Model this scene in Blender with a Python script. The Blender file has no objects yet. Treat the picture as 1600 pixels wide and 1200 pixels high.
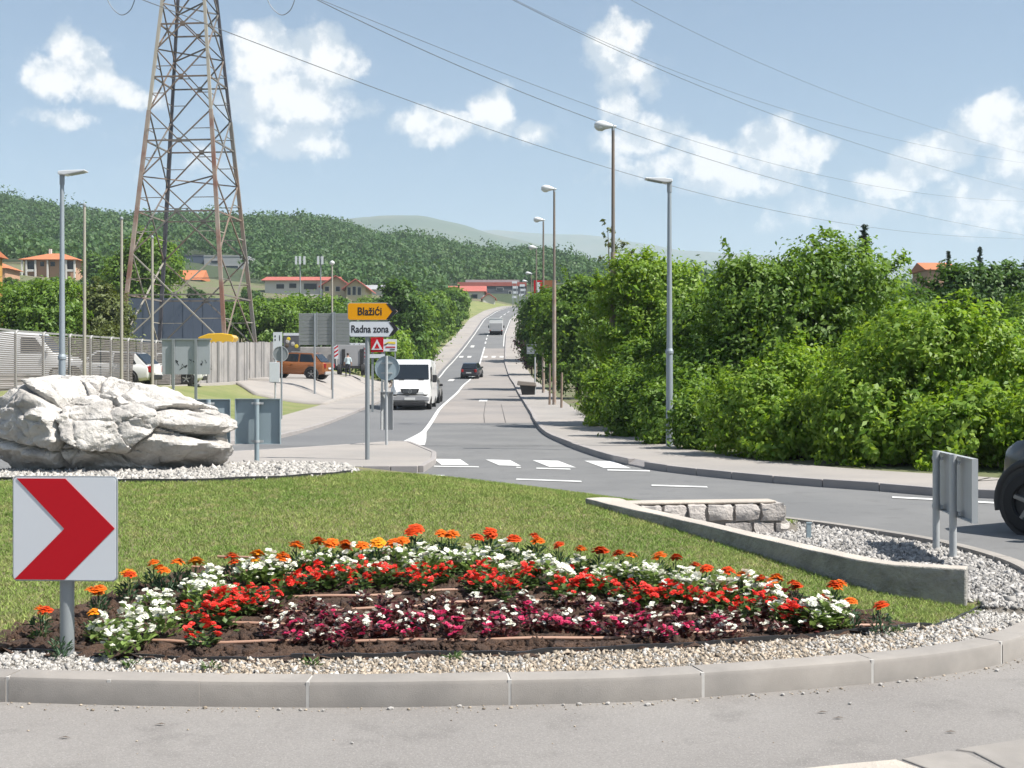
import bpy, bmesh, math, random
import numpy as np
from mathutils import Vector, Matrix, noise
from mathutils.bvhtree import BVHTree

random.seed(11)
rng = np.random.default_rng(11)
scene = bpy.context.scene
COL = scene.collection
R = math.radians
HAZE = 0.00016

# ------------------------------------------------------------------ camera
F, CX, CY, CAMZ = 2000.0, 800.0, 600.0, 1.6          # focal length in photo pixels, optical centre, eye height
cam_d = bpy.data.cameras.new('camera')
cam_d.sensor_width = 36.0
cam_d.lens = 36.0 * F / 1600.0
cam_d.clip_start = 0.1
cam_d.clip_end = 20000
cam = bpy.data.objects.new('camera', cam_d)
cam.location = (0, 0, CAMZ)
cam.rotation_euler = (R(90), 0, 0)
COL.objects.link(cam)
scene.camera = cam

# ------------------------------------------------------------------ sun, sky, exposure
SUN_EL = R(54)
SUN_AZ = math.atan2(0.92, -0.36)                      # clockwise from +Y
sun_dir = Vector((math.sin(SUN_AZ) * math.cos(SUN_EL), math.cos(SUN_AZ) * math.cos(SUN_EL), math.sin(SUN_EL)))
sl = bpy.data.lights.new('sun', 'SUN')
sl.energy = 5.0
sl.angle = R(0.53)
sl.color = (1.0, 0.955, 0.88)
so = bpy.data.objects.new('sun', sl)
so.rotation_euler = (-sun_dir).to_track_quat('-Z', 'Y').to_euler()
so.location = (20, -10, 40)
COL.objects.link(so)

scene.view_settings.view_transform = 'Standard'
scene.view_settings.look = 'None'
scene.view_settings.exposure = 0.88
scene.view_settings.gamma = 1.0
scene.view_settings.use_curve_mapping = False
scene.cycles.max_bounces = 5
scene.cycles.diffuse_bounces = 2
scene.cycles.glossy_bounces = 2
scene.cycles.transmission_bounces = 4
scene.cycles.transparent_max_bounces = 8
scene.cycles.volume_bounces = 1
scene.cycles.use_adaptive_sampling = True
scene.cycles.adaptive_threshold = 0.025
scene.cycles.use_denoising = True
scene.cycles.denoiser = 'OPENIMAGEDENOISE'
scene.cycles.caustics_reflective = False
scene.cycles.caustics_refractive = False


class NT:
    """small helper round a node tree"""
    def __init__(s, tree):
        s.t = tree; s.n = tree.nodes; s.l = tree.links
    def new(s, kind, **kw):
        n = s.n.new(kind)
        for k, v in kw.items():
            setattr(n, k, v)
        return n
    def put(s, sock, v):
        if isinstance(v, bpy.types.NodeSocket):
            s.l.new(v, sock)
        elif v is not None:
            sock.default_value = v
    def math(s, op, a, b=None, c=None, clamp=False):
        n = s.new('ShaderNodeMath', operation=op, use_clamp=clamp)
        for i, v in enumerate((a, b, c)):
            if v is not None: s.put(n.inputs[i], v)
        return n.outputs[0]
    def vmath(s, op, a, b=None, out=0):
        n = s.new('ShaderNodeVectorMath', operation=op)
        s.put(n.inputs[0], a)
        if b is not None: s.put(n.inputs[1], b)
        return n.outputs[out]
    def noise(s, vec, scale, detail=4, rough=0.55, dist=0.0):
        n = s.new('ShaderNodeTexNoise')
        if vec is not None: s.put(n.inputs['Vector'], vec)
        n.inputs['Scale'].default_value = scale
        n.inputs['Detail'].default_value = detail
        n.inputs['Roughness'].default_value = rough
        n.inputs['Distortion'].default_value = dist
        return n.outputs['Fac']
    def ramp(s, fac, stops):
        n = s.new('ShaderNodeValToRGB')
        s.put(n.inputs[0], fac)
        e = n.color_ramp.elements
        while len(e) < len(stops): e.new(0.5)
        for i, (p, c) in enumerate(stops):
            e[i].position = p
            e[i].color = (c[0], c[1], c[2], 1) if not isinstance(c, (int, float)) else (c, c, c, 1)
        return n.outputs[0]
    def mix(s, fac, a, b, blend='MIX'):
        n = s.new('ShaderNodeMix', data_type='RGBA', blend_type=blend)
        s.put(n.inputs['Factor'], fac)
        for k, v in (('A', a), ('B', b)):
            i = [q for q in n.inputs if q.name == k and q.type == 'RGBA'][0]
            if isinstance(v, tuple) and len(v) == 3: v = (*v, 1)
            s.put(i, v)
        return [q for q in n.outputs if q.type == 'RGBA'][0]
    def smooth(s, v, lo, hi):
        n = s.new('ShaderNodeMapRange', interpolation_type='SMOOTHSTEP')
        s.put(n.inputs[0], v); n.inputs[1].default_value = lo; n.inputs[2].default_value = hi
        return n.outputs[0]


world = bpy.data.worlds.new('World')
scene.world = world
world.use_nodes = True
W = NT(world.node_tree)
for n in list(W.n): W.n.remove(n)
sky = W.new('ShaderNodeTexSky', sky_type='NISHITA')
sky.sun_disc = False
sky.sun_elevation = SUN_EL
sky.sun_rotation = SUN_AZ
sky.altitude = 150
sky.air_density = 1.0
sky.dust_density = 2.2
sky.ozone_density = 1.0
# cumulus clouds: lumps given by (azimuth, elevation) on the sky sphere, broken up by noise
tc = W.new('ShaderNodeTexCoord')
sep = W.new('ShaderNodeSeparateXYZ')
W.l.new(tc.outputs['Generated'], sep.inputs[0])
az = W.math('ARCTAN2', sep.outputs[0], sep.outputs[1])
el = W.math('ARCSINE', sep.outputs[2])
cmb = W.new('ShaderNodeCombineXYZ')
W.put(cmb.inputs[0], az); W.put(cmb.inputs[1], el)
warp_n = W.new('ShaderNodeTexNoise')
W.put(warp_n.inputs['Vector'], tc.outputs['Generated'])
warp_n.inputs['Scale'].default_value = 34; warp_n.inputs['Detail'].default_value = 5
warp = W.vmath('SCALE', W.vmath('SUBTRACT', warp_n.outputs['Color'], (0.5, 0.5, 0.5)))
warp.node.inputs['Scale'].default_value = 0.03
P = W.vmath('ADD', cmb.outputs[0], warp)
CLOUDS = [  # px, py, radius x, radius y, weight (read off the photograph, turned into angles)
    (120, 92, 55, 48, 1.0), (82, 122, 50, 32, .9), (165, 132, 55, 34, .95), (215, 152, 55, 24, .7), (95, 182, 60, 20, .55),
    (415, 88, 66, 62, 1.0), (505, 98, 70, 66, .85), (455, 160, 120, 46, .85), (470, 218, 95, 36, .62),
    (680, 198, 78, 34, .85), (770, 178, 50, 44, .8), (835, 208, 42, 28, .6),
    (962, 68, 58, 54, 1.0), (985, 120, 60, 48, .7), (968, 172, 40, 38, .66), (1000, 215, 90, 36, .66), (1000, 265, 110, 40, .45),
    (1100, 248, 66, 42, .9), (1205, 232, 76, 56, .88), (1275, 232, 46, 34, .8), (1150, 285, 110, 34, .7),
    (1455, 252, 72, 40, 1.0), (1395, 285, 60, 28, .8), (1550, 192, 64, 48, 1.0), (1600, 232, 70, 56, .85), (1545, 318, 130, 55, .55),
    (1330, 330, 200, 40, .30), (300, 250, 120, 40, .25)]
blobs = [(math.atan((px - CX) / F), math.atan((CY - py) / math.hypot(F, px - CX)), rx * 1.10 / F, ry * 1.12 / F, w) for px, py, rx, ry, w in CLOUDS]
field = None
for a0, e0, rx, ry, w in blobs:
    d = W.vmath('MULTIPLY', W.vmath('SUBTRACT', P, (a0, e0, 0)), (1 / rx, 1 / ry, 0))
    f = W.math('MULTIPLY_ADD', W.vmath('LENGTH', d, out=1), -w, w)
    field = f if field is None else W.math('MAXIMUM', field, f)
# the same kind of clouds all the way round, outside the photograph's field of view too
round_about = W.math('MULTIPLY', W.math('SUBTRACT', W.noise(W.vmath('MULTIPLY', tc.outputs['Generated'], (1, 1, 1.7)), 5.5, 2, .5), .56), 4.5)
away = W.smooth(W.math('ABSOLUTE', az), .46, .62)
field = W.math('MAXIMUM', field, W.math('SUBTRACT', W.math('MULTIPLY', round_about, away), W.math('MULTIPLY', W.math('SUBTRACT', 1.0, away), .6)))
detail = W.noise(tc.outputs['Generated'], 46, 7, 0.62)
soft = W.math('MULTIPLY_ADD', W.math('SUBTRACT', detail, 0.5), 1.0, W.math('ADD', field, .06))
mask = W.math('MAXIMUM', W.smooth(soft, 0.10, 0.46), 0.06)          # a thin milky veil everywhere
bill = W.noise(tc.outputs['Generated'], 30, 5, 0.6)
lumps = W.noise(W.vmath('ADD', tc.outputs['Generated'], (0.010, -0.003, 0.014)), 30, 5, 0.6)
relief = W.math('SUBTRACT', bill, lumps)            # lumps turned to the sun are brighter than those turned away
bright = W.smooth(W.math('MULTIPLY_ADD', relief, 2.6, W.math('MULTIPLY', soft, 0.70)), 0.04, 0.66)
cloud_col = W.mix(bright, (0.58, 0.645, 0.71), (1.18, 1.125, 1.06))
bg_sky = W.new('ShaderNodeBackground'); bg_cloud = W.new('ShaderNodeBackground')
sky_col = W.mix(1.0, sky.outputs[0], (.84, .985, 1.06), 'MULTIPLY')
W.put(bg_sky.inputs[0], sky_col); bg_sky.inputs[1].default_value = 0.064
W.put(bg_cloud.inputs[0], cloud_col); bg_cloud.inputs[1].default_value = 0.555
ms = W.new('ShaderNodeMixShader')
W.put(ms.inputs[0], W.math('MULTIPLY', mask, 0.93))
W.l.new(bg_sky.outputs[0], ms.inputs[1]); W.l.new(bg_cloud.outputs[0], ms.inputs[2])
wo = W.new('ShaderNodeOutputWorld')
W.l.new(ms.outputs[0], wo.inputs[0])
world.cycles.sampling_method = 'MANUAL'
world.cycles.sample_map_resolution = 512

# ------------------------------------------------------------------ helpers
def at(px, py, Y):
    """the world point seen at photo pixel (px, py) when it stands Y metres down the road"""
    return Vector(((px - CX) / F * Y, Y, CAMZ - (py - CY) / F * Y))

def sstep(a, b, x):
    t = np.clip((x - a) / (b - a), 0, 1)
    return t * t * (3 - 2 * t)

def link(o, parent=None):
    COL.objects.link(o)
    if parent is not None: o.parent = parent
    return o

def tag(o, label=None, cat=None, group=None, kind=None):
    if label: o['label'] = label
    if cat: o['category'] = cat
    if group: o['group'] = group
    if kind: o['kind'] = kind
    return o

def empty(name, loc=(0, 0, 0), rz=0.0, label=None, cat=None, group=None, kind=None):
    o = bpy.data.objects.new(name, None)
    o.empty_display_size = 0.1
    o.location = loc; o.rotation_euler = (0, 0, rz)
    link(o)
    return tag(o, label, cat, group, kind)

def mesh_np(name, V, Fc, mat=None, parent=None, smooth=False):
    """V (n,3), Fc (m,k) with k equal for all faces"""
    V = np.asarray(V, dtype=np.float32); Fc = np.asarray(Fc, dtype=np.int32)
    me = bpy.data.meshes.new(name)
    m, k = Fc.shape
    me.vertices.add(len(V)); me.vertices.foreach_set('co', V.ravel())
    me.loops.add(m * k); me.loops.foreach_set('vertex_index', Fc.ravel())
    me.polygons.add(m)
    me.polygons.foreach_set('loop_start', np.arange(0, m * k, k, dtype=np.int32))
    me.polygons.foreach_set('loop_total', np.full(m, k, dtype=np.int32))
    if smooth: me.polygons.foreach_set('use_smooth', np.ones(m, dtype=bool))
    me.update(calc_edges=True)
    if mat: me.materials.append(mat)
    o = bpy.data.objects.new(name, me)
    return link(o, parent)

class MB:
    """collects shapes that form ONE part and links them as one mesh object"""
    def __init__(s): s.v = []; s.f = []; s.m = []
    def add(s, vs, fs, mi=0):
        b = len(s.v)
        s.v += [tuple(v) for v in vs]
        s.f += [tuple(i + b for i in f) for f in fs]
        s.m += [mi] * len(fs)
        return s
    def hexa(s, p, mi=0):
        """8 corners: bottom ring 0-3 counter-clockwise, top ring 4-7"""
        return s.add(p, [(3, 2, 1, 0), (4, 5, 6, 7), (0, 1, 5, 4), (1, 2, 6, 5), (2, 3, 7, 6), (3, 0, 4, 7)], mi)
    def box(s, c, d, rz=0.0, mi=0, M=None):
        x, y, z = d[0] / 2, d[1] / 2, d[2] / 2
        q = [Vector(t) for t in ((-x, -y, -z), (x, -y, -z), (x, y, -z), (-x, y, -z), (-x, -y, z), (x, -y, z), (x, y, z), (-x, y, z))]
        m = M if M is not None else Matrix.Rotation(rz, 3, 'Z')
        return s.hexa([m @ t + Vector(c) for t in q], mi)
    def bar(s, a, b, w, h=None, mi=0):
        """rectangular bar from a to b"""
        a, b = Vector(a), Vector(b); h = h or w
        d = (b - a)
        if d.length < 1e-6: return s
        d.normalize()
        up = Vector((0, 0, 1)) if abs(d.z) < 0.95 else Vector((1, 0, 0))
        u = d.cross(up).normalized() * w / 2; v = u.cross(d).normalized() * h / 2
        return s.hexa([a - u - v, a + u - v, b + u - v, b - u - v, a - u + v, a + u + v, b + u + v, b - u + v], mi)
    def cyl(s, a, b, r0, r1=None, n=12, mi=0, caps=True):
        a, b = Vector(a), Vector(b); r1 = r0 if r1 is None else r1
        d = (b - a).normalized()
        up = Vector((0, 0, 1)) if abs(d.z) < 0.9 else Vector((1, 0, 0))
        u = d.cross(up).normalized(); v = d.cross(u)
        vs = []
        for c, r in ((a, r0), (b, r1)):
            for k in range(n):
                t = 2 * math.pi * k / n
                vs.append(c + u * (math.cos(t) * r) + v * (math.sin(t) * r))
        fs = [(k, (k + 1) % n, n + (k + 1) % n, n + k) for k in range(n)]
        if caps: fs += [tuple(range(n - 1, -1, -1)), tuple(range(n, 2 * n))]
        return s.add(vs, fs, mi)
    def tube(s, pts, r, n=8, mi=0):
        pts = [Vector(p) for p in pts]
        rs = r if isinstance(r, (list, tuple)) else [r] * len(pts)
        vs = []; fs = []
        pu = None
        for i, p in enumerate(pts):
            d = (pts[min(i + 1, len(pts) - 1)] - pts[max(i - 1, 0)]).normalized()
            if pu is None:
                up = Vector((0, 0, 1)) if abs(d.z) < 0.9 else Vector((1, 0, 0))
                u = d.cross(up).normalized()
            else:
                u = (pu - d * pu.dot(d)).normalized()
            pu = u; v = d.cross(u)
            for k in range(n):
                t = 2 * math.pi * k / n
                vs.append(p + (u * math.cos(t) + v * math.sin(t)) * rs[i])
        for i in range(len(pts) - 1):
            for k in range(n):
                a = i * n + k; b = i * n + (k + 1) % n
                fs.append((a, b, b + n, a + n))
        fs.append(tuple(range(n - 1, -1, -1))); e = (len(pts) - 1) * n
        fs.append(tuple(range(e, e + n)))
        return s.add(vs, fs, mi)
    def prism(s, poly, z0, z1, mi=0, axis='Z'):
        """polygon (counter-clockwise) extruded; axis Y: poly is (x,z) and z0,z1 are y"""
        n = len(poly)
        if axis == 'Z': vs = [(x, y, z0) for x, y in poly] + [(x, y, z1) for x, y in poly]
        elif axis == 'Y': vs = [(x, z0, z) for x, z in poly] + [(x, z1, z) for x, z in poly]
        else: vs = [(z0, x, z) for x, z in poly] + [(z1, x, z) for x, z in poly]
        fs = [(k, (k + 1) % n, n + (k + 1) % n, n + k) for k in range(n)]
        fs += [tuple(range(n - 1, -1, -1)), tuple(range(n, 2 * n))]
        return s.add(vs, fs, mi)
    def lathe(s, prof, n=16, c=(0, 0, 0), M=None, mi=0):
        """profile [(radius, height)] turned about the local z axis"""
        vs = []; fs = []
        for r, z in prof:
            for k in range(n):
                t = 2 * math.pi * k / n
                p = Vector((r * math.cos(t), r * math.sin(t), z))
                if M is not None: p = M @ p
                vs.append(p + Vector(c))
        for i in range(len(prof) - 1):
            for k in range(n):
                a = i * n + k; b = i * n + (k + 1) % n
                fs.append((a, b, b + n, a + n))
        e = (len(prof) - 1) * n
        fs.append(tuple(range(n - 1, -1, -1))); fs.append(tuple(range(e, e + n)))
        return s.add(vs, fs, mi)
    def loft(s, rings, mi=0, caps=True):
        n = len(rings[0]); vs = [p for r in rings for p in r]; fs = []
        for i in range(len(rings) - 1):
            for k in range(n):
                a = i * n + k; b = i * n + (k + 1) % n
                fs.append((a, b, b + n, a + n))
        if caps:
            e = (len(rings) - 1) * n
            fs.append(tuple(range(n - 1, -1, -1))); fs.append(tuple(range(e, e + n)))
        return s.add(vs, fs, mi)
    def strip(s, left, right, mi=0):
        """sheet between two polylines"""
        n = len(left)
        vs = list(left) + list(right)
        return s.add(vs, [(i, i + n, i + n + 1, i + 1) for i in range(n - 1)], mi)
    def build(s, name, mats, parent=None, smooth=None, bevel=0.0, fixn=True):
        me = bpy.data.meshes.new(name)
        me.from_pydata(s.v, [], s.f)
        mats = mats if isinstance(mats, (list, tuple)) else [mats]
        for m in mats: me.materials.append(m)
        if len(mats) > 1: me.polygons.foreach_set('material_index', np.array(s.m, dtype=np.int32))
        if fixn:
            bm = bmesh.new(); bm.from_mesh(me)
            bmesh.ops.recalc_face_normals(bm, faces=bm.faces)
            bm.to_mesh(me); bm.free()
        if smooth is not None:
            me.polygons.foreach_set('use_smooth', np.ones(len(me.polygons), dtype=bool))
            me.set_sharp_from_angle(angle=R(smooth))
        me.update()
        o = bpy.data.objects.new(name, me)
        if bevel:
            b = o.modifiers.new('bevel', 'BEVEL'); b.width = bevel; b.segments = 2; b.limit_method = 'ANGLE'
        return link(o, parent)

def copy_tree(o, parent=None):
    c = o.copy(); COL.objects.link(c)
    if parent is not None:
        c.parent = parent
    for ch in list(o.children): copy_tree(ch, c)
    return c

# ------------------------------------------------------------------ materials
MATS = {}
def mat(name, col, rough=0.8, var=0.15, scale=6.0, detail=5, bump=0.0, bscale=None, metal=0.0, world_co=False,
        col2=None, mixscale=None, spec=0.5, island=0.0, trans=0.0, coat=0.0, lo=0.35, hi=0.65, emit=None):
    if not name.startswith(('petal', 'leaf', 'sign_red', 'sign_yellow')):
        col = tuple(c * .86 for c in col); col2 = tuple(c * .86 for c in col2) if col2 is not None else None
    m = bpy.data.materials.new(name); m.use_nodes = True
    N = NT(m.node_tree)
    bs = N.n['Principled BSDF']
    co = N.new('ShaderNodeNewGeometry').outputs['Position'] if world_co else N.new('ShaderNodeTexCoord').outputs['Object']
    c = (*col, 1)
    out = None
    if col2 is not None:
        nz = N.noise(co, mixscale or scale, 6, 0.6)
        out = N.mix(N.smooth(nz, lo, hi), tuple(col), tuple(col2))
    if var > 0:
        nz = N.noise(co, scale, detail, 0.6)
        fac = N.math('MULTIPLY_ADD', nz, 2 * var, 1 - var)
        out = N.mix(1.0, out if out is not None else c, fac_col(N, fac), 'MULTIPLY')
    if island > 0:
        g = N.new('ShaderNodeNewGeometry')
        fac = N.math('MULTIPLY_ADD', g.outputs['Random Per Island'], 2 * island, 1 - island)
        out = N.mix(1.0, out if out is not None else c, fac_col(N, fac), 'MULTIPLY')
    if out is None: bs.inputs['Base Color'].default_value = c
    else: N.put(bs.inputs['Base Color'], out)
    bs.inputs['Roughness'].default_value = rough
    bs.inputs['Metallic'].default_value = metal
    bs.inputs['Specular IOR Level'].default_value = spec
    if coat: bs.inputs['Coat Weight'].default_value = coat; bs.inputs['Coat Roughness'].default_value = 0.05
    if bump > 0:
        bn = N.new('ShaderNodeBump'); bn.inputs['Strength'].default_value = min(1.0, bump)
        bn.inputs['Distance'].default_value = 0.02 if bump <= 1 else 0.05
        N.put(bn.inputs['Height'], N.noise(co, bscale or scale * 4, 6, 0.65))
        N.l.new(bn.outputs[0], bs.inputs['Normal'])
    if trans > 0:
        tr = N.new('ShaderNodeBsdfTranslucent')
        N.put(tr.inputs[0], out if out is not None else c)
        mx = N.new('ShaderNodeMixShader'); mx.inputs[0].default_value = trans
        N.l.new(bs.outputs[0], mx.inputs[1]); N.l.new(tr.outputs[0], mx.inputs[2])
        N.l.new(mx.outputs[0], N.n['Material Output'].inputs[0])
    MATS[name] = m
    return m

def fac_col(N, v):
    c = N.new('ShaderNodeCombineColor')
    for i in range(3): N.put(c.inputs[i], v)
    return c.outputs[0]

mat('asphalt', (0.165, 0.166, 0.168), .9, .08, 1.2, 6, .2, 160, world_co=True, col2=(0.195, .195, .195), mixscale=.35)
mat('asphalt_near', (0.235, 0.228, 0.224), .92, .10, 1.6, 6, .25, 220, world_co=True, col2=(0.275, .265, .258), mixscale=.7)
mat('asphalt_dark', (0.15, 0.152, 0.158), .9, .08, .8, 8, .4, 90, world_co=True, col2=(.18, .181, .184), mixscale=.12)
mat('asphalt_old', (0.30, 0.272, 0.252), .9, .13, .5, 9, .4, 90, world_co=True, col2=(.25, .232, .222), mixscale=.16)
mat('pavement', (0.365, 0.332, 0.305), .9, .10, 1.1, 8, .4, 60, world_co=True, col2=(.305, .285, .268), mixscale=.25)
mat('paint', (0.70, 0.70, 0.69), .7, .16, 9, 6, .2, 80, world_co=True)
mat('paint_worn', (0.66, 0.65, 0.63), .8, .2, 5, 8, .2, 80, world_co=True)
mat('kerb', (0.325, 0.298, 0.272), .88, .24, 5.0, 7, .16, 170, world_co=True, col2=(.26, .242, .225), mixscale=1.1)
mat('kerb_far', (0.34, 0.315, 0.305), .9, .2, 2, 7, .3, 30, world_co=True)
mat('joint', (0.52, 0.50, 0.475), .95, .2, 20, 4, world_co=True)
mat('tar', (0.06, 0.055, 0.055), .8, .2, 10)
mat('earth', (0.155, 0.13, 0.085), .95, .25, .6, 8, .6, 9, world_co=True, col2=(.12, .15, .055), mixscale=.25)
mat('verge_grass', (0.165, 0.20, 0.062), .95, .22, 1.5, 8, .8, 40, world_co=True, col2=(.235, .24, .095), mixscale=.5)
mat('lawn_base', (0.165, 0.175, 0.070), .95, .25, 9, 8, .8, 60, world_co=True, col2=(.24, .205, .11), mixscale=3)
mat('soil', (0.135, 0.075, 0.047), .95, .35, 18, 6, 1.5, 45, world_co=True, col2=(.075, .045, .033), mixscale=7)
mat('gravel_base', (0.20, 0.18, 0.155), .95, .3, 40, 6, 1, 60, world_co=True)
mat('pebble', (0.36, 0.345, 0.33), .88, 0, island=.45)
mat('pebble_warm', (0.38, 0.315, 0.245), .88, 0, island=.5)
mat('pebble_white', (0.42, 0.40, 0.375), .88, 0, island=.42)
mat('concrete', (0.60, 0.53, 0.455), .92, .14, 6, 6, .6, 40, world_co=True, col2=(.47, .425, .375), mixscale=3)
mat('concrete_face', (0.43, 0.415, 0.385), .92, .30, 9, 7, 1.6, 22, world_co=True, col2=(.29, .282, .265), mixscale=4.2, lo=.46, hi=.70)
mat('wall_stone', (0.60, 0.55, 0.51), .9, .22, 9, 8, 1.0, 26, world_co=True, col2=(.47, .435, .41), mixscale=5)
mat('mortar', (0.46, 0.43, 0.40), .95, .2, 20, 5, .6, 60, world_co=True)
mat('sign_white', (0.66, 0.69, 0.73), .5, .02, 2, spec=.3)
mat('sign_red', (0.42, 0.008, 0.016), .55, .06, 2, spec=.15)
mat('sign_yellow', (0.66, 0.29, 0.006), .5, .03, 2, spec=.2)
mat('sign_black', (0.015, 0.015, 0.018), .45, 0)
mat('galv', (0.32, 0.35, 0.375), .48, .12, 7, 6, metal=.35)
mat('galv_back', (0.33, 0.41, 0.45), .5, .08, 5, 6, metal=.25)
mat('galv_light', (0.48, 0.50, 0.51), .5, .10, 5, 6, metal=.2)
mat('post_grey', (0.29, 0.315, 0.33), .45, .1, 6, 6, metal=.25)
mat('lamp_pole', (0.33, 0.375, 0.41), .5, .10, 3, 6, metal=.3)
mat('lamp_pole_rust', (0.31, 0.215, 0.165), .8, .22, 4, 6, col2=(.36, .32, .28), mixscale=1.2)
mat('lamp_head', (0.72, 0.74, 0.76), .4, .04, 4)
mat('lamp_glass', (0.62, 0.64, 0.62), .2, .02, 4)
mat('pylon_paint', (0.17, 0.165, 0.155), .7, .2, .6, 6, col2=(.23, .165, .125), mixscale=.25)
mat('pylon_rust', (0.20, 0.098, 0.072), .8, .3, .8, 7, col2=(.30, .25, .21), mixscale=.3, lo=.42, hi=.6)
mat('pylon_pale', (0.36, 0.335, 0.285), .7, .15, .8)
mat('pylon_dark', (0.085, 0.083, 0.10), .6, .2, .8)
mat('wire', (0.22, 0.225, 0.235), .5, 0, metal=.5)
mat('rock', (0.62, 0.59, 0.555), .92, .34, 5.5, 8, 2.0, 13, col2=(.44, .415, .39), mixscale=2.3, lo=.47, hi=.64)
mat('bark', (0.12, 0.09, 0.065), .95, .3, 8, 6, 1, 20)
mat('wood_pole', (0.27, 0.20, 0.155), .9, .2, 4, 6, .4, 20)

def asphalt(name, a, b, speck=.35):
    """bitumen with pale aggregate, stains and faint long wear marks"""
    m = bpy.data.materials.new(name); m.use_nodes = True
    N = NT(m.node_tree); bs = N.n['Principled BSDF']
    pos = N.new('ShaderNodeNewGeometry').outputs['Position']
    col = N.mix(N.smooth(N.noise(pos, .45, 5, .6), .35, .65), a, b)
    st = N.smooth(N.noise(pos, 2.3, 6, .65), .52, .72)
    col = N.mix(N.math('MULTIPLY', st, .42), col, tuple(c * .62 for c in a))
    gr = N.noise(pos, 95, 3, .75)
    col = N.mix(1.0, col, fac_col(N, N.math('MULTIPLY_ADD', gr, speck * 2, 1 - speck)), 'MULTIPLY')
    vo = N.new('ShaderNodeTexVoronoi'); N.put(vo.inputs['Vector'], pos); vo.inputs['Scale'].default_value = 62
    fl = N.math('LESS_THAN', vo.outputs['Distance'], .22)
    col = N.mix(N.math('MULTIPLY', fl, .5), col, tuple(min(1, c * 1.7) for c in a))
    N.put(bs.inputs['Base Color'], col); bs.inputs['Roughness'].default_value = .92; bs.inputs['Specular IOR Level'].default_value = .3
    bn = N.new('ShaderNodeBump'); bn.inputs['Strength'].default_value = .35; bn.inputs['Distance'].default_value = .006
    N.put(bn.inputs['Height'], gr); N.l.new(bn.outputs[0], bs.inputs['Normal'])
    MATS[name] = m
asphalt('asphalt_near', (.198, .186, .177), (.232, .219, .208), .42)
asphalt('asphalt', (.142, .143, .145), (.168, .168, .168), .25)
# ------------------------------------------------------------------ terrain and road lines
YY = np.arange(-100, 1500, 1.0)
def track(keys, win=15):
    k = np.array(keys, float)
    v = np.interp(YY, k[:, 0], k[:, 1])
    pad = np.pad(v, win, mode='edge')
    ker = np.hanning(2 * win + 1); ker /= ker.sum()
    v = np.convolve(pad, ker, mode='valid')
    return lambda y: np.interp(y, YY, v)
zr = track([(-100, 0), (46, 0), (64, .36), (95, 1.0), (125, 2.1), (150, 4.1), (208, 9.7), (250, 14.2), (300, 19.8), (340, 22.5), (420, 24), (1500, 26)], 12)
xl = track([(-100, -6.7), (36, -6.7), (45, -6.9), (75, -7.5), (140, -7.6), (175, -6.9), (205, -6.5), (250, -5.8), (280, -3.6), (300, 0), (340, 10), (400, 28), (1500, 300)], 8)
xr = track([(-100, 1.3), (34, 1.3), (41, 1.0), (62, .78), (108, .2), (150, -.9), (205, -1.0), (250, -.1), (280, 2.4), (300, 6.2), (340, 16.5), (400, 35), (1500, 307)], 8)
xc = track([(-100, -2.7), (34, -2.7), (64, -3.7), (108, -4.2), (146, -3.8), (205, -3.9), (250, -2.9), (280, -.5), (300, 3.2), (340, 13.2), (400, 31.5), (1500, 303)], 8)

RX = [-3000, -900, -600, -280, -210, -140, -84, -35, 0, 70, 105, 280, 600, 1200, 3000]
RZ = [100, 112, 108, 97, 89, 84, 83, 74, 66, 57, 55, 52, 56, 60, 60]
def big_z(x, y):
    x = np.asarray(x, float); y = np.asarray(y, float)
    c = (xl(y) + xr(y)) / 2
    base = zr(y) + 0.03
    base = base + 1.25 * sstep(6, 14, -(x - c)) * sstep(30, 42, y)
    left = np.clip(-x - 28, 0, 90) * .10 * sstep(110, 250, y)
    right = np.clip(x - 10, 0, 200) * .03 * sstep(60, 200, y)
    low = base + left + right
    ridge = np.interp(x, RX, RZ)
    ridge = ridge + 2.2 * np.sin(x * .045 + 1) + 1.6 * np.sin(x * .11)
    up = sstep(290, 720, y)
    down = sstep(740, 1300, y)
    z = low * (1 - up) + ridge * up
    z = z * (1 - down) + 38 * down
    dip = 0.45 * (1 - sstep(13, 17, np.abs(x - c))) * (1 - sstep(420, 460, y)) * sstep(36, 44, y)
    dip2 = 0.45 * (1 - sstep(33, 38, y)) * (1 - sstep(50, 60, np.abs(x))) + .45 * sstep(33, 34, y) * (1 - sstep(44, 50, y)) * (1 - sstep(50, 60, np.abs(x))) * 0
    # the near corner, where the pavements fan out
    near = .45 * (1 - sstep(46, 54, y)) * (1 - sstep(40, 55, np.abs(x)))
    return z - np.maximum(np.maximum(dip, dip2), near)

def grid(xs, ys, fz):
    X, Y = np.meshgrid(xs, ys)
    Z = fz(X, Y)
    V = np.stack([X, Y, Z], -1).reshape(-1, 3)
    nx, ny = len(xs), len(ys)
    i = np.arange(ny - 1)[:, None] * nx + np.arange(nx - 1)[None, :]
    Fc = np.stack([i, i + 1, i + nx + 1, i + nx], -1).reshape(-1, 4)
    return V, Fc

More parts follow.
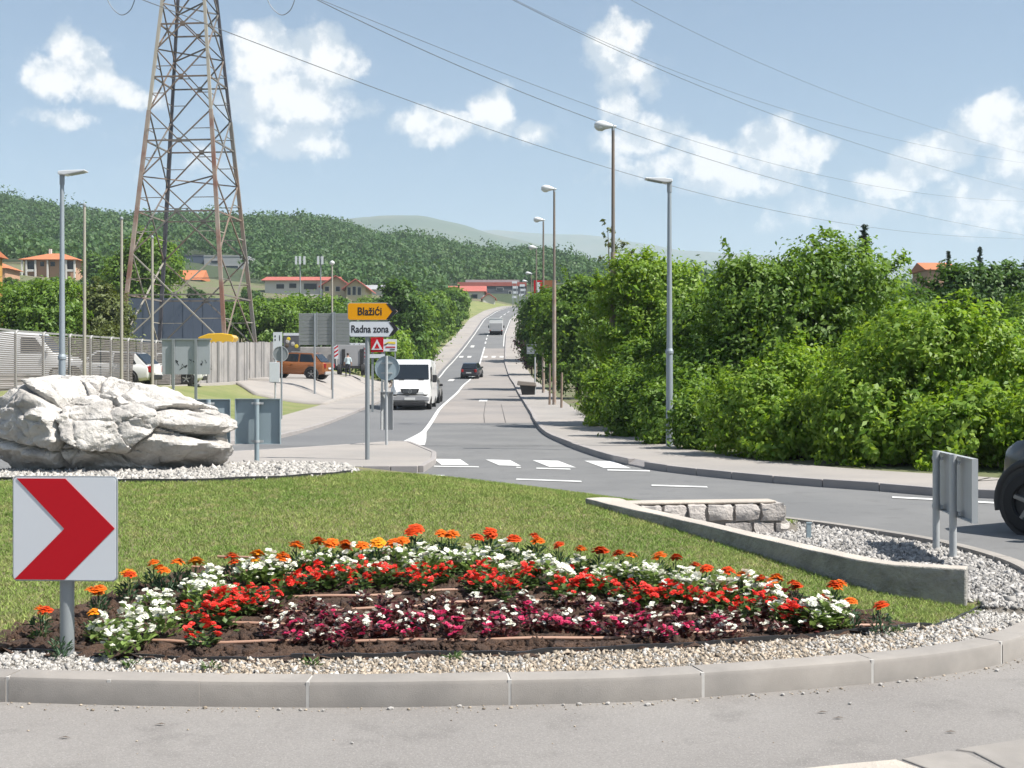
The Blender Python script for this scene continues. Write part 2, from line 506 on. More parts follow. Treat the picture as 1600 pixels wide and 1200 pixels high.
xs = np.concatenate([np.array([-7500, -5000, -3000, -1800, -1200]), np.arange(-900, -200, 25), np.arange(-200, -60, 8), np.arange(-60, 60, 2.0),
                     np.arange(60, 200, 8), np.arange(200, 901, 25), np.array([1200, 1800, 3000, 5000, 7500])])
ys = np.concatenate([np.array([-300, -150, -60]), np.arange(-30, 130, 2.0), np.arange(130, 320, 5), np.arange(320, 900, 14), np.array([940, 1000, 1100, 1300, 1700, 2400, 3400, 5000, 7500, 10000])])
V, Fc = grid(xs, ys, big_z)
cy_ = V[Fc].mean(axis=1)[:, 1]
mat('forest_floor', (0.040, 0.060, 0.022), .95, .25, .3, 6, world_co=True)
tag(mesh_np('ground', V, Fc[cy_ < 322], MATS['earth'], smooth=True), kind='structure')
tag(mesh_np('hill', V, Fc[cy_ >= 322], MATS['forest_floor'], smooth=True), kind='structure')

# far mountains
def mountain(name, Y, keys, depth, seed):
    k = np.array(keys, float)
    mx = (k[:, 0] - CX) / F * Y; mz = CAMZ + (CY - k[:, 1]) / F * Y
    xs = np.linspace(mx[0], mx[-1], 160); ys = np.linspace(-1, 1, 15)
    crest = np.interp(xs, mx, mz)
    crest = crest + np.array([noise.fractal(Vector((x / 430.0, seed, 0)), 1.0, 2.0, 5) for x in xs]) * Y * .0022
    X, T = np.meshgrid(xs, ys)
    prof = np.cos(np.abs(T) ** .8 * math.pi / 2)
    rough = np.array([[noise.fractal(Vector((x / 480.0, t * 2, seed + 3)), 1.0, 2.0, 4) for x in xs] for t in ys])
    Z = 30 + (crest[None, :] - 30) * prof * (1 + .10 * rough * (1 - prof) * 2)
    V = np.stack([X, Y + T * depth, Z], -1).reshape(-1, 3)
    nx, ny = len(xs), len(ys)
    i = np.arange(ny - 1)[:, None] * nx + np.arange(nx - 1)[None, :]
    Fc = np.stack([i, i + 1, i + nx + 1, i + nx], -1).reshape(-1, 4)
    return tag(mesh_np(name, V, Fc, MATS['far_wood'], smooth=True), kind='structure')
mat('far_wood', (0.055, 0.085, 0.035), .95, .3, .02, 8, world_co=True, col2=(.10, .11, .06), mixscale=.006)
mountain('mountain', 3600, [(-600, 400), (200, 360), (480, 348), (600, 338), (660, 338), (720, 350), (760, 362), (860, 385), (1000, 430), (1300, 500), (1800, 560)], 700, 3.1)
mountain('mountain', 5600, [(300, 420), (560, 372), (700, 362), (780, 358), (860, 364), (960, 370), (1010, 380), (1060, 392), (1130, 398), (1400, 415), (2200, 440), (2600, 480)], 900, 8.4)

# ------------------------------------------------------------------ the roundabout and its arm
def sheet(name, poly, z, m, kind='structure', parent=None):
    bm = bmesh.new()
    vs = [bm.verts.new((x, y, z)) for x, y in poly]
    f = bm.faces.new(vs)
    f.normal_update()
    if f.normal.z < 0: f.normal_flip()
    bmesh.ops.triangulate(bm, faces=bm.faces)
    me = bpy.data.meshes.new(name); bm.to_mesh(me); bm.free()
    me.materials.append(MATS[m])
    o = link(bpy.data.objects.new(name, me), parent)
    if kind: tag(o, kind=kind)
    return o

def catmull(pts, n=8, closed=False):
    P = [np.array(p, float) for p in pts]; out = []
    N = len(P)
    rngk = range(N if closed else N - 1)
    for i in rngk:
        p0 = P[(i - 1) % N] if closed or i > 0 else P[0] * 2 - P[1]
        p1 = P[i]; p2 = P[(i + 1) % N]
        p3 = P[(i + 2) % N] if closed or i + 2 < N else P[-1] * 2 - P[-2]
        for k in range(n):
            t = k / n
            out.append(.5 * (2 * p1 + (p2 - p0) * t + (2 * p0 - 5 * p1 + 4 * p2 - p3) * t * t + (3 * p1 - p0 - 3 * p2 + p3) * t ** 3))
    if not closed: out.append(P[-1])
    return np.array(out)

def resample(poly, step):
    d = np.concatenate([[0], np.cumsum(np.linalg.norm(np.diff(poly, axis=0), axis=1))])
    n = max(2, int(round(d[-1] / step)) + 1)
    s = np.linspace(0, d[-1], n)
    return np.stack([np.interp(s, d, poly[:, k]) for k in range(poly.shape[1])], 1)

def normals2(poly):
    t = np.gradient(poly[:, :2], axis=0)
    t /= np.linalg.norm(t, axis=1)[:, None]
    return np.stack([-t[:, 1], t[:, 0]], 1)           # left-hand normals

road = sheet('road', [(-60, -40), (60, -40), (60, 36), (-60, 36)], 0.0, 'asphalt')
# the ring's near lane is a paler sheet of asphalt
sheet('road', [(-40, -30), (40, -30), (40, 5.0), (12, 8.0), (6.8, 9.3), (4.7, 9.6), (3.2, 9.4), (-7, 9.4), (-12, 8.6), (-40, 6)], 0.004, 'asphalt_near')

ys = np.concatenate([np.arange(33.0, 60, 1.5), np.arange(60, 420, 3.0)])
def lane(name, fa, fb, y0, y1, dz, m):
    q = ys[(ys >= y0) & (ys <= y1)]
    b = MB().strip([(fb(y), y, zr(y) + dz) for y in q], [(fa(y), y, zr(y) + dz) for y in q])
    o = b.build(name, MATS[m], smooth=60)
    return tag(o, kind='structure')
# note: at y = 33 the arm's sheets lie on the ring's sheet, each one a few millimetres higher
lane('road', lambda y: xl(y) - .1, lambda y: xc(y), 33, 420, .006, 'asphalt_dark')
lane('road', lambda y: xc(y), lambda y: xr(y) + .1, 33, 420, .0062, 'asphalt')
lane('road', lambda y: xc(y) + .1, lambda y: xr(y) + .02, 49, 176, .012, 'asphalt_old')

# kerb lines
KL = catmull([(-60, 18), (-40, 21.5), (-26, 25), (-18, 27.2), (-12.5, 29.2), (-9, 31.0), (-7.3, 33.4), (-6.8, 37), (-6.9, 45), (float(xl(55)), 55)], 10)
KL = np.vstack([KL[:-1], [(float(xl(y)), y) for y in np.arange(55, 415, 3.0)]])
KR = catmull([(60, 4), (30, 10.5), (15, 14.7), (7.0, 17.7), (5.4, 19.2), (4.1, 20.8), (2.85, 23.2), (2.25, 25.4), (1.8, 28.8), (1.38, 33.7), (1.0, 41), (.82, 55)], 10)
KR = np.vstack([KR[:-1], [(float(xr(y)), y) for y in np.arange(55, 415, 3.0)]])

def z_at(p): return float(zr(p[1]))

def kerb_line(name, poly, side, w, h, y_single, mat_name, step=1.0, gap=.012, drop=None):
    """a row of kerb stones along poly; the near ones single stones, the far ones one run"""
    root = empty(name, (0, 0, 0), kind='structure')
    P = resample(poly, step)
    nrm = normals2(P) * side
    far = MB(); nfar = 0
    for i in range(len(P) - 1):
        a, b = P[i], P[i + 1]
        if abs(a[0]) > 26 and a[1] < 30: continue
        d = (b - a) / np.linalg.norm(b - a)
        a2, b2 = a + d * gap / 2, b - d * gap / 2
        na, nb = nrm[i] * w, nrm[i + 1] * w
        hh = h
        if drop and drop(a): hh = .03
        jig = random.uniform(-.008, .008)
        za, zb = z_at(a) - .05, z_at(b) - .05
        q = [(a2[0], a2[1], za), (b2[0], b2[1], zb), (b2[0] + nb[0], b2[1] + nb[1], zb), (a2[0] + na[0], a2[1] + na[1], za)]
        t = [(x, y, z + .05 + (hh if k < 2 else h) + jig) for k, (x, y, z) in enumerate(q)]
        if a[1] < y_single:
            MB().hexa(q + t).build('kerb_stone', MATS[mat_name], root, bevel=.012)
        else:
            far.hexa(q + t); nfar += 1
    if nfar:
        tag(far.build('kerb_run', MATS[mat_name], root), kind='stuff')
    return root
dropR = lambda a: 24.0 < a[1] < 25.0 or (18.55 < a[1] < 19.05)
kerb_line('kerb', KR, -1, .16, .13, 62, 'kerb_far', drop=dropR)
kerb_line('kerb', KL, 1, .16, .12, 62, 'kerb_far')

def fan(name, poly, side, offs, m, zfun, ymax=420, y0=None):
    """ground lofted outwards from a kerb line: offs are distances, zfun(off, p) heights"""
    P = poly[poly[:, 1] < ymax]
    nrm = normals2(P) * side
    n = len(P); k = len(offs)
    V = np.zeros((n, k, 3))
    for j, o in enumerate(offs):
        V[:, j, :2] = P + nrm * o
        V[:, j, 2] = [zfun(o, p, V[i, j]) for i, p in enumerate(P)]
    i = np.arange(n - 1)[:, None] * k + np.arange(k - 1)[None, :]
    Fc = np.stack([i, i + 1, i + k + 1, i + k], -1).reshape(-1, 4)
    if side > 0: Fc = Fc[:, ::-1]
    Fc = Fc[:, ::-1]
    return tag(mesh_np(name, V.reshape(-1, 3), Fc, MATS[m], smooth=True), kind='structure')

# pavements on both sides
fan('pavement', KL, 1, [.155, 1.2, 2.5], 'pavement', lambda o, p, q: z_at(p) + .112 + .01 * o)
fan('pavement', KR, -1, [.155, 1.1, 2.2], 'pavement', lambda o, p, q: z_at(p) + .118 + .01 * o)
# verges beyond them
def z_left(o, p, q):
    w = float(sstep(66, 76, p[1]) * (1 - sstep(98, 112, p[1])))                 # level ground at the car park
    rise = 1.25 * sstep(2.6, 10.5, o) * sstep(27, 46, p[1]) * (1 - w) + 1.05 * sstep(2.4, 5.2, o) * w
    z = z_at(p) + .125 + float(rise)
    return z if o < 16 else min(z, float(big_z(q[0], q[1]))) - .6
fan('verge', KL, 1, [2.49, 3.2, 4, 5, 6, 7, 8, 9, 10.5, 12, 14, 18, 22], 'verge_grass', z_left)
def z_right(o, p, q):
    z = z_at(p) + .118 + .015 * (o - 2)
    return z if o < 16 else min(z, float(big_z(q[0], q[1]))) - .6
fan('verge', KR, -1, [2.19, 3, 4, 6, 9, 13, 18, 22], 'earth', z_right)

bpy.context.view_layer.update()
_dg = bpy.context.evaluated_depsgraph_get()
_trees = []
for o in list(COL.objects):
    if o.type == 'MESH' and o.name.split('.')[0] in ('ground', 'hill', 'pavement', 'verge', 'road'):
        _trees.append(BVHTree.FromPolygons([o.matrix_world @ v.co for v in o.data.vertices], [tuple(p.vertices) for p in o.data.polygons]))
def gz(x, y):
    """height of the ground at (x, y)"""
    best = -1e9
    for t in _trees:
        h = t.ray_cast(Vector((x, y, 500)), Vector((0, 0, -1)))
        if h[0] is not None: best = max(best, h[0].z)
    return best if best > -1e8 else 0.0

# car park and side street on the left, behind the verge: sheets that follow the ground
def draped(name, fx0, fx1, ys_, n, m, lift):
    V = []
    for y in ys_:
        for k in range(n + 1):
            x = fx0(y) + (fx1(y) - fx0(y)) * k / n
            V.append((x, y, gz(x, y) + lift))
    i = np.arange(len(ys_) - 1)[:, None] * (n + 1) + np.arange(n)[None, :]
    Fc = np.stack([i, i + n + 1, i + n + 2, i + 1], -1).reshape(-1, 4)
    o = tag(mesh_np(name, V, Fc, MATS[m], smooth=True), kind='structure')
    so_ = o.modifiers.new('thickness', 'SOLIDIFY'); so_.thickness = .25; so_.offset = -1 if o.data.polygons[0].normal.z > 0 else 1
    _trees.append(BVHTree.FromPolygons([v.co.copy() for v in o.data.vertices], [tuple(p.vertices) for p in o.data.polygons]))
draped('side_street', lambda y: float(xl(y)) - 2.3, lambda y: float(xl(y)) - 6.0 - (y - 66) * .4, np.arange(66, 112, 1.5), 14, 'pavement', .10)
draped('car_park', lambda y: float(xl(y)) - 6.0 - (y - 74) * .4, lambda y: float(xl(y)) - 15, np.arange(74, 96, 1.5), 14, 'pavement', .108)
# yard behind the fence
yard = MB().strip([(-17.9, 36, 1.36), (-17.9, 44, 1.40), (-17.2, 56, 1.62), (-15.6, 80, 2.2)], [(-45, 36, 1.6), (-45, 44, 1.6), (-45, 56, 1.8), (-45, 80, 2.3)]).build('yard', MATS['pavement'])
tag(yard, kind='structure')
_trees.append(BVHTree.FromPolygons([v.co.copy() for v in yard.data.vertices], [tuple(p.vertices) for p in yard.data.polygons]))

# ------------------------------------------------------------------ splitter island
sp = [(-1.70, 23.2), (-1.62, 25.5), (-1.75, 28), (-2.35, 31.2), (-2.75, 33.3), (-3.1, 33.2), (-3.9, 31.6), (-5.6, 28.8), (-7.6, 26.6), (-8.2, 25.6), (-7.4, 24.8), (-5.6, 23.9), (-3.6, 23.2)]
b = MB().prism(sp[::-1] if False else sp, -.02, .115)
spl = b.build('traffic_island', MATS['pavement'], bevel=.02)
tag(spl, kind='structure')
spx = np.array(sp + [sp[0]], float)
sr = empty('kerb', kind='structure')
cen = np.mean(spx[:-1], axis=0)
q = resample(spx, .5)
for i in range(len(q) - 1):
    a, b2 = q[i], q[i + 1]
    d = (b2 - a); L = np.linalg.norm(d); d /= L
    nn = np.array([-d[1], d[0]])
    if nn @ (cen - (a + b2) / 2) > 0: nn = -nn
    a = a + d * .008; b2 = b2 - d * .008
    bt = [(a[0], a[1], -.02), (b2[0], b2[1], -.02), (b2[0] + nn[0] * .1, b2[1] + nn[1] * .1, -.02), (a[0] + nn[0] * .1, a[1] + nn[1] * .1, -.02)]
    MB().hexa(bt + [(x, y, .122) for x, y, z in bt]).build('kerb_stone', MATS['kerb_far'], sr, bevel=.01)

# ------------------------------------------------------------------ painted markings
def flat(px, py, z=0.0):
    Y = (CAMZ - z) * F / (py - CY)
    return ((px - CX) / F * Y, Y)
zc = empty('zebra_crossing', kind='structure')
def quad_px(pts, z, m, name, parent=None):
    b = MB().add([(*flat(px, py), z) for px, py in pts], [(0, 1, 2, 3)])
    o = b.build(name, MATS[m], parent)
    if parent is None: tag(o, kind='structure')
    return o
for pts in ([(678, 717.5), (719, 718), (733, 727.5), (690, 727)], [(759, 718.5), (797, 719.5), (814, 728.5), (780, 727.6)],
            [(832, 719.5), (872, 720.4), (900, 731), (858, 730)], [(913, 720.4), (957, 721), (986, 732.4), (943, 731.5)]):
    quad_px(pts, .008, 'paint', 'stripe', zc)
for pts in ([(678, 728.4), (748, 729.4), (748.6, 730.8), (678, 729.8)], [(807, 730), (814, 730.6), (814, 731.8), (806, 731.4)],
            [(838, 731.4), (891, 732.8), (891.5, 734.4), (838, 733)], [(949, 734), (1015, 735.6), (1016, 737.4), (949, 735.8)],
            [(807, 748.5), (908, 752), (909, 753.9), (806, 750.2)], [(1018, 758), (1104, 760.6), (1106, 762.6), (1018, 760)],
            [(1394, 776.5), (1482, 781), (1483, 783.4), (1394, 778.8)], [(1512, 783), (1600, 788), (1600, 790.4), (1512, 785.4)],
            [(612, 741.5), (695, 743), (695, 744.2), (612, 742.8)]):
    quad_px(pts, .009, 'paint', 'road_marking')
# line that grows out of the island's nose into the centre line
nose = MB()
L_, R_ = [], []
for y in np.concatenate([np.arange(33.2, 60, 1.2), np.arange(60, 178, 3.0)]):
    wdt = .16 + .62 * max(0, 1 - (y - 33.2) / 9.0)
    L_.append((float(xc(y)) + .02 - wdt * .5 + .05, y, float(zr(y)) + .019)); R_.append((float(xc(y)) + .02 + wdt * .5 + .05, y, float(zr(y)) + .019))
tag(MB().strip(R_, L_).build('centre_line', MATS['paint']), kind='structure')
for y0 in np.arange(184, 285, 9.0):
    q = np.linspace(y0, y0 + 4.5, 4)
    tag(MB().strip([(float(xc(y)) + .1, y, float(zr(y)) + .02) for y in q], [(float(xc(y)) - .08, y, float(zr(y)) + .02) for y in q]).build('road_marking', MATS['paint']), kind='structure')
for side, f, off in ((1, xl, .35), (-1, xr, -.30)):
    q = np.arange(100 if side > 0 else 178, 300, 3.0)
    tag(MB().strip([(float(f(y)) + off + .14, y, float(zr(y)) + .021) for y in q], [(float(f(y)) + off, y, float(zr(y)) + .021) for y in q]).build('edge_line', MATS['paint_worn']), kind='structure')
# second zebra far up the road, and arrows
zc2 = empty('zebra_crossing', kind='structure')
for k in range(6):
    x0 = float(xl(158)) + .7 + k * 1.0
    if k in (2,): continue
    MB().add([(x0, 157.4, float(zr(157.4)) + .03), (x0 + .5, 157.4, float(zr(157.4)) + .03), (x0 + .5, 160, float(zr(160)) + .03), (x0, 160, float(zr(160)) + .03)], [(0, 1, 2, 3)]).build('stripe', MATS['paint_worn'], zc2)
for xx, y0, y1 in ((-5.7, 118, 122), (-5.5, 176, 180), (-1.7, 74, 78)):
    tag(MB().strip([(xx + .25, y, float(zr(y)) + .026) for y in (y0, y1)], [(xx - .25, y, float(zr(y)) + .026) for y in (y0, y1)]).build('road_marking', MATS['paint_worn']), kind='structure')
# old saw cuts and cracks sealed in the far lane
for pts in ([(757, 661), (756, 648), (757, 640), (759, 628)], [(790, 661), (787, 648), (783, 632)]):
    pp = [at(px, py, 1) for px, py in pts]
    L_ = []
    for px, py in pts:
        Ys = np.linspace(30, 120, 2000); k = np.argmax(CAMZ - (py - CY) / F * Ys <= zr(Ys)); Y = float(Ys[k])
        L_.append(((px - CX) / F * Y, Y, float(zr(Y)) + .016))
    tag(MB().strip([(x + .013, y, z) for x, y, z in L_], [(x - .013, y, z) for x, y, z in L_]).build('crack_seal', MATS['tar']), kind='structure')
# ------------------------------------------------------------------ the central island: kerb, mound, lawn, gravel, flower bed
KI = catmull([(-2.6, 6.43), (-1.1, 6.31), (0, 6.36), (.88, 6.49), (2.26, 6.96), (3.05, 7.55), (3.75, 8.6), (4.15, 9.9), (4.25, 10.9), (4.1, 12.0), (3.7, 13.0),
              (3.1, 14.1), (2.2, 15.3), (1.0, 16.4), (-.8, 17.3), (-2.8, 17.5), (-5, 16.8), (-7, 15), (-8.2, 12.5), (-8, 10), (-6.8, 8), (-4.8, 6.85)], 12, closed=True)
KIc = np.vstack([KI, KI[:1]])
kr = empty('kerb', kind='structure')
KH, KW = .134, .15
q = resample(KIc, .0333)
per = 30
GAP = .007
n_st = len(q) // per
nq = len(q) - 1
tn = np.roll(q[:-1], -1, axis=0) - np.roll(q[:-1], 1, axis=0)
tn /= np.linalg.norm(tn, axis=1)[:, None]
inw = np.stack([-tn[:, 1], tn[:, 0]], 1)               # the outline runs counter-clockwise: left is inside
def kerb_profile(p, nrm, dz):
    pr = [(0, -.03), (.0, KH * .82), (.008, KH * .95), (.025, KH), (KW, KH + .002), (KW, -.03)]
    return [(p[0] + nrm[0] * a, p[1] + nrm[1] * a, h + (dz if h > 0 else 0)) for a, h in pr]
shift = 18                                             # so that the joints fall where the photograph shows them
starts = list(range(shift, nq + shift, per))
for s0 in starts:
    jig = random.uniform(-.004, .004); jx = random.uniform(-.006, .006)
    idx = [(s0 + k) % nq for k in range(per + 1)]
    rings = []
    for k, i in enumerate(idx):
        p = q[i] + inw[i] * jx
        if k == 0: p = p + tn[i] * GAP
        if k == per: p = p - tn[i] * GAP
        rings.append(kerb_profile(p, inw[i], jig))
    MB().loft(rings).build('kerb_stone', MATS['kerb'], kr, smooth=35)
# mortar in the joints, a little behind the faces
jt = MB()
for s0 in starts:
    i = s0 % nq
    p, nr, t = q[i], inw[i], tn[i]
    c = p + nr * (KW / 2 + .003)
    jt.box((c[0], c[1], KH / 2 - .005), (.018, KW - .004, KH), math.atan2(t[1], t[0]))
tag(jt.build('joint_mortar', MATS['joint'], kr), kind='stuff')

GP = np.array([(-4, 6.9, .125), (-2, 6.75, .125), (0, 6.75, .125), (1.5, 7.05, .12), (2.6, 7.75, .10), (3.12, 8.7, .06), (2.63, 9.31, .12), (2.15, 10.04, .21), (1.46, 11.2, .32),
               (.74, 12.4, .44), (-1.1, 14.5, .57), (-2, 14.2, .6), (-3.3, 13.3, .6), (-5.3, 13.5, .6), (-4, 15, .62), (-2.5, 16, .60), (-1, 10, .30), (-4, 10, .34), (.3, 14, .44),
               (-6, 10, .3), (-7.9, 12, .2), (-7.7, 15, .3), (-6.6, 13.5, .57), (-6.7, 15, .5), (-4, 17, .3), (-1, 16.8, .28), (1, 16, .2), (2, 14.8, .16), (-6.2, 8.2, .14), (-3, 8, .19), (-.5, 8, .185), (1.2, 8.4, .17)])
def tps(P):
    n = len(P); d = np.linalg.norm(P[:, None, :2] - P[None, :, :2], axis=2)
    K = np.where(d > 0, d ** 2 * np.log(np.maximum(d, 1e-9)), 0) + np.eye(n) * .02
    A = np.zeros((n + 3, n + 3)); A[:n, :n] = K; A[:n, n] = 1; A[:n, n + 1:] = P[:, :2]; A[n, :n] = 1; A[n + 1:, :n] = P[:, :2].T
    w = np.linalg.solve(A, np.concatenate([P[:, 2], [0, 0, 0]]))
    def f(x, y):
        x = np.asarray(x, float); y = np.asarray(y, float)
        d = np.sqrt((x[..., None] - P[:, 0]) ** 2 + (y[..., None] - P[:, 1]) ** 2)
        K = np.where(d > 0, d ** 2 * np.log(np.maximum(d, 1e-9)), 0)
        return K @ w[:n] + w[n] + w[n + 1] * x + w[n + 2] * y
    return f
lawn_f = tps(GP)
def inside(poly, x, y):
    x = np.asarray(x); y = np.asarray(y)
    r = np.zeros(x.shape, bool); poly = np.asarray(poly)
    j = len(poly) - 1
    for i in range(len(poly)):
        xi, yi = poly[i]; xj, yj = poly[j]
        if yi != yj:
            c = ((yi > y) != (yj > y)) & (x < (xj - xi) * (y - yi) / (yj - yi) + xi)
            r ^= c
        j = i
    return r
KIin = (q[:-1] + inw * (KW - .02))[::3]
WALL = catmull([(3.13, 8.82), (2.86, 8.95), (2.58, 9.16), (2.14, 9.84), (1.46, 11.13), (.96, 11.9), (.70, 12.36)], 5)
RIGHT = [tuple(p + np.array([.10, .05])) for p in WALL] + [ (1.05, 12.85), (2.9, 13.15), (3.2, 14.4), (6, 13.5), (6, 8.8), (3.6, 8.5), (3.2, 8.7)]
def G(x, y):
    z = np.maximum(lawn_f(x, y), .05)
    return np.where(inside(RIGHT, x, y), .085, z)
def on_g(px, py, lo=5.5, hi=18):
    """where the view ray through a photo pixel meets the mound"""
    Ys = np.linspace(lo, hi, 900)
    X = (px - CX) / F * Ys; Z = CAMZ - (py - CY) / F * Ys
    g = G(X, Ys)
    k = np.argmax(Z <= g)
    return Vector((X[k], Ys[k], float(g[k])))

EDGE_PX = [(-260, 1012), (-120, 1016), (0, 1019), (100, 1024), (250, 1031), (350, 1034), (460, 1031), (600, 1029), (720, 1026), (800, 1027), (870, 1021), (1000, 1017), (1150, 1007), (1300, 995), (1400, 985), (1455, 980), (1500, 967), (1535, 950)]
EDGE = np.array([on_g(*p)[:2] for p in EDGE_PX])
BACK_PX = [(1440, 984), (1380, 968), (1300, 945), (1230, 925), (1140, 912), (1030, 902), (930, 892), (800, 878), (700, 868), (600, 872), (500, 878), (400, 886), (310, 890), (230, 915), (150, 942), (85, 962), (35, 985), (0, 1010)]
BACK = np.array([on_g(*p)[:2] for p in BACK_PX])
BED = np.vstack([EDGE[2:16], BACK])
FRONT = np.vstack([EDGE, [(4.3, 9.2), (3.6, 7.9), (2.4, 6.6), (0, 6.0), (-3, 6.0), (-5.2, 6.4)]])
STRIP_PX = [(-260, 742), (-100, 748), (0, 751), (150, 754), (300, 753), (420, 749), (500, 744), (548, 740)]
STRIP = np.array([on_g(*p)[:2] for p in STRIP_PX])
ROCKBED = np.vstack([STRIP, [(-1.75, 14.6), (-2.1, 15.8), (-3.5, 16.6), (-6, 16.0), (-7.4, 14.4), (-7.4, 13.2)]])

st = .06
gx = np.arange(-8.4, 4.5, st); gy = np.arange(6.2, 17.7, st)
CXg, CYg = np.meshgrid(gx + st / 2, gy + st / 2)
in_k = inside(KIin, CXg, CYg)
reg_right = inside(RIGHT, CXg, CYg); reg_front = inside(FRONT, CXg, CYg) & ~reg_right
reg_bed = inside(BED, CXg, CYg) & ~reg_front & ~reg_right
reg_rock = inside(ROCKBED, CXg, CYg)
def region(name, mask, m, dz, rough=0.0, kind='structure'):
    X, Y = np.meshgrid(gx, gy)
    X = np.append(X, X[:, -1:] + st, axis=1); X = np.vstack([X, X[-1:]])
    Y = np.append(Y, Y[:, -1:], axis=1); Y = np.vstack([Y, Y[-1:] + st])
    Z = G(X, Y) + dz
    if rough: Z = Z + rng.normal(0, rough, Z.shape)
    nx = X.shape[1]
    r, c = np.nonzero(mask)
    i = r * nx + c
    Fc = np.stack([i, i + 1, i + nx + 1, i + nx], -1)
    used, inv = np.unique(Fc, return_inverse=True)
    V = np.stack([X, Y, Z], -1).reshape(-1, 3)[used]
    return tag(mesh_np(name, V, inv.reshape(-1, 4), MATS[m], smooth=True), kind=kind)
grass_mask = in_k & ~reg_front & ~reg_right & ~reg_bed & ~reg_rock
def grow(mask):
    g = mask.copy()
    g[1:] |= mask[:-1]; g[:-1] |= mask[1:]; g[:, 1:] |= mask[:, :-1]; g[:, :-1] |= mask[:, 1:]
    return g & in_k
region('lawn', grow(grass_mask), 'lawn_base', 0)
region('flower_bed_soil', grow(reg_bed), 'soil', .006, .013)
region('gravel_bed', grow(reg_front) & in_k, 'gravel_base', .003, .002)
region('gravel_bed', reg_right & in_k, 'gravel_base', .003, .002)
region('gravel_bed', grow(reg_rock), 'gravel_base', .004, .002)

# pebbles, clods, grass: nobody could count them
ico = bmesh.new(); bmesh.ops.create_icosphere(ico, subdivisions=1, radius=1)
ICO_V = np.array([v.co[:] for v in ico.verts]); ICO_F = np.array([[v.index for v in f.verts] for f in ico.faces]); ico.free()
PEB_V = np.array([(1, 0, 0), (-1, 0, 0), (0, 1, 0), (0, -1, 0), (0, 0, 1), (0, 0, -1)], float)
PEB_F = np.array([(0, 2, 4), (2, 1, 4), (1, 3, 4), (3, 0, 4), (2, 0, 5), (1, 2, 5), (3, 1, 5), (0, 3, 5)])
def rand_rot(n):
    qd = rng.normal(size=(n, 4)); qd /= np.linalg.norm(qd, axis=1)[:, None]
    w, x, y, z = qd.T
    return np.stack([np.stack([1 - 2 * (y * y + z * z), 2 * (x * y - z * w), 2 * (x * z + y * w)], -1),
                     np.stack([2 * (x * y + z * w), 1 - 2 * (x * x + z * z), 2 * (y * z - x * w)], -1),
                     np.stack([2 * (x * z - y * w), 2 * (y * z + x * w), 1 - 2 * (x * x + y * y)], -1)], 1)
def scatter_pts(mask, per_m2, ymax=99, ymin=0):
    r, c = np.nonzero(mask & (CYg < ymax) & (CYg >= ymin))
    n = int(len(r) * st * st * per_m2)
    k = rng.integers(0, len(r), n)
    x = gx[c[k]] + rng.random(n) * st; y = gy[r[k]] + rng.random(n) * st
    return x, y, G(x, y)
def pebbles(name, mask, per_m2, size, m, sink=.3, label=None, cat=None, ymax=99, keep=None):
    x, y, z = scatter_pts(mask, per_m2, ymax)
    if keep is not None:
        kk = keep(x, y); x, y, z = x[kk], y[kk], z[kk]
    n = len(x)
    s = size * rng.lognormal(0, .3, n)
    S = np.stack([s * rng.uniform(.9, 1.5, n), s * rng.uniform(.7, 1.0, n), s * rng.uniform(.45, .75, n)], -1)
    V = PEB_V[None] * (1.12 + rng.uniform(-.3, .3, (n, 6, 1))) * S[:, None, :] + rng.normal(0, .16, (n, 6, 3)) * s[:, None, None]
    V = np.einsum('nij,nvj->nvi', rand_rot(n), V)
    V += np.stack([x, y, z + s * sink], -1)[:, None, :]
    Fc = PEB_F[None] + (np.arange(n) * 6)[:, None, None]
    return tag(mesh_np(name, V.reshape(-1, 3), Fc.reshape(-1, 3), MATS[m]), label, cat, kind='stuff')
warm = lambda x, y: (x > -1.75) & (rng.random(len(x)) < np.clip((x + 2.2) / 1.2, 0, 1) * np.clip((3.0 - x) / 1.2, 0, 1) * .85)
wm = []
def warm_keep(x, y):
    k = rng.random(len(x)) < np.clip((x + 2.3) / 1.0, 0, 1) * np.clip((3.1 - x) / 1.6, 0, 1)
    return k
pebbles('gravel', reg_front & in_k, 4300, .0100, 'pebble_white', label='pale limestone gravel along the kerb', cat='gravel', keep=lambda x, y: rng.random(len(x)) < 1 - .75 * np.clip((x + 2.3) / 1.0, 0, 1) * np.clip((3.1 - x) / 1.6, 0, 1))
pebbles('gravel', reg_front & in_k, 3300, .0098, 'pebble_warm', label='tan and ochre gravel before the flower bed', cat='gravel', keep=warm_keep)
pebbles('gravel', reg_right & in_k, 1900, .0150, 'pebble', label='grey gravel between the concrete wall and the kerb', cat='gravel')
pebbles('gravel', reg_rock & in_k & (CYg < 15.6) & (CXg > -7), 1500, .0180, 'pebble_white', label='white gravel under the big boulder', cat='gravel')
pebbles('soil_clods', reg_bed, 900, .019, 'soil', sink=.2, label='brown soil clods in the flower bed', cat='soil')

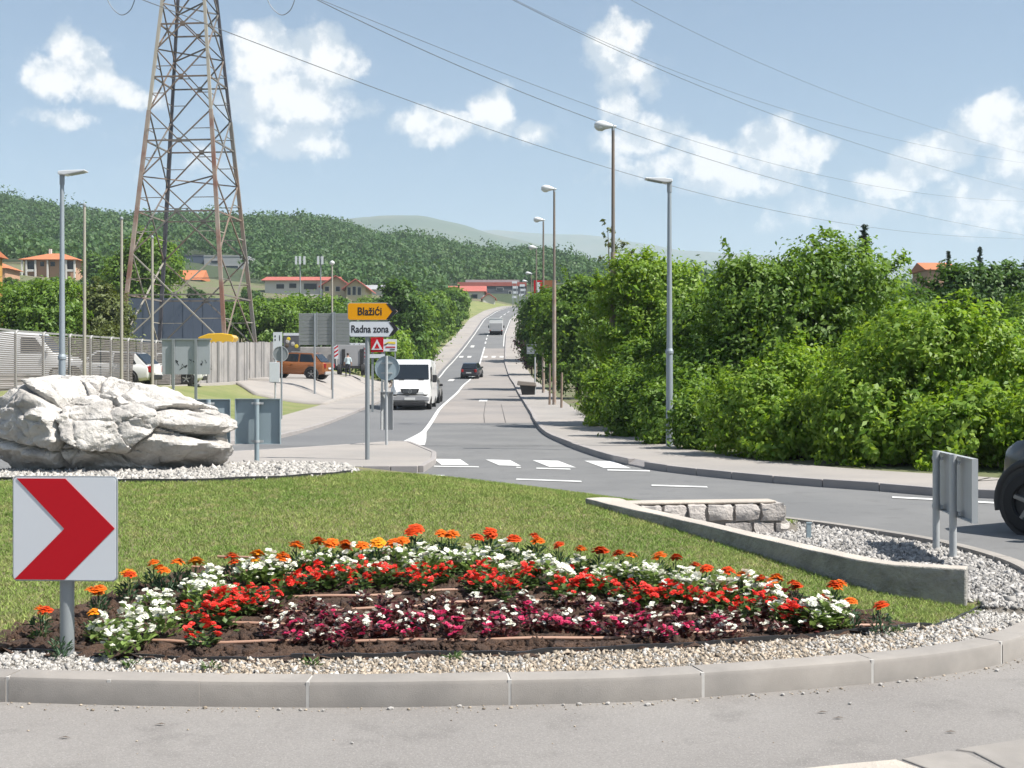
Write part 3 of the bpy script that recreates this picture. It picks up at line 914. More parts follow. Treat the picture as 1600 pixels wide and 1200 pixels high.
def grass(name, mask, per_m2, hgt, wid, m, label, ymax=99, ymin=0):
    x, y, z = scatter_pts(mask, per_m2, ymax, ymin)
    n = len(x)
    a = rng.random(n) * 2 * math.pi
    lean = rng.normal(0, .85, (n, 2)) * hgt
    h = hgt * rng.uniform(.5, 1.3, n)
    w = wid * rng.uniform(.7, 1.3, n)
    dx, dy = np.cos(a) * w, np.sin(a) * w
    V = np.stack([np.stack([x - dx, y - dy, z - .004], -1), np.stack([x + dx, y + dy, z - .004], -1), np.stack([x + lean[:, 0], y + lean[:, 1], z + h], -1)], 1)
    Fc = np.arange(n * 3).reshape(-1, 3)
    return tag(mesh_np(name, V.reshape(-1, 3), Fc, MATS[m]), label, 'grass', kind='stuff')
def grass_mat(name, a, b, c):
    m = bpy.data.materials.new(name); m.use_nodes = True
    N = NT(m.node_tree); bs = N.n['Principled BSDF']
    geo = N.new('ShaderNodeNewGeometry')
    big = N.noise(geo.outputs['Position'], .9, 6, .65); fine = N.noise(geo.outputs['Position'], 7, 5, .6)
    col = N.mix(N.smooth(big, .38, .64), a, b)
    col = N.mix(N.math('MULTIPLY', N.smooth(fine, .48, .7), .75), col, c)
    col = N.mix(1.0, col, fac_col(N, N.math('MULTIPLY_ADD', geo.outputs['Random Per Island'], .8, .6)), 'MULTIPLY')
    N.put(bs.inputs['Base Color'], col); bs.inputs['Roughness'].default_value = .75; bs.inputs['Specular IOR Level'].default_value = .25
    tr = N.new('ShaderNodeBsdfTranslucent'); N.put(tr.inputs[0], col)
    mx = N.new('ShaderNodeMixShader'); mx.inputs[0].default_value = .3
    N.l.new(bs.outputs[0], mx.inputs[1]); N.l.new(tr.outputs[0], mx.inputs[2]); N.l.new(mx.outputs[0], N.n['Material Output'].inputs[0])
    MATS[name] = m
grass_mat('grass', (.180, .272, .060), (.265, .330, .092), (.40, .36, .165))
grass('grass', grass_mask, 5400, .026, .0045, 'grass', 'short mown lawn on the island mound', 14.6, 6.5)

# ------------------------------------------------------------------ edging strips and drip hoses
def hose(name, pts_px, r, m, label, cat, lift=.0, flat_h=None, group=None):
    P = [on_g(*p) for p in pts_px]
    C = catmull([tuple(p) for p in P], 6)
    C[:, 2] = G(C[:, 0], C[:, 1]) + lift
    C[:, 2] += np.array([.004 * math.sin(i * .9 + r * 999) for i in range(len(C))])
    if flat_h:
        b = MB()
        nr = normals2(C)
        ring = [[(c[0] - n_[0] * r, c[1] - n_[1] * r, c[2] - .03), (c[0] + n_[0] * r, c[1] + n_[1] * r, c[2] - .03), (c[0] + n_[0] * r, c[1] + n_[1] * r, c[2] + flat_h), (c[0] - n_[0] * r, c[1] - n_[1] * r, c[2] + flat_h)] for c, n_ in zip(C, nr)]
        b.loft(ring); o = b.build(name, MATS[m])
    else:
        o = MB().tube([tuple(c) for c in C], r, 7).build(name, MATS[m], smooth=60)
    return tag(o, label, cat, group)
mat('hose_brown', (0.40, 0.235, 0.165), .55, .15, 6)
mat('edging', (0.028, 0.028, 0.03), .45, .2, 6)
hose('edging_strip', [p for p in EDGE_PX[:7]], .006, 'edging', 'black plastic edging strip left of the flower bed front', 'edging', flat_h=.022)
hose('edging_strip', [(455, 1032), (520, 1030)] + EDGE_PX[7:16], .007, 'edging', 'black plastic edging strip along the flower bed front', 'edging', flat_h=.030)
hose('edging_strip', [(1452, 982), (1478, 975), (1500, 966), (1522, 955), (1536, 944)], .009, 'edging', 'loose end of black edging curling at the wall foot', 'edging', lift=.012)
hose('edging_strip', STRIP_PX, .008, 'edging', 'black edging strip between the lawn and the boulder gravel', 'edging', flat_h=.035)
for k, pts in enumerate(([(215, 1006), (300, 1010), (480, 1008), (640, 1007), (800, 1005), (1000, 1001), (1200, 990), (1380, 982)], [(265, 978), (450, 982), (560, 980), (700, 975), (900, 972), (1090, 965)],
                         [(350, 958), (450, 962), (600, 956), (700, 948), (800, 944), (950, 948), (1100, 956)], [(420, 938), (560, 936), (700, 928), (800, 923), (900, 926), (1000, 934), (1120, 940)],
                         [(300, 890), (380, 896), (460, 903), (560, 900), (700, 895), (820, 897), (900, 905), (1010, 916)], [(340, 874), (420, 878), (520, 882), (600, 884)])):
    hose('drip_hose', pts, .0105, 'hose_brown', ('brown drip hose running along the very front of the flower bed', 'brown drip hose behind the front row of pink begonias', 'brown drip hose among the dark leaved begonias',
         'brown drip hose under the red begonias', 'brown drip hose between white and red begonias', 'short brown drip hose under the marigolds at the back left')[k], 'hose', lift=.022)

# ------------------------------------------------------------------ flowers
def leafy(n, spread, hgt, size, seed, upright=.5, width=.5):
    r = np.random.default_rng(seed)
    V = []; Fc = []
    for i in range(n):
        a = r.random() * 6.283; rad = spread * math.sqrt(r.random()) * .75
        z = hgt * (.12 + .88 * r.random()) * (1 - .35 * rad / spread)
        c = np.array([math.cos(a) * rad, math.sin(a) * rad, z])
        d = np.array([math.cos(a), math.sin(a), upright * r.uniform(.2, 1.6)]); d += r.normal(0, .35, 3); d /= np.linalg.norm(d)
        s = np.cross(d, [0, 0, 1]); s /= np.linalg.norm(s) + 1e-6
        L = size * r.uniform(.7, 1.25); w = L * width
        up = np.cross(s, d) * L * .12
        b = len(V)
        V += [c, c + d * L * .35 - s * w * .5 + up, c + d * L * .75 - s * w * .42 + up, c + d * L, c + d * L * .75 + s * w * .42 + up, c + d * L * .35 + s * w * .5 + up, c + d * L * .55]
        Fc += [(b, b + 6, b + 1), (b + 1, b + 6, b + 2), (b + 2, b + 6, b + 3), (b + 3, b + 6, b + 4), (b + 4, b + 6, b + 5), (b + 5, b + 6, b)]
    return np.array(V), np.array(Fc)
def petals(layers, seed):
    """layers: (count, inner radius, outer radius, z inner, z outer, width)"""
    r = np.random.default_rng(seed); V = []; Fc = []
    for cnt, r0, r1, z0, z1, w in layers:
        off = r.random() * 6.28
        for k in range(cnt):
            a = off + 2 * math.pi * k / cnt + r.normal(0, .08)
            ca, sa = math.cos(a), math.sin(a); t = np.array([-sa, ca, 0])
            zo = z1 + r.normal(0, .10) * abs(r1)
            p0 = np.array([ca * r0, sa * r0, z0]); p1 = np.array([ca * r1, sa * r1, zo]); mid = (p0 + p1) / 2 + np.array([0, 0, .12 * r1])
            b = len(V)
            V += [p0, mid - t * w * .5, p1 - t * w * .36, p1 + t * w * .36, mid + t * w * .5]
            Fc += [(b, b + 1, b + 4), (b + 1, b + 2, b + 4), (b + 2, b + 3, b + 4)]
    return np.array(V), np.array(Fc)
def as_mesh(name, VF, m):
    o = mesh_np(name, VF[0], VF[1], MATS[m]); me = o.data
    bpy.data.objects.remove(o)
    return me
mat('petal_white', (0.80, 0.80, 0.70), .6, .08, 30, 3, trans=.25, spec=.3)
mat('petal_red', (0.68, 0.035, 0.022), .5, .2, 30, 3, trans=.25, spec=.35)
mat('petal_pink', (0.55, 0.03, 0.115), .5, .2, 30, 3, trans=.25, spec=.35)
mat('petal_orange', (0.76, 0.15, 0.012), .6, .25, 40, 3, trans=.15, spec=.2)
mat('petal_rust', (0.62, 0.062, 0.010), .6, .25, 40, 3, trans=.15, spec=.2)
mat('petal_amber', (0.85, 0.30, 0.015), .6, .2, 40, 3, trans=.15, spec=.2)
mat('leaf_lime', (0.20, 0.29, 0.075), .5, .15, 20, 3, trans=.35, island=.3)
mat('leaf_green', (0.085, 0.145, 0.038), .5, .15, 20, 3, trans=.3, island=.35)
mat('leaf_blue_green', (0.060, 0.125, 0.060), .6, .15, 20, 3, trans=.25, island=.35)
mat('leaf_bronze', (0.085, 0.024, 0.022), .4, .15, 20, 3, trans=.2, island=.45)
mat('stem', (0.10, 0.16, 0.05), .6, .1)
mat('flower_eye', (0.75, 0.55, 0.05), .6, 0)
FM = {}
for v in range(3):
    FM['fol_white', v] = as_mesh('foliage', leafy(60, .090, .165, .050, 10 + v, .8, .62), 'leaf_lime')
    FM['fol_red', v] = as_mesh('foliage', leafy(50, .086, .130, .046, 20 + v, .5, .75), 'leaf_green')
    FM['fol_dark', v] = as_mesh('foliage', leafy(40, .080, .110, .044, 30 + v, .5, .75), 'leaf_bronze')
    FM['fol_mari', v] = as_mesh('foliage', leafy(80, .075, .16, .048, 40 + v, .9, .22), 'leaf_blue_green')
    for c in ('white', 'red', 'pink'):
        FM['bl_' + c, v] = as_mesh('blossom', petals([(4, .001, .0195, .0, .006, .022), (3, .0, .011, .004, .011, .014)], 50 + v), 'petal_' + c)
    for c in ('orange', 'rust', 'amber'):
        FM['hd_' + c, v] = as_mesh('flower_head', petals([(16, .004, .047, .002, -.004, .020), (14, .002, .040, .008, .008, .019), (11, .001, .029, .014, .018, .016), (7, .0, .016, .018, .025, .012)], 60 + v), 'petal_' + c)
stem_mesh = as_mesh('stem', (np.array([(-.004, 0, 0), (.004, 0, 0), (0, .005, 0), (-.003, 0, .2), (.003, 0, .2), (0, .004, .2)]), np.array([(0, 1, 4, 3), (1, 2, 5, 4), (2, 0, 3, 5)])), 'stem')
frand = random.Random(3)
def child(me, name, parent, loc, rot, sc):
    o = bpy.data.objects.new(name, me); COL.objects.link(o); o.parent = parent
    o.location = loc; o.rotation_euler = rot; o.scale = (sc, sc, sc)
    return o
def begonia(name, px, py, fol, bl, nb, spread, hgt, sc, label, cat, group):
    p = on_g(px, py)
    s = sc * frand.uniform(.85, 1.15)
    t = empty(name, p, frand.random() * 6.28, label, cat, group)
    t.scale = (s, s, s)
    v = frand.randrange(3)
    child(FM[fol, v], 'foliage', t, (0, 0, -.005), (0, 0, 0), 1)
    for k in range(nb):
        a = frand.random() * 6.28; r = spread * math.sqrt(frand.random())
        z = hgt * (1 - .45 * (r / spread) ** 2) * frand.uniform(.8, 1.15)
        child(FM[bl, frand.randrange(3)], 'blossom', t, (math.cos(a) * r, math.sin(a) * r, z), (frand.uniform(-.7, .5) + .35, frand.uniform(-.5, .5), frand.random() * 6.28), frand.uniform(.75, 1.25))
    return t
def side(px): return 'left' if px < 520 else 'right' if px > 960 else 'middle'
WHITE = [(165, 978), (205, 955), (210, 990), (262, 930), (258, 975), (228, 940), (298, 915), (330, 905), (352, 918), (388, 890), (415, 893), (440, 885), (480, 872), (505, 868), (535, 878), (562, 872), (590, 880), (622, 862), (640, 880), (680, 878), (700, 868), (730, 872),
         (765, 880), (792, 860), (800, 885), (855, 883), (870, 893), (902, 880), (925, 890), (950, 886), (975, 892), (1000, 893), (1022, 905), (1045, 903), (1082, 910), (1110, 918), (1130, 915), (1160, 922), (1185, 928), (1205, 933), (1252, 950), (1290, 952), (1312, 962), (1275, 965), (1225, 948)]
RED = [(322, 990), (345, 968), (300, 950), (318, 958), (335, 938), (368, 930), (392, 938), (415, 930), (440, 915), (462, 908), (480, 905), (508, 905), (528, 900), (560, 910), (592, 898), (612, 893), (650, 890), (680, 888), (662, 905), (735, 905), (752, 898), (775, 903), (815, 902), (790, 918),
       (885, 903), (905, 910), (878, 918), (948, 912), (968, 925), (988, 922), (1012, 935), (1045, 925), (1075, 930), (1098, 938), (1135, 930), (1160, 942), (1192, 945), (1215, 938), (1250, 957), (1232, 966), (1120, 945)]
PINK = [(515, 965), (548, 985), (560, 972), (600, 985), (592, 965), (640, 958), (640, 985), (690, 968), (712, 975), (700, 985), (758, 985), (770, 970), (818, 968), (826, 960), (862, 975), (888, 972), (930, 975), (925, 962), (985, 948), (1002, 988), (1000, 968), (1080, 978), (1068, 962), (1122, 970), (500, 985), (535, 1000), (470, 978), (455, 990), (960, 985), (1040, 985)]
WHITE += [(590, 862), (330, 925), (425, 880), (655, 866), (745, 862), (825, 872), (1065, 905), (545, 866), (185, 1000)]
RED += [(570, 888), (705, 893), (830, 895), (640, 900), (920, 905), (1030, 922), (380, 945), (360, 950), (500, 893), (760, 912)]
for px, py in [(a + frand.uniform(-7, 7), b + frand.uniform(-6, 6)) for a, b in WHITE]:
    begonia('white_begonia', px, py + 30, 'fol_white', 'bl_white', 22, .088, .175, 1.06, f'white flowering plant with lime green leaves, {side(px)} stretch of the bed\'s white band', 'flower plant', 'white flowers behind the red band')
for px, py in [(a + frand.uniform(-7, 7), b + frand.uniform(-6, 6)) for a, b in RED]:
    begonia('red_begonia', px, py + 24, 'fol_red', 'bl_red', 18, .086, .145, 1.05, f'red begonia with green leaves, {side(px)} stretch of the bed\'s red band', 'flower plant', 'red begonias in the middle band')
for px, py in [(a + frand.uniform(-7, 7), b + frand.uniform(-6, 6)) for a, b in PINK]:
    begonia('pink_begonia', px, py + 18, 'fol_dark', 'bl_pink', 10, .070, .118, .90, f'pink begonia with dark bronze leaves near the bed front, {side(px)} stretch', 'flower plant', 'pink begonias at the front of the bed')
DARK = []
for k in range(400):
    px = frand.uniform(420, 1290); lo = 935 + 30 * max(0, (px - 900) / 400) ** 1.2; py = frand.uniform(lo, lo + 52 if px < 1150 else lo + 22)
    if px < 560: py += 8
    if all((px - a) ** 2 + (2.0 * (py - b)) ** 2 > 27 ** 2 for a, b in DARK) and all((px - a) ** 2 + (2.0 * (py - b)) ** 2 > 17 ** 2 for a, b in PINK): DARK.append((px, py))
for px, py in DARK[:88]:
    begonia('white_begonia', px, py + 14, 'fol_dark', 'bl_white', 6, .068, .113, .86, f'white begonia with dark bronze leaves behind the pink ones, {side(px)} stretch', 'flower plant', 'white begonias with dark leaves')
MARI = [(63, 952, 2), (155, 921, 3), (147, 958, 1), (200, 897, 2), (240, 880, 2), (256, 892, 1), (278, 880, 1), (306, 878, 1), (362, 870, 2), (402, 867, 2), (442, 869, 2), (463, 853, 1), (497, 847, 1), (518, 849, 1), (540, 850, 2), (566, 853, 1), (590, 849, 1), (628, 846, 2), (650, 827, 3),
        (690, 834, 2), (706, 836, 1), (746, 841, 2), (766, 832, 2), (803, 843, 1), (835, 838, 2), (873, 852, 1), (907, 859, 1), (936, 861, 2), (966, 866, 1), (986, 869, 1), (1030, 870, 1), (1056, 872, 1), (1086, 884, 1), (1104, 889, 1), (1137, 893, 1), (1160, 899, 1), (1190, 905, 1),
        (1214, 903, 2), (1240, 912, 2), (1302, 914, 3), (1285, 935, 1), (1330, 940, 1), (1376, 947, 1), (95, 985, 0)]
MARI.sort()
for mi_, (px, py, nh) in enumerate(MARI):
    p = on_g(px, py + 46)
    where = 'left of the chevron post' if px < 100 else 'just right of the chevron post' if px < 180 else 'on the bed\'s left rim' if px < 330 else 'on the bed\'s right rim' if px > 1000 else 'on the bed\'s back rim'
    t = empty('marigold', p, frand.random() * 6.28, f'{"orange" if nh < 2 else "bushy orange"} marigold {where}, number {mi_ + 1} counting from the left', 'marigold', 'marigolds round the rim of the bed')
    hh = (46 / F * p.y)
    sc = max(.7, min(1.25, hh / .2))
    t.scale = (sc, sc, sc)
    child(FM['fol_mari', frand.randrange(3)], 'foliage', t, (0, 0, -.005), (0, 0, 0), 1)
    for k in range(nh):
        dx, dy, dz = (0, 0, .2) if k == 0 else (frand.uniform(-.06, .06), frand.uniform(-.04, .04), frand.uniform(.165, .2))
        child(stem_mesh, 'stem', t, (dx, dy, dz - .2), (0, 0, 0), 1)
        c = frand.choice(['orange', 'rust', 'rust', 'orange', 'amber'] if px < 700 else ['orange', 'rust', 'rust', 'rust', 'orange'])
        child(FM['hd_' + c, frand.randrange(3)], 'flower_head', t, (dx, dy, dz), (frand.uniform(-.1, .35), frand.uniform(-.2, .2), frand.random() * 6.28), frand.uniform(.95, 1.3))

# ------------------------------------------------------------------ boulder
def boulder():
    c = Vector((-4.80, 14.75, 1.02))
    bm = bmesh.new(); bmesh.ops.create_icosphere(bm, subdivisions=7, radius=1)
    rr = np.random.default_rng(8)
    D = np.array([v.co[:] for v in bm.verts]); D /= np.linalg.norm(D, axis=1)[:, None]
    ell = np.array([1.62, 1.0, .56])
    # facets: half spaces touching an ellipsoid, some cut deeper
    nr = rr.normal(size=(34, 3)); nr /= np.linalg.norm(nr, axis=1)[:, None]
    extra = np.array([(.35, -.5, .8), (.15, -.75, .62), (-.25, -.6, .75), (.55, -.25, .85), (-.6, -.5, .6), (.3, -.85, -.35), (0, -.8, -.6), (-.4, -.8, -.55), (.75, -.55, -.4), (.5, -.2, .9)])
    extra /= np.linalg.norm(extra, axis=1)[:, None]
    nr = np.vstack([nr, extra])
    sup = np.linalg.norm(nr * ell, axis=1) * rr.uniform(.80, .98, len(nr))
    dots = D @ nr.T
    rad = np.where(dots > 1e-3, sup[None] / np.maximum(dots, 1e-3), 9).min(axis=1)
    # a slab that juts out to the right, and a dome on the left
    for (ax, ay, az_, ex, ey, ez, cx_, cz_) in ((1, 0, 0, 1.08, .60, .25, .60, .23), (1, 0, 0, .62, .72, .58, -.45, .10)):
        o = np.array([cx_, -.05, cz_]); e = np.array([ex, ey, ez])
        A = ((D / e) ** 2).sum(1); B = -2 * ((D * o) / e ** 2).sum(1); Cc = ((o / e) ** 2).sum() - 1
        disc = np.maximum(B * B - 4 * A * Cc, 0)
        t = np.where(B * B - 4 * A * Cc > 0, (-B + np.sqrt(disc)) / (2 * A), 0)
        rad = np.maximum(rad, t)
    P = D * rad[:, None]
    out = []
    for i, (d, r) in enumerate(zip(D, rad)):
        p = Vector(P[i])
        qv = Vector((p.x * 1.0 - p.z * .5, p.y, p.z * 1.6 + p.x * .75))        # tilted bedding
        f, pts = noise.voronoi(qv * .95 + Vector((3, 1, 2)), distance_metric='DISTANCE')
        crack = min(1, (f[1] - f[0]) * 8.0)
        f2, p2_ = noise.voronoi(qv * 2.2 + Vector((9, 4, 1)), distance_metric='DISTANCE')
        tilt = (qv - (p2_[0] - Vector((9, 4, 1))) / 2.2).dot(noise.noise_vector(p2_[0] * 1.9)) * .22
        crack2 = min(1, (f2[1] - f2[0]) * 5.5)
        h = noise.hetero_terrain(p * 1.6 + Vector((5, 5, 5)), .9, 2.1, 6, .4)
        st_p = Vector((p.x * .8 + p.z * 2.2, p.y * 1.2, p.z * 5.0 - p.x * 2.6))      # thin inclined layers
        rdg = noise.ridged_multi_fractal(st_p * .75, .9, 2.1, 5, 1.0, 2.0)
        step = noise.noise(pts[0] * 3.7) * .10 + (qv - (pts[0] - Vector((3, 1, 2))) / .95 * 1.0).dot(noise.noise_vector(pts[0] * 2.3)) * .38
        dr = -.15 * (1 - crack) ** 1.5 - .030 * (1 - crack2) ** 2 + step + .05 * (h - .6) + .030 * (rdg - 1.0) * 1.3
        dr += tilt + .017 * noise.fractal(Vector((p.x * 4 + p.z * 3, p.y * 5, p.z * 9 - p.x * 4)), .7, 2.1, 6)
        if p.z < -.32: dr *= .5
        out.append(Vector(P[i]) + Vector(d) * dr)
    for v, p in zip(bm.verts, out):
        k = float(sstep(-.50, -.02, p.z)); ky = .66 + .34 * k; k = .86 + .14 * k                 # the flanks overhang the foot
        zz = p.z * (1 - .15 * float(sstep(-.25, 1.5, p.x))) if p.z > 0 else p.z
        v.co = Vector((p.x * k, p.y * ky, min(zz, .60 + (zz - .60) * .4)))
    me = bpy.data.meshes.new('boulder'); bm.to_mesh(me); bm.free()
    me.polygons.foreach_set('use_smooth', np.ones(len(me.polygons), dtype=bool))
    me.set_sharp_from_angle(angle=R(30))
    me.materials.append(MATS['rock'])
    o = link(bpy.data.objects.new('boulder', me)); o.location = c
    o.rotation_euler = (0, R(3), R(-6))
    return tag(o, 'huge cracked pale limestone boulder lying on white gravel', 'boulder')
boulder()

# ------------------------------------------------------------------ the two low walls
def concrete_wall():
    n = len(WALL) - 1; th = .20
    NR = -normals2(WALL)                                                     # to the right, away from the lawn
    b = MB(); rings = []
    for i in range(n + 1):
        t = i / n; p = WALL[i]; nr = NR[i]
        w = th * .85 + (.17 * sstep(.72, .96, t)) - .14 * sstep(.97, 1.0, t)
        zt = float(np.interp(p[1], [8.8, 9.16, 9.84, 11.13, 11.9, 12.36], [.325, .325, .36, .42, .47, .50]))
        wob = .0015 * math.sin(i * 2.1)
        l = p - nr * .005; r_ = p + nr * w
        rings.append([(l[0], l[1], -.05), (r_[0], r_[1], -.05), (r_[0] - nr[0] * .004, r_[1] - nr[1] * .004, zt + wob), (l[0] + nr[0] * .012, l[1] + nr[1] * .012, zt + wob)])
    k = 4
    vs = [p for r_ in rings for p in r_]; b.v = list(vs)
    for i in range(n):
        for j in range(k):
            a = i * k + j; c = i * k + (j + 1) % k
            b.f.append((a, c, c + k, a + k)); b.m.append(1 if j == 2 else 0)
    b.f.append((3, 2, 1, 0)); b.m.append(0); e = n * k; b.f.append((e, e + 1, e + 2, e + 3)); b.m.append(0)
    o = b.build('concrete_wall', [MATS['concrete_face'], MATS['concrete']], bevel=.012)  # top faces creamier and paler than the sides, sunlight painted into their colour
    return tag(o, 'low concrete retaining wall curving down beside the lawn', 'wall')
concrete_wall()
def stone_wall():
    A = np.array([1.02, 12.72]); B = np.array([2.82, 12.98])
    d = (B - A) / np.linalg.norm(B - A); nr = np.array([-d[1], d[0]]); L = np.linalg.norm(B - A)
    t = empty('stone_wall', (A[0], A[1], 0), math.atan2(d[1], d[0]), 'short low wall of rough grey stones behind the concrete wall', 'wall')
    MB().box((L / 2, .14, .17), (L - .06, .20, .38)).build('mortar_core', MATS['mortar'], t)
    x = 0; rs = random.Random(4)
    for row, (z0, h) in enumerate(((.03, .17), (.21, .185))):
        x = -.02 + row * -.03
        while x < L - .08:
            w = rs.uniform(.17, .32)
            w = min(w, L - x)
            hh = h * rs.uniform(.85, 1.04)
            bm = bmesh.new(); bmesh.ops.create_cube(bm, size=1)
            bmesh.ops.subdivide_edges(bm, edges=bm.edges, cuts=2, use_grid_fill=True)
            for v in bm.verts:
                c = v.co.copy()
                rnd = 1 - .10 * (abs(c.x * 2) ** 4 + abs(c.z * 2) ** 4) / 2
                v.co = Vector((c.x * w * .94 * rnd, c.y * .30 * rnd, c.z * hh * rnd)) + Vector((rs.uniform(-.014, .014), rs.uniform(-.02, .02), rs.uniform(-.012, .012)))
            me = bpy.data.meshes.new('stone'); bm.to_mesh(me); bm.free(); me.materials.append(MATS['wall_stone'])
            me.polygons.foreach_set('use_smooth', np.ones(len(me.polygons), dtype=bool)); me.set_sharp_from_angle(angle=R(40))
            o = link(bpy.data.objects.new('stone', me), t)
            o.location = (x + w / 2, .13, z0 + h / 2)
            x += w + .008
    cap = MB()
    cap.box((L / 2 - .05, .17, .402), (L - .15, .24, .025))
    cap.build('cap', MATS['concrete'], t, bevel=.01)
stone_wall()
p = on_g(1273, 848)
st_ = MB().box((0, 0, .075), (.045, .03, .17)).box((0, -.012, .16), (.055, .012, .02))
o = st_.build('marker_stake', MATS['galv_back'], bevel=.004); o.location = (p.x, p.y + .25, .085)
tag(o, 'small blue grey stake standing in the gravel by the stone wall', 'stake')

# ------------------------------------------------------------------ chevron sign at the front
def rounded_rect(w, h, r, n=5):
    pts = []
    for cx, cy, a0 in ((w / 2 - r, h / 2 - r, 0), (-w / 2 + r, h / 2 - r, 90), (-w / 2 + r, -h / 2 + r, 180), (w / 2 - r, -h / 2 + r, 270)):
        for k in range(n + 1):
            a = R(a0 + 90 * k / n); pts.append((cx + r * math.cos(a), cy + r * math.sin(a)))
    return pts
def text_mesh(s, size, m, parent, name, loc, rot, extrude=.001, spacing=1.0, sx=1.0):
    cu = bpy.data.curves.new(name, 'FONT'); cu.body = s; cu.size = size; cu.align_x = 'CENTER'; cu.align_y = 'CENTER'; cu.extrude = extrude; cu.space_character = spacing; cu.offset = size * .02
    o = bpy.data.objects.new(name, cu); COL.objects.link(o)
    bpy.context.view_layer.update()
    me = bpy.data.meshes.new_from_object(o.evaluated_get(bpy.context.evaluated_depsgraph_get()))
    bpy.data.objects.remove(o)
    me.materials.clear(); me.materials.append(MATS[m])
    t = link(bpy.data.objects.new(name, me), parent); t.location = loc; t.rotation_euler = rot; t.scale = (sx, 1, 1)
    return t
bw = .57
cs = empty('chevron_sign', (-2.405, 6.92, .11), R(-3), 'red and white chevron board on a grey post at the kerb', 'road sign')
cz = CAMZ - (824 - CY) / F * 6.92 - .11
MB().cyl((0, 0, -.1), (0, 0, cz + .24), .038, n=20).build('post', MATS['post_grey'], cs, smooth=40)
ox = .012
MB().prism([(x + ox, z + cz) for x, z in rounded_rect(bw, bw * .985, .025)], -.062, -.045, axis='Y').build('frame', MATS['galv'], cs)
MB().prism([(x + ox, z + cz) for x, z in rounded_rect(bw - .012, bw * .985 - .012, .02)], -.066, -.0625, axis='Y').build('board', MATS['sign_white'], cs)
ch = [(.045, .022), (.51, .022), (.982, .495), (.50, .985), (.022, .985), (.50, .5)]
MB().prism([(ox - bw / 2 + u * bw, cz + bw * .985 / 2 - v * bw * .985) for u, v in ch][::-1], -.0695, -.0665, axis='Y').build('chevron', MATS['sign_red'], cs)
for dz in (.15, -.15): MB().box((0, -.038, cz + dz), (.30, .012, .03)).build('clamp', MATS['galv'], cs)

def board_back(loc, rz, w, h, posts, z0, label, depth=.05, post_r=.03, group=None, tall=.06, m='galv_back'):
    """a chevron board seen from behind: folded sheet with a rim, clamps and posts"""
    t = empty('chevron_sign', loc, rz, label, 'road sign', group)
    MB().box((0, .020, z0 + h / 2), (w, .006, h)).build('board', MATS[m], t)
    rim = MB()
    rim.box((0, 0, z0 + h + .004), (w + .012, depth, .008)).box((0, 0, z0 - .004), (w + .012, depth, .008))
    rim.box((-w / 2 - .002, 0, z0 + h / 2), (.008, depth, h)).box((w / 2 + .002, 0, z0 + h / 2), (.008, depth, h))
    rim.build('rim', MATS[m], t)
    for x in posts:
        MB().cyl((x, -.028 - post_r, -.25), (x, -.028 - post_r, z0 + h + tall), post_r, n=14).build('post', MATS[m], t, smooth=40)
        for zc_ in (z0 + h - .05, z0 + .03):
            MB().box((x, -.022, zc_), (.15, .014, .028)).cyl((x, -.028 - post_r, zc_ - .014), (x, -.028 - post_r, zc_ + .014), post_r + .006, n=14).build('clamp', MATS['galv_light'], t)
    return t
p = at(403, 722, 16.2)
board_back((p.x, p.y, p.z), R(-2), .565, .56, [0], .235, 'blue grey back of a single post chevron board right of the boulder', tall=.0)
p = at(326, 722, 16.6)
board_back((p.x, p.y, p.z), R(10), .54, .56, [0], .25, 'back of a chevron board half hidden behind the boulder tip', tall=.0)
board_back((3.905, 11.3, .05), R(-95.4), 1.36, .52, [-.42, .20], .40, 'back of a wide chevron board on two posts beside the gravel', post_r=.032, tall=.02, m='galv_light')  # paler metal than the other boards: sunlight on this back put into its colour

# stray stones on the carriageway along the kerb
sm = MB(); sm.add(ICO_V * np.array([.016, .011, .008]), ICO_F.tolist()); so_ = sm.build('stray_pebble', MATS['pebble']); 
srand = random.Random(9)
spots = [(436, 1111), (470, 1112), (505, 1113), (610, 1110), (718, 1106), (880, 1104), (905, 1103), (950, 1102), (1055, 1096), (1176, 1088), (1223, 1088), (1255, 1086), (1278, 1085), (1376, 1072), (1405, 1068), (1418, 1066), (1432, 1062), (1328, 1102), (1012, 1104), (183, 1112), (550, 1164), (1558, 1050)]
for i, (px, py) in enumerate(spots):
    o = so_ if i == 0 else so_.copy()
    if i: COL.objects.link(o)
    x, y = flat(px, py)
    o.location = (x, y, .010); s = srand.uniform(.6, 1.3); o.scale = (s, s, s); o.rotation_euler = (0, 0, srand.random() * 6)
    tag(o, f'small pale pebble lying on the road off the kerb, {"left half" if px < 800 else "right half"} of the photo', 'pebble', 'pebbles strewn on the road')
for k, (px, py) in enumerate([(100, 1156), (250, 1135), (1310, 1125), (1285, 1116), (1485, 1147)]):
    x, y = flat(px, py)
    b = MB().add([(-.03, 0, 0), (0, -.008, .006), (.03, .002, .002), (.004, .009, .007)], [(0, 1, 3), (1, 2, 3)])
    o = b.build('dry_leaf', MATS['bark']); o.location = (x, y, .008)
    tag(o, ['dark dry leaf on the asphalt in the photo\'s lower left corner', 'dry leaf lying below the chevron sign', 'larger dark dry leaf on the asphalt right of centre', 'smaller dark dry leaf on the asphalt right of centre', 'tiny dry leaf near the flush paving corner'][k], 'leaf')
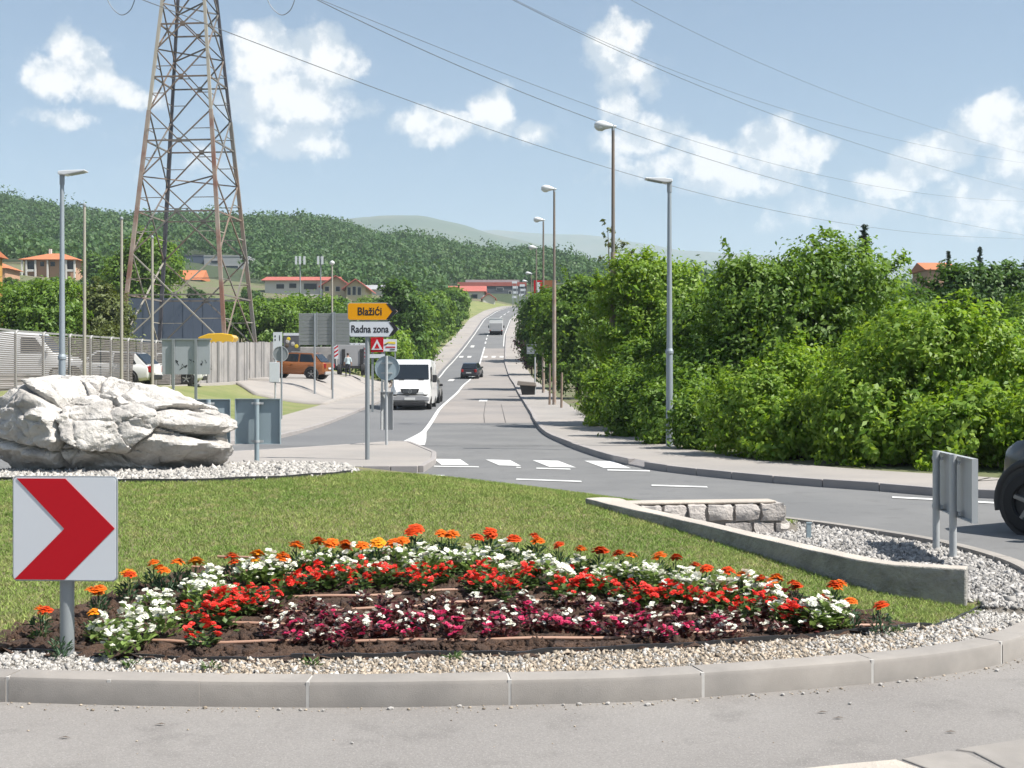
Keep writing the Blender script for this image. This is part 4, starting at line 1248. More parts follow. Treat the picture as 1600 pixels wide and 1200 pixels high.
# flush paved corner at the lower right
fl = empty('paved_corner', kind='structure')
def slab(pts, z, m, name='paving_slab'):
    MB().prism([flat(px, py) for px, py in pts], -.02, z).build(name, MATS[m], fl, bevel=.008)
slab([(1150, 1215), (1330, 1196), (1400, 1190), (1460, 1212), (1470, 1260), (1150, 1290)][::-1], .012, 'concrete')
slab([(1408, 1189), (1480, 1176), (1510, 1180), (1560, 1204), (1600, 1260), (1480, 1260), (1468, 1212)][::-1], .012, 'kerb')
slab([(1492, 1174), (1620, 1154), (1720, 1146), (1760, 1260), (1612, 1260), (1570, 1204), (1520, 1178)][::-1], .012, 'kerb')

# grit washed up against the kerb foot, and weeds in the gravel
def grit():
    n = 2600
    i = rng.integers(0, nq, n); i = i[(q[i, 1] < 9.5)]
    n = len(i)
    o = -np.abs(rng.normal(0, .055, n)) - .004
    o = np.where(rng.random(n) < .12, -rng.uniform(0, .9, n), o)
    P_ = q[i] + inw[i] * o[:, None]
    s = .0028 * rng.lognormal(0, .5, n)
    V = ICO_V[None] * (1 + rng.uniform(-.2, .2, (n, 12, 1))) * s[:, None, None] * np.array([1.2, 1.0, .7])
    V = V + np.stack([P_[:, 0], P_[:, 1], .005 + s * .4], -1)[:, None, :]
    tag(mesh_np('grit', V.reshape(-1, 3), (ICO_F[None] + (np.arange(n) * 12)[:, None, None]).reshape(-1, 3), MATS['pebble_warm']), 'fine grit washed up along the kerb foot', 'grit', kind='stuff')
grit()
for k, (px, py) in enumerate([(205, 1045), (487, 1043), (710, 1033), (330, 1048), (60, 1000), (1405, 990)]):
    p = on_g(px, py)
    V, Fc = leafy(26, .05, .035, .035, 700 + k, .7, .3)
    o = mesh_np('weed', V, Fc, MATS['leaf_green']); o.location = p
    tag(o, ['small weed in the gravel right of the chevron post', 'weed in the gravel below the left red begonias', 'weed in the gravel below the bed\'s middle', 'second weed right of the chevron post, nearer the kerb', 'weed left of the chevron post at the lawn edge', 'weed at the right tip of the flower bed'][k], 'weed')
# ------------------------------------------------------------------ direction signs on the traffic island
ZI = .118
def arrow(w, h, tip, r=.03):
    return [(-w / 2, -h / 2 + r), (-w / 2 + r, -h / 2), (w / 2 - tip, -h / 2), (w / 2, 0), (w / 2 - tip, h / 2), (-w / 2 + r, h / 2), (-w / 2, h / 2 - r)]
def direction_sign(px0, px1, py0, py1, Y, face, txt, m_face, label, tsize, tx=0.0, tsx=1.0):
    a, b = at(px0, py1, Y), at(px1, py0, Y)
    w, h = b.x - a.x, b.z - a.z
    t = empty('direction_sign', ((a.x + b.x) / 2, Y, (a.z + b.z) / 2), 0, label, 'direction sign')
    tip = h * .62
    MB().prism(arrow(w, h, tip), -.012, .012, axis='Y').build('rim', MATS['galv_light'], t)
    MB().prism(arrow(w - .02, h - .02, tip), -.016, -.0125, axis='Y').build('board', MATS[m_face], t)
    hw, hh = w / 2 - .012, h / 2 - .012
    MB().prism([(hw - tip - .005, -hh + .008), (hw - tip + .075, -hh + .008), (hw - .005, 0), (hw - tip + .075, hh - .008), (hw - tip - .005, hh - .008), (hw - .10, 0)], -.0195, -.0165, axis='Y').build('arrow_point', MATS['sign_black'], t)
    text_mesh(txt, tsize, 'sign_black', t, 'lettering', (tx, -.0185, -.005), (R(90), 0, 0), sx=tsx)
    return t
YS = 25.1
direction_sign(543, 622, 473, 500.5, YS, 1, 'Blažići', 'sign_yellow', 'yellow arrow sign reading Blažići, upper of the two', .215, -.06, .86)
direction_sign(545.5, 624, 502, 526.5, YS + .01, 1, 'Radna zona', 'sign_white', 'white arrow sign reading Radna zona, lower of the two', .20, -.085, .80)
p = at(573.5, 718, YS)
t = empty('sign_post', (p.x, YS + .06, ZI), 0, 'grey steel post carrying the two arrow signs', 'post')
MB().cyl((0, 0, -.05), (0, 0, at(0, 474, YS).z - ZI), .045, n=16).build('shaft', MATS['post_grey'], t, smooth=40)
for z in (493, 480, 520, 508): MB().box((0, -.05, at(0, z, YS).z - ZI), (.13, .03, .03)).build('clamp', MATS['galv'], t)

# keep-right sign seen from behind, with its marker shell
Y2 = 31.2
p = at(604, 693, Y2)
t = empty('round_sign', (p.x, Y2, ZI), 0, 'grey back of a round sign on the traffic island nose', 'road sign')
c = at(606, 575, Y2)
MB().cyl((0, 0, -.05), (0, 0, at(0, 556, Y2).z - ZI), .034, n=14).build('post', MATS['galv_light'], t, smooth=40)
MB().cyl((c.x - p.x - .02, .055, c.z - ZI), (c.x - p.x - .02, .065, c.z - ZI), .295, n=40).build('disc', MATS['galv_back'], t)
rim = MB()
ring = [[(c.x - p.x - .02 + rr * math.cos(a), yy, c.z - ZI + rr * math.sin(a)) for rr, yy in ((.290, .03), (.302, .03), (.302, .068), (.290, .068))] for a in [2 * math.pi * k / 40 for k in range(41)]]
rim.loft(ring, caps=False); rim.build('rim', MATS['galv_back'], t)
for dz in (-.12, .12): MB().box((0, .035, c.z - ZI + dz), (.28, .03, .03)).build('clamp', MATS['galv_light'], t)
sh = MB()
z0, z1 = at(0, 672, Y2).z - ZI, at(0, 612, Y2).z - ZI
arc = [(.155 * math.cos(R(a)), .05 - .0 + .12 * math.sin(R(a))) for a in range(0, 181, 15)]
arc2 = [(x * .95, y - .006) for x, y in arc]
sh.prism(arc + arc2[::-1], z0, z1)
sh.build('marker_shell', MATS['galv_light'], t, smooth=40)
MB().box((0, .03, z1 - .01), (.36, .16, .012)).build('shell_cap', MATS['galv'], t)

# ------------------------------------------------------------------ signs on the left verge
def post_at(px, Y): 
    x = (px - CX) / F * Y
    return x, gz(x, Y)
Y3 = 50
x, zg = post_at(440, Y3)
t = empty('round_sign', (x, Y3, zg), 0, 'grey back of a round sign on a post in the left verge', 'road sign')
c = at(438, 553, Y3)
MB().cyl((0, 0, -.2), (0, 0, c.z - zg + .3), .035, n=12).build('post', MATS['galv'], t, smooth=40)
MB().cyl((c.x - x, .045, c.z - zg), (c.x - x, .055, c.z - zg), .29, n=36).build('disc', MATS['post_grey'], t)
MB().loft([[(c.x - x + rr * math.cos(a), yy, c.z - zg + rr * math.sin(a)) for rr, yy in ((.285, .025), (.305, .025), (.305, .06), (.285, .06))] for a in [2 * math.pi * k / 36 for k in range(37)]], caps=False).build('rim', MATS['galv_light'], t)
Y3 = 52
x, zg = post_at(430, Y3)
t = empty('notice_board', (x, Y3, zg), 0, 'blank white notice board on a pale post left of the round sign', 'notice board')
a, b = at(421, 597, Y3), at(437, 566, Y3)
MB().cyl((0, .03, -.2), (0, .03, at(0, 520, Y3).z - zg), .035, n=10).build('post', MATS['galv_light'], t, smooth=40)
MB().box(((a.x + b.x) / 2 - x, -.02, (a.z + b.z) / 2 - zg), (b.x - a.x, .03, b.z - a.z)).build('board', MATS['sign_white'], t, bevel=.01)
a, b = at(427, 545, Y3), at(441, 519, Y3)
pb = MB().box(((a.x + b.x) / 2 - x, -.02, (a.z + b.z) / 2 - zg), (b.x - a.x, .03, b.z - a.z)).build('top_board', MATS['sign_white'], t)
for dx, dz in ((-.10, .17), (-.10, .02)): MB().box(((a.x + b.x) / 2 - x + dx, -.038, (a.z + b.z) / 2 - zg + dz), (.05, .004, .07)).build('print', MATS['sign_black'], pb)
MB().box(((a.x + b.x) / 2 - x + .08, -.038, (a.z + b.z) / 2 - zg + .1), (.035, .004, .22)).build('print', MATS['sign_black'], pb)

# the big ribbed road sign seen from behind
mat('ribbed', (0.30, 0.315, 0.325), .5, .08, 3, metal=.3)
Y4 = 72
a, b = at(467, 539, Y4), at(546, 489.5, Y4)
cx = (a.x + b.x) / 2; zg = gz(cx, Y4)
t = empty('large_road_sign', (cx, Y4, zg), 0, 'back of a large ribbed grey road sign on two posts', 'road sign')
nrib = 9; hr = (b.z - a.z) / nrib
for k in range(nrib):
    zc_ = a.z + hr * (k + .5) - zg
    MB().hexa([(-(b.x - a.x) / 2, 0, zc_ - hr * .48), ((b.x - a.x) / 2, 0, zc_ - hr * .48), ((b.x - a.x) / 2, .05, zc_ - hr * .48), (-(b.x - a.x) / 2, .05, zc_ - hr * .48),
               (-(b.x - a.x) / 2, -.02, zc_ + hr * .42), ((b.x - a.x) / 2, -.02, zc_ + hr * .42), ((b.x - a.x) / 2, .05, zc_ + hr * .48), (-(b.x - a.x) / 2, .05, zc_ + hr * .48)]).build('plank', MATS['ribbed'], t)
for px, top in ((492, 490), (520, 488)):
    xx = (px - CX) / F * Y4 - cx
    zz = gz(xx + cx, Y4) - zg
    MB().cyl((xx, -.08, zz - .2), (xx, -.08, at(0, top, Y4).z - zg), .055, n=12).build('post', MATS['galv'], t, smooth=40)
    MB().box((xx + .12, -.05, (a.z + b.z) / 2 - zg), (.06, .06, b.z - a.z + .1)).build('stiffener', MATS['post_grey'], t)
# tall thin lamp pole behind it
Y5 = 78
x, zg = post_at(519, Y5)
t = empty('street_lamp', (x, Y5, zg), 0, 'thin pale pole with a small globe beside the large ribbed sign', 'street lamp')
zt = at(0, 414, Y5).z - zg
MB().cyl((0, 0, -.2), (0, 0, zt), .075, .045, n=10).build('pole', MATS['pylon_pale'], t, smooth=40)
MB().lathe([(.01, -.16), (.12, -.1), (.17, 0), (.12, .1), (.01, .16)], 14, (0, 0, zt + .12)).build('globe', MATS['lamp_glass'], t, smooth=60)

# grey information board with graffiti before the fence
mat('board_grey', (0.40, 0.43, 0.47), .6, .06, 3)
Y6 = 50
x0, x1 = at(252, 0, Y6).x, at(329, 0, Y6).x
zg = gz((x0 + x1) / 2, Y6)
t = empty('information_board', ((x0 + x1) / 2, Y6, zg), R(-4), 'large grey board back with black graffiti standing before the fence', 'board')
zt, zb = at(0, 531, Y6).z - zg, at(0, 585, Y6).z - zg
for px in (271, 307):
    xx = (px - CX) / F * Y6 - (x0 + x1) / 2
    MB().box((xx, -.05, zt / 2 - .3), (.10, .07, zt + .6)).build('post', MATS['post_grey'], t)
e = [-(x1 - x0) / 2, (271 - CX) / F * Y6 - (x0 + x1) / 2, (307 - CX) / F * Y6 - (x0 + x1) / 2, (x1 - x0) / 2]
for k in range(3): MB().box(((e[k] + e[k + 1]) / 2, .02, (zt + zb) / 2), (e[k + 1] - e[k] - .02, .03, zt - zb)).build('panel', MATS['board_grey'], t)
MB().box((0, -.005, zt + .02), (x1 - x0 + .1, .09, .06)).build('top_rail', MATS['post_grey'], t)
gr = random.Random(2)
g = MB()
for k in range(8):
    cx_ = -.35 + k * .17 + (.12 if k > 4 else 0); cz_ = zb + .25 + gr.uniform(0, .22)
    pts = [(cx_ + gr.uniform(-.08, .08), 0, cz_ + gr.uniform(-.12, .12)) for _ in range(5)]
    C = catmull(pts, 5)
    w = .018
    g.add([(c[0], -.0, c[2] - w) for c in C] + [(c[0], -.0, c[2] + w) for c in C], [(i, i + 1, i + 1 + len(C), i + len(C)) for i in range(len(C) - 1)])
og = g.build('graffiti', MATS['sign_black'], t); og.location = (0, -.001, 0)
tag(og, kind='stuff')

# ------------------------------------------------------------------ the fence of the yard
mat('fence_metal', (0.34, 0.335, 0.33), .55, .1, 3, metal=.2)
mat('fence_slat', (0.20, 0.18, 0.17), .6, .15, 3, metal=.1)
mat('plinth', (0.42, 0.385, 0.36), .9, .12, 2, world_co=True)
mat('panel_grey', (0.37, 0.35, 0.335), .8, .22, 1.5, 7, world_co=True, col2=(.28, .27, .265), mixscale=.7)
FA, FB = np.array([-17.62, 42.8]), np.array([-14.80, 80.0])
def fpt(Y): 
    t = (Y - FA[1]) / (FB[1] - FA[1]); return FA + (FB - FA) * t
def f_base(Y): return float(np.interp(Y, [42, 45, 62, 80], [1.20, 1.24, 1.52, 1.86]))
def f_top(Y): return float(np.interp(Y, [42, 45, 62, 80], [3.52, 3.47, 3.62, 4.2]))
t = empty('yard_fence', (0, 0, 0), 0, 'grey metal fence of narrow horizontal slats around the vehicle yard', 'fence')
posts = [42.9, 45, 47.2, 49.5, 51.5, 53.6, 55.5, 57.1, 58.9, 60.8, 62.6]
for i, Y in enumerate(posts):
    p = fpt(Y)
    zb_, zt_ = f_base(Y), f_top(Y)
    MB().tube([(p[0], p[1], zb_ - .5), (p[0], p[1], zt_ - .12), (p[0] + .006, p[1] + .04, zt_ - .03), (p[0] + .012, p[1] + .16, zt_)], .055, 8).build('post', MATS['fence_metal'], t, smooth=50)
    if i + 1 < len(posts):
        q2 = fpt(posts[i + 1]); zb2, zt2 = f_base(posts[i + 1]), f_top(posts[i + 1])
        MB().bar((p[0] + .01, p[1] + .1, zt_ - .01), (q2[0], q2[1] - .06, zt2 - .01), .07).build('top_rail', MATS['fence_metal'], t)
        sl_ = MB(); n = 28
        for k in range(n):
            f = (k + .5) / n
            sl_.bar((p[0] + .05, p[1] + .06, zb_ + .1 + (zt_ - zb_ - .2) * f), (q2[0] + .05, q2[1] - .06, zb2 + .1 + (zt2 - zb2 - .2) * f), .02, .046)
        tag(sl_.build('slat_infill', MATS['fence_slat'], t), kind='stuff')
t = empty('board_fence', (0, 0, 0), 0, 'weathered grey fence of upright panels right of the graffiti board', 'fence')
Yb = 62.7; k = 0
br = random.Random(6)
while Yb < 80:
    w = .36
    p, q2 = fpt(Yb), fpt(min(Yb + w, 80.4))
    zb_, zt_ = f_base(Yb) - .3, f_top(Yb) + br.uniform(-.03, .05)
    d = q2 - p; d /= np.linalg.norm(d); nn = np.array([d[1], -d[0]]) * .03
    j = br.uniform(-.035, .035)
    MB().hexa([(p[0] + nn[0] + j, p[1], zb_), (q2[0] + nn[0] + j, q2[1] - .02, zb_), (q2[0] - nn[0] + j, q2[1] - .02, zb_), (p[0] - nn[0] + j, p[1], zb_),
               (p[0] + nn[0] + j, p[1], zt_), (q2[0] + nn[0] + j, q2[1] - .02, zt_), (q2[0] - nn[0] + j, q2[1] - .02, zt_), (p[0] - nn[0] + j, p[1], zt_)]).build('panel', MATS['panel_grey'], t)
    if k % 5 == 0:
        MB().box((p[0] + .07, p[1], (zb_ + zt_) / 2 + .03), (.08, .09, zt_ - zb_)).build('post', MATS['fence_metal'], t)
    Yb += w; k += 1
t = MB()
seg = [(fpt(Y)[0] + .12, Y, f_base(Y)) for Y in (42, 50, 56, 62, 70, 80)]
for a, b in zip(seg[:-1], seg[1:]):
    t.hexa([(a[0], a[1], a[2] - .6), (a[0] + .25, a[1], a[2] - .6), (b[0] + .25, b[1], b[2] - .6), (b[0], b[1], b[2] - .6), (a[0], a[1], a[2] + .05), (a[0] + .25, a[1], a[2] + .05), (b[0] + .25, b[1], b[2] + .05), (b[0], b[1], b[2] + .05)])
tag(t.build('fence_plinth', MATS['plinth']), 'low concrete plinth running under the yard fence', 'plinth')
# far dark screen behind the yard
mat('blue_grey_sheet', (0.082, 0.105, 0.15), .6, .1, .6, world_co=True)
Yw = 104
xw0, xw1 = at(131, 0, Yw).x, at(348, 0, Yw).x
t = empty('sheet_wall', ((xw0 + xw1) / 2, Yw, gz((xw0 + xw1) / 2, Yw)), 0, 'dark blue grey sheet metal wall behind the pylon feet', 'wall')
zt = at(0, 466, Yw).z - t.location.z
n = 14
for k in range(n):
    w = (xw1 - xw0) / n
    MB().box((-(xw1 - xw0) / 2 + w * (k + .5), .03 * (k % 2), zt / 2 - .5), (w - .01, .06, zt + 1)).build('sheet', MATS['blue_grey_sheet'], t)

# ------------------------------------------------------------------ lamps and poles
def led_lamp(px, py_top, Y, label, direction):
    x = (px - CX) / F * Y; zg = gz(x, Y)
    t = empty('street_lamp', (x, Y, zg), 0, label, 'street lamp')
    H = at(0, py_top, Y).z - zg
    MB().cyl((0, 0, -.2), (0, 0, 2.2), .085, .078, n=14).build('base_shaft', MATS['lamp_pole'], t, smooth=40)
    MB().cyl((0, 0, 2.2), (0, 0, H - .05), .070, .045, n=14).build('pole', MATS['lamp_pole'], t, smooth=40)
    MB().lathe([(.079, 2.16), (.095, 2.18), (.095, 2.24), (.072, 2.30)], 14).build('collar', MATS['lamp_pole'], t)
    MB().cyl((0, 0, H - .25), (0, 0, H + .01), .058, n=12).build('bracket', MATS['galv'], t)
    s = direction
    hd = MB().prism([(-.06 * s, H - .02), (.10 * s, H - .035), (.58 * s, H + .055), (.58 * s, H + .085), (.12 * s, H + .075), (-.06 * s, H + .05)], -.14, .14, axis='Y')
    h = hd.build('lamp_head', MATS['lamp_head'], t, bevel=.015)
    MB().hexa([(.18 * s, -.11, H - .028), (.52 * s, -.11, H + .036), (.52 * s, .11, H + .036), (.18 * s, .11, H - .028), (.18 * s, -.11, H - .015), (.52 * s, -.11, H + .046), (.52 * s, .11, H + .046), (.18 * s, .11, H - .015)]).build('lens', MATS['galv'], h)
    return t
led_lamp(97, 272, 30, 'slim grey lamp post with a flat head before the yard fence', 1)
led_lamp(1046, 284, 30.2, 'slim grey lamp post with a flat head on the right pavement', -1)
for o in [c for t_ in COL.objects if t_.get('label', '').startswith('slim grey lamp post with a flat head on') for c in t_.children if c.name.startswith('lamp_head')]:
    pass

def old_lamp(px, py, Y, label, size=1.0):
    """old street lamp: stepped steel pole and an egg-shaped head towards the road"""
    xh = (px - CX) / F * Y
    zg = gz(xh, Y)
    t = empty('street_lamp', (xh, Y, zg), 0, label, 'street lamp', 'old lamps along the right pavement')
    H = at(0, py, Y).z - zg
    MB().cyl((0, 0, -.2), (0, 0, H * .58), .10, .095, n=12).build('base_shaft', MATS['lamp_pole_rust'], t, smooth=40)
    MB().cyl((0, 0, H * .58), (0, 0, H), .068, .055, n=12).build('pole', MATS['pylon_paint'], t, smooth=40)
    prof = [(.02, -.30), (.10, -.25), (.16, -.12), (.165, .05), (.11, .22), (.05, .42), (.04, .5)]
    M = Matrix.Rotation(R(90 + 6), 3, 'Y')
    h = MB().lathe(prof, 14, (-.38, 0, H + .10), M).build('lamp_head', MATS['lamp_head'], t, smooth=50)
    MB().lathe([(.02, -.26), (.09, -.2), (.14, -.1), (.13, .05), (.05, .15)], 12, (-.42, 0, H + .02), M).build('glass_bowl', MATS['lamp_glass'], h, smooth=50)
    MB().cyl((0, 0, H - .1), (0, 0, H + .1), .06, n=10).build('bracket', MATS['galv'], t)
    return t
old_lamp(958, 200, 46, 'tallest old lamp post with a rusty shaft rising from the light green bush')
old_lamp(866, 297, 66, 'second old lamp post up the road with a brown lower shaft')
old_lamp(849, 345, 88, 'third old lamp post up the road')
old_lamp(838, 388, 112, 'fourth old lamp post up the road, pale and small')
old_lamp(830, 428, 150, 'fifth old lamp post, tiny beyond the red billboard')
old_lamp(823, 440, 190, 'last tiny lamp post near the top of the road')
for px, top, Y, lab in ((132, 322, 49, 'tall pale flagpole right of the left lamp post'), (190, 343, 52, 'tall pale flagpole at the left foot of the pylon'), (238, 372, 56, 'pale flagpole between the pylon legs')):
    x = (px - CX) / F * Y; zg = gz(x, Y)
    t = empty('flagpole', (x, Y, zg), 0, lab, 'flagpole')
    zt = at(0, top, Y).z - zg
    MB().cyl((0, 0, -.3), (0, 0, zt), .07, .05, n=10).build('pole', MATS['pylon_pale'], t, smooth=40)
    MB().lathe([(.02, zt - .02), (.07, zt), (.07, zt + .06), (.02, zt + .12)], 10).build('finial', MATS['post_grey'], t)
for px, top, bot, Y, lab in ((858.5, 568, 612, 66, 'weathered wooden post left of the rusty lamp shaft'), (877, 582, 633, 62, 'thin wooden post right of the rusty lamp shaft')):
    x = (px - CX) / F * Y; zg = gz(x, Y)
    o = MB().tube([(0, 0, -.2), (.02, 0, .8), (.03, 0, at(0, top, Y).z - zg)], [.06, .055, .05], 8).build('wooden_post', MATS['wood_pole'], smooth=60)
    o.location = (x, Y, zg); tag(o, lab, 'post')

# ------------------------------------------------------------------ the pylon
YP = 90; XP = -22.6
PZ0 = gz(XP, YP) - .2
pyl = empty('power_pylon', (XP, YP, PZ0), 0, 'tall lattice steel power pylon with rusty lower legs', 'pylon')
levels = [640, 540, 402, 284, 182, 86, 14, -60, -130]
zlev = [at(0, y, YP).z - PZ0 for y in levels]
zlev[0] = 0
def hd_at(z):
    py = CY - (z + PZ0 - CAMZ) * F / YP
    return 2.06 + (5.05 - 2.06) * py / 530
ang = [R(40), R(130), R(220), R(310)]                      # back right, back left, front left, front right
def corner(k, z):
    r = hd_at(z)
    return Vector((r * math.cos(ang[k]), r * math.sin(ang[k]), z))
for k in range(4):
    for z0, z1, lower in ((0, zlev[4], True), (zlev[4], zlev[-1], False)):
        m = ('pylon_paint', 'pylon_dark', 'pylon_rust', 'pylon_rust')[k] if lower else ('pylon_dark', 'pylon_dark', 'pylon_pale', 'pylon_pale')[k]  # dark back legs, pale upper front ones: shade and light put into the colour
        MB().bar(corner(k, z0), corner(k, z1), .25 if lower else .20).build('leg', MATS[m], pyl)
for k in range(4):
    k2 = (k + 1) % 4
    for i in range(len(zlev) - 1):
        a0, b0, a1, b1 = corner(k, zlev[i]), corner(k2, zlev[i]), corner(k, zlev[i + 1]), corner(k2, zlev[i + 1])
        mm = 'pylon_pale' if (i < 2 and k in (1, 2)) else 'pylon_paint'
        # the crossing point of the two diagonals
        wa, wb = (a0 - b0).length, (a1 - b1).length
        f = wa / (wa + wb)
        cpt = a0 + (b1 - a0) * f
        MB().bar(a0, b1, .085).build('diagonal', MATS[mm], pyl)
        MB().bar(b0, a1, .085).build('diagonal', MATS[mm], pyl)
        zc_ = cpt.z
        hz = MB().bar(corner(k, zc_), corner(k2, zc_), .10).build('horizontal', MATS['pylon_paint'], pyl)
        M = Matrix.Rotation(math.atan2((b0 - a0).y, (b0 - a0).x), 3, 'Z')
        MB().box(cpt, (.34, .06, .34), M=M).build('gusset', MATS['pylon_paint'], hz)
        if i < 5:     # secondary struts
            for A0, A1, kk in ((a0, a1, k), (b0, b1, k2)):
                for fr in (.28, .72):
                    zq = A0.z + (A1.z - A0.z) * fr
                    ee = corner(kk, zq)
                    dd = (a0 + (b1 - a0) * fr) if ((kk == k) == (fr < .5)) else (b0 + (a1 - b0) * fr)
                    dd = dd if (dd - ee).length < wa * .55 else ((b0 + (a1 - b0) * fr) if ((kk == k) == (fr < .5)) else (a0 + (b1 - a0) * fr))
                    MB().bar(ee, dd, .05).build('strut', MATS['pylon_pale' if i < 3 and fr < .5 else 'pylon_paint'], pyl)
for i in (1, 3, 5, 6):
    for k in (0, 1): MB().bar(corner(k, zlev[i]), corner(k + 2, zlev[i]), .08).build('plan_brace', MATS['pylon_paint'], pyl)
# cross-arms above the picture, with their insulator strings and jumper loops hanging into it
ztop = zlev[-2]
for s in (-1, 1):
    tipx = 6.6 * s
    b = MB()
    for k in range(4):
        b.bar(corner(k, ztop), (tipx, 0, ztop + .6), .10)
    b.build('cross_arm', MATS['pylon_paint'], pyl)
    lo = at(190 if s < 0 else 440, 24, YP) - Vector((XP, YP, PZ0))
    pts = [(lo.x - 1.3, 0, lo.z + 2.4), (lo.x - .9, 0, lo.z + .9), (lo.x - .1, 0, lo.z + .05), (lo.x + .6, 0, lo.z + .35), (lo.x + 1.0, 0, lo.z + 1.3)]
    MB().tube([tuple(c) for c in catmull(pts, 6)], .03, 6).build('jumper_loop', MATS['wire'], pyl)

# ------------------------------------------------------------------ overhead wires
def wire(pts, off, r, label):
    d = np.array([420.5, 910.0]); o = np.array([XP + off[0], YP + off[1]])
    pf = np.polyfit([p[0] for p in pts], [p[1] for p in pts], 2 if len(pts) < 6 else 3)
    b = MB(); P = []
    pxs = np.concatenate([np.arange(pts[0][0] - (150 if pts[0][0] < 400 else 60), pts[-1][0], 14), np.arange(pts[-1][0], 1660, 10)])
    slope = np.polyval(np.polyder(pf), pts[-1][0]); last = np.polyval(pf, pts[-1][0])
    for px in pxs:
        py = np.polyval(pf, px) if px <= pts[-1][0] else last + slope * (px - pts[-1][0])
        k = (px - CX) / F
        t = (k * o[1] - o[0]) / (d[0] - k * d[1])
        Y = o[1] + d[1] * t
        P.append((o[0] + d[0] * t, Y, CAMZ + (CY - py) / F * Y))
    b.tube(P, [r * .85 + .00005 * max(0, p[1] - 90) for p in P], 5)
    return tag(b.build('power_line', MATS['wire']), label, 'cable')
wire([(350, 48), (666, 167), (962, 266), (1194, 325), (1356, 355), (1540, 371)], (4, 0), .034, 'lowest power cable sloping from the pylon to the right')
wire([(495, 3), (655, 71), (945, 191), (1234, 292), (1560, 358)], (6.6, 0), .036, 'lower cable of the pair that passes behind the tallest lamp')
wire([(505, 1), (685, 75), (950, 175), (1133, 234), (1356, 290), (1570, 313)], (6.6, 2), .026, 'upper cable of the pair that passes above the tallest lamp')
wire([(800, 1), (950, 69), (1153, 158), (1303, 215), (1560, 286)], (9, 4), .036, 'lower of the two cables crossing the small cloud top centre')
wire([(812, 4), (950, 67), (1153, 146), (1316, 199), (1560, 248)], (9, 6), .026, 'upper of the two cables crossing the small cloud top centre')
wire([(985, 0), (1153, 81), (1356, 167), (1560, 228)], (11, 9), .026, 'highest and thinnest power cable at upper right')
# ------------------------------------------------------------------ vehicles
def paint(name, col, rough=.28, coat=.6, metal=0.0): mat(name, col, rough, .02, 2, coat=coat, metal=metal)
paint('paint_white', (0.78, 0.78, 0.78)); paint('paint_copper', (0.36, 0.125, 0.035), metal=.25); paint('paint_navy', (0.016, 0.018, 0.032)); paint('paint_black', (0.012, 0.013, 0.016))
paint('paint_silver', (0.26, 0.27, 0.28), metal=.3); paint('paint_yellow', (0.78, 0.46, 0.02)); paint('paint_greytruck', (0.36, 0.36, 0.37), .5, .2)
mat('car_glass', (0.015, 0.020, 0.026), .06, 0, spec=.6)
mat('rubber', (0.016, 0.016, 0.017), .8, .1, 8)
mat('rim_dark', (0.03, 0.031, 0.034), .35, 0, metal=.4); mat('rim_alloy', (0.45, 0.46, 0.47), .3, 0, metal=.7)
mat('rim_grey', (0.22, 0.225, 0.23), .3, 0, metal=.5)
mat('black_plastic', (0.022, 0.022, 0.024), .6, .1, 8)
mat('headlight', (0.70, 0.72, 0.74), .12, 0, spec=.8); mat('taillight', (0.35, 0.012, 0.015), .2, 0)
mat('plate_white', (0.75, 0.75, 0.73), .5, 0)
mat('skid_silver', (0.55, 0.55, 0.54), .4, 0, metal=.3)

def wheel(parent, x, y, r, w, rim_m, spokes=5, steer=0.0):
    s = 1 if y > 0 else -1
    M = Matrix.Rotation(R(-90) * s, 3, 'X')
    o = MB().lathe([(r * .62, -w / 2), (r * .9, -w / 2), (r * .985, -w * .38), (r, 0), (r * .985, w * .38), (r * .9, w / 2), (r * .62, w / 2), (r * .60, w * .2), (r * .60, -w * .2)], 28, (0, 0, 0), M).build('wheel', MATS['rubber'], parent, smooth=40)
    o.location = (x, y, r); o.rotation_euler = (0, 0, steer)
    rm = MB().lathe([(.02, w * .10), (r * .58, w * .10), (r * .60, w * .40), (r * .645, w * .44), (r * .645, w * .36), (r * .62, 0), (.02, 0)], 28, (0, 0, 0), M).build('rim', MATS['rim_dark'], o, smooth=40)
    sp_ = MB()
    for k in range(spokes):
        a = 2 * math.pi * k / spokes + .3
        d = Vector((math.cos(a), 0, math.sin(a))); tt = Vector((-math.sin(a), 0, math.cos(a)))
        yo = Vector((0, s * w * .40, 0))
        i0, i1 = r * .10, r * .60
        sp_.hexa([d * i0 - tt * r * .10 + yo * .75, d * i0 + tt * r * .10 + yo * .75, d * i1 + tt * r * .085 + yo * .8, d * i1 - tt * r * .085 + yo * .8,
                  d * i0 - tt * r * .06 + yo * 1.05, d * i0 + tt * r * .06 + yo * 1.05, d * i1 + tt * r * .055 + yo * 1.12, d * i1 - tt * r * .055 + yo * 1.12])
    sp_.cyl((0, s * w * .28, 0), (0, s * w * .46, 0), r * .13, n=12)
    sp_.build('spokes', MATS[rim_m], o)
    return o

def body_ring(x, w, zb, zt, tuck=.90, top=.90):
    h = zt - zb
    pr = [(w * tuck * .92, zb), (w * .97, zb + h * .18), (w, zb + h * .48), (w * .985, zb + h * .74), (w * (top + .045), zb + h * .93), (w * top, zt)]
    return [(x, y, z) for y, z in pr] + [(x, -y, z) for y, z in pr[::-1]]

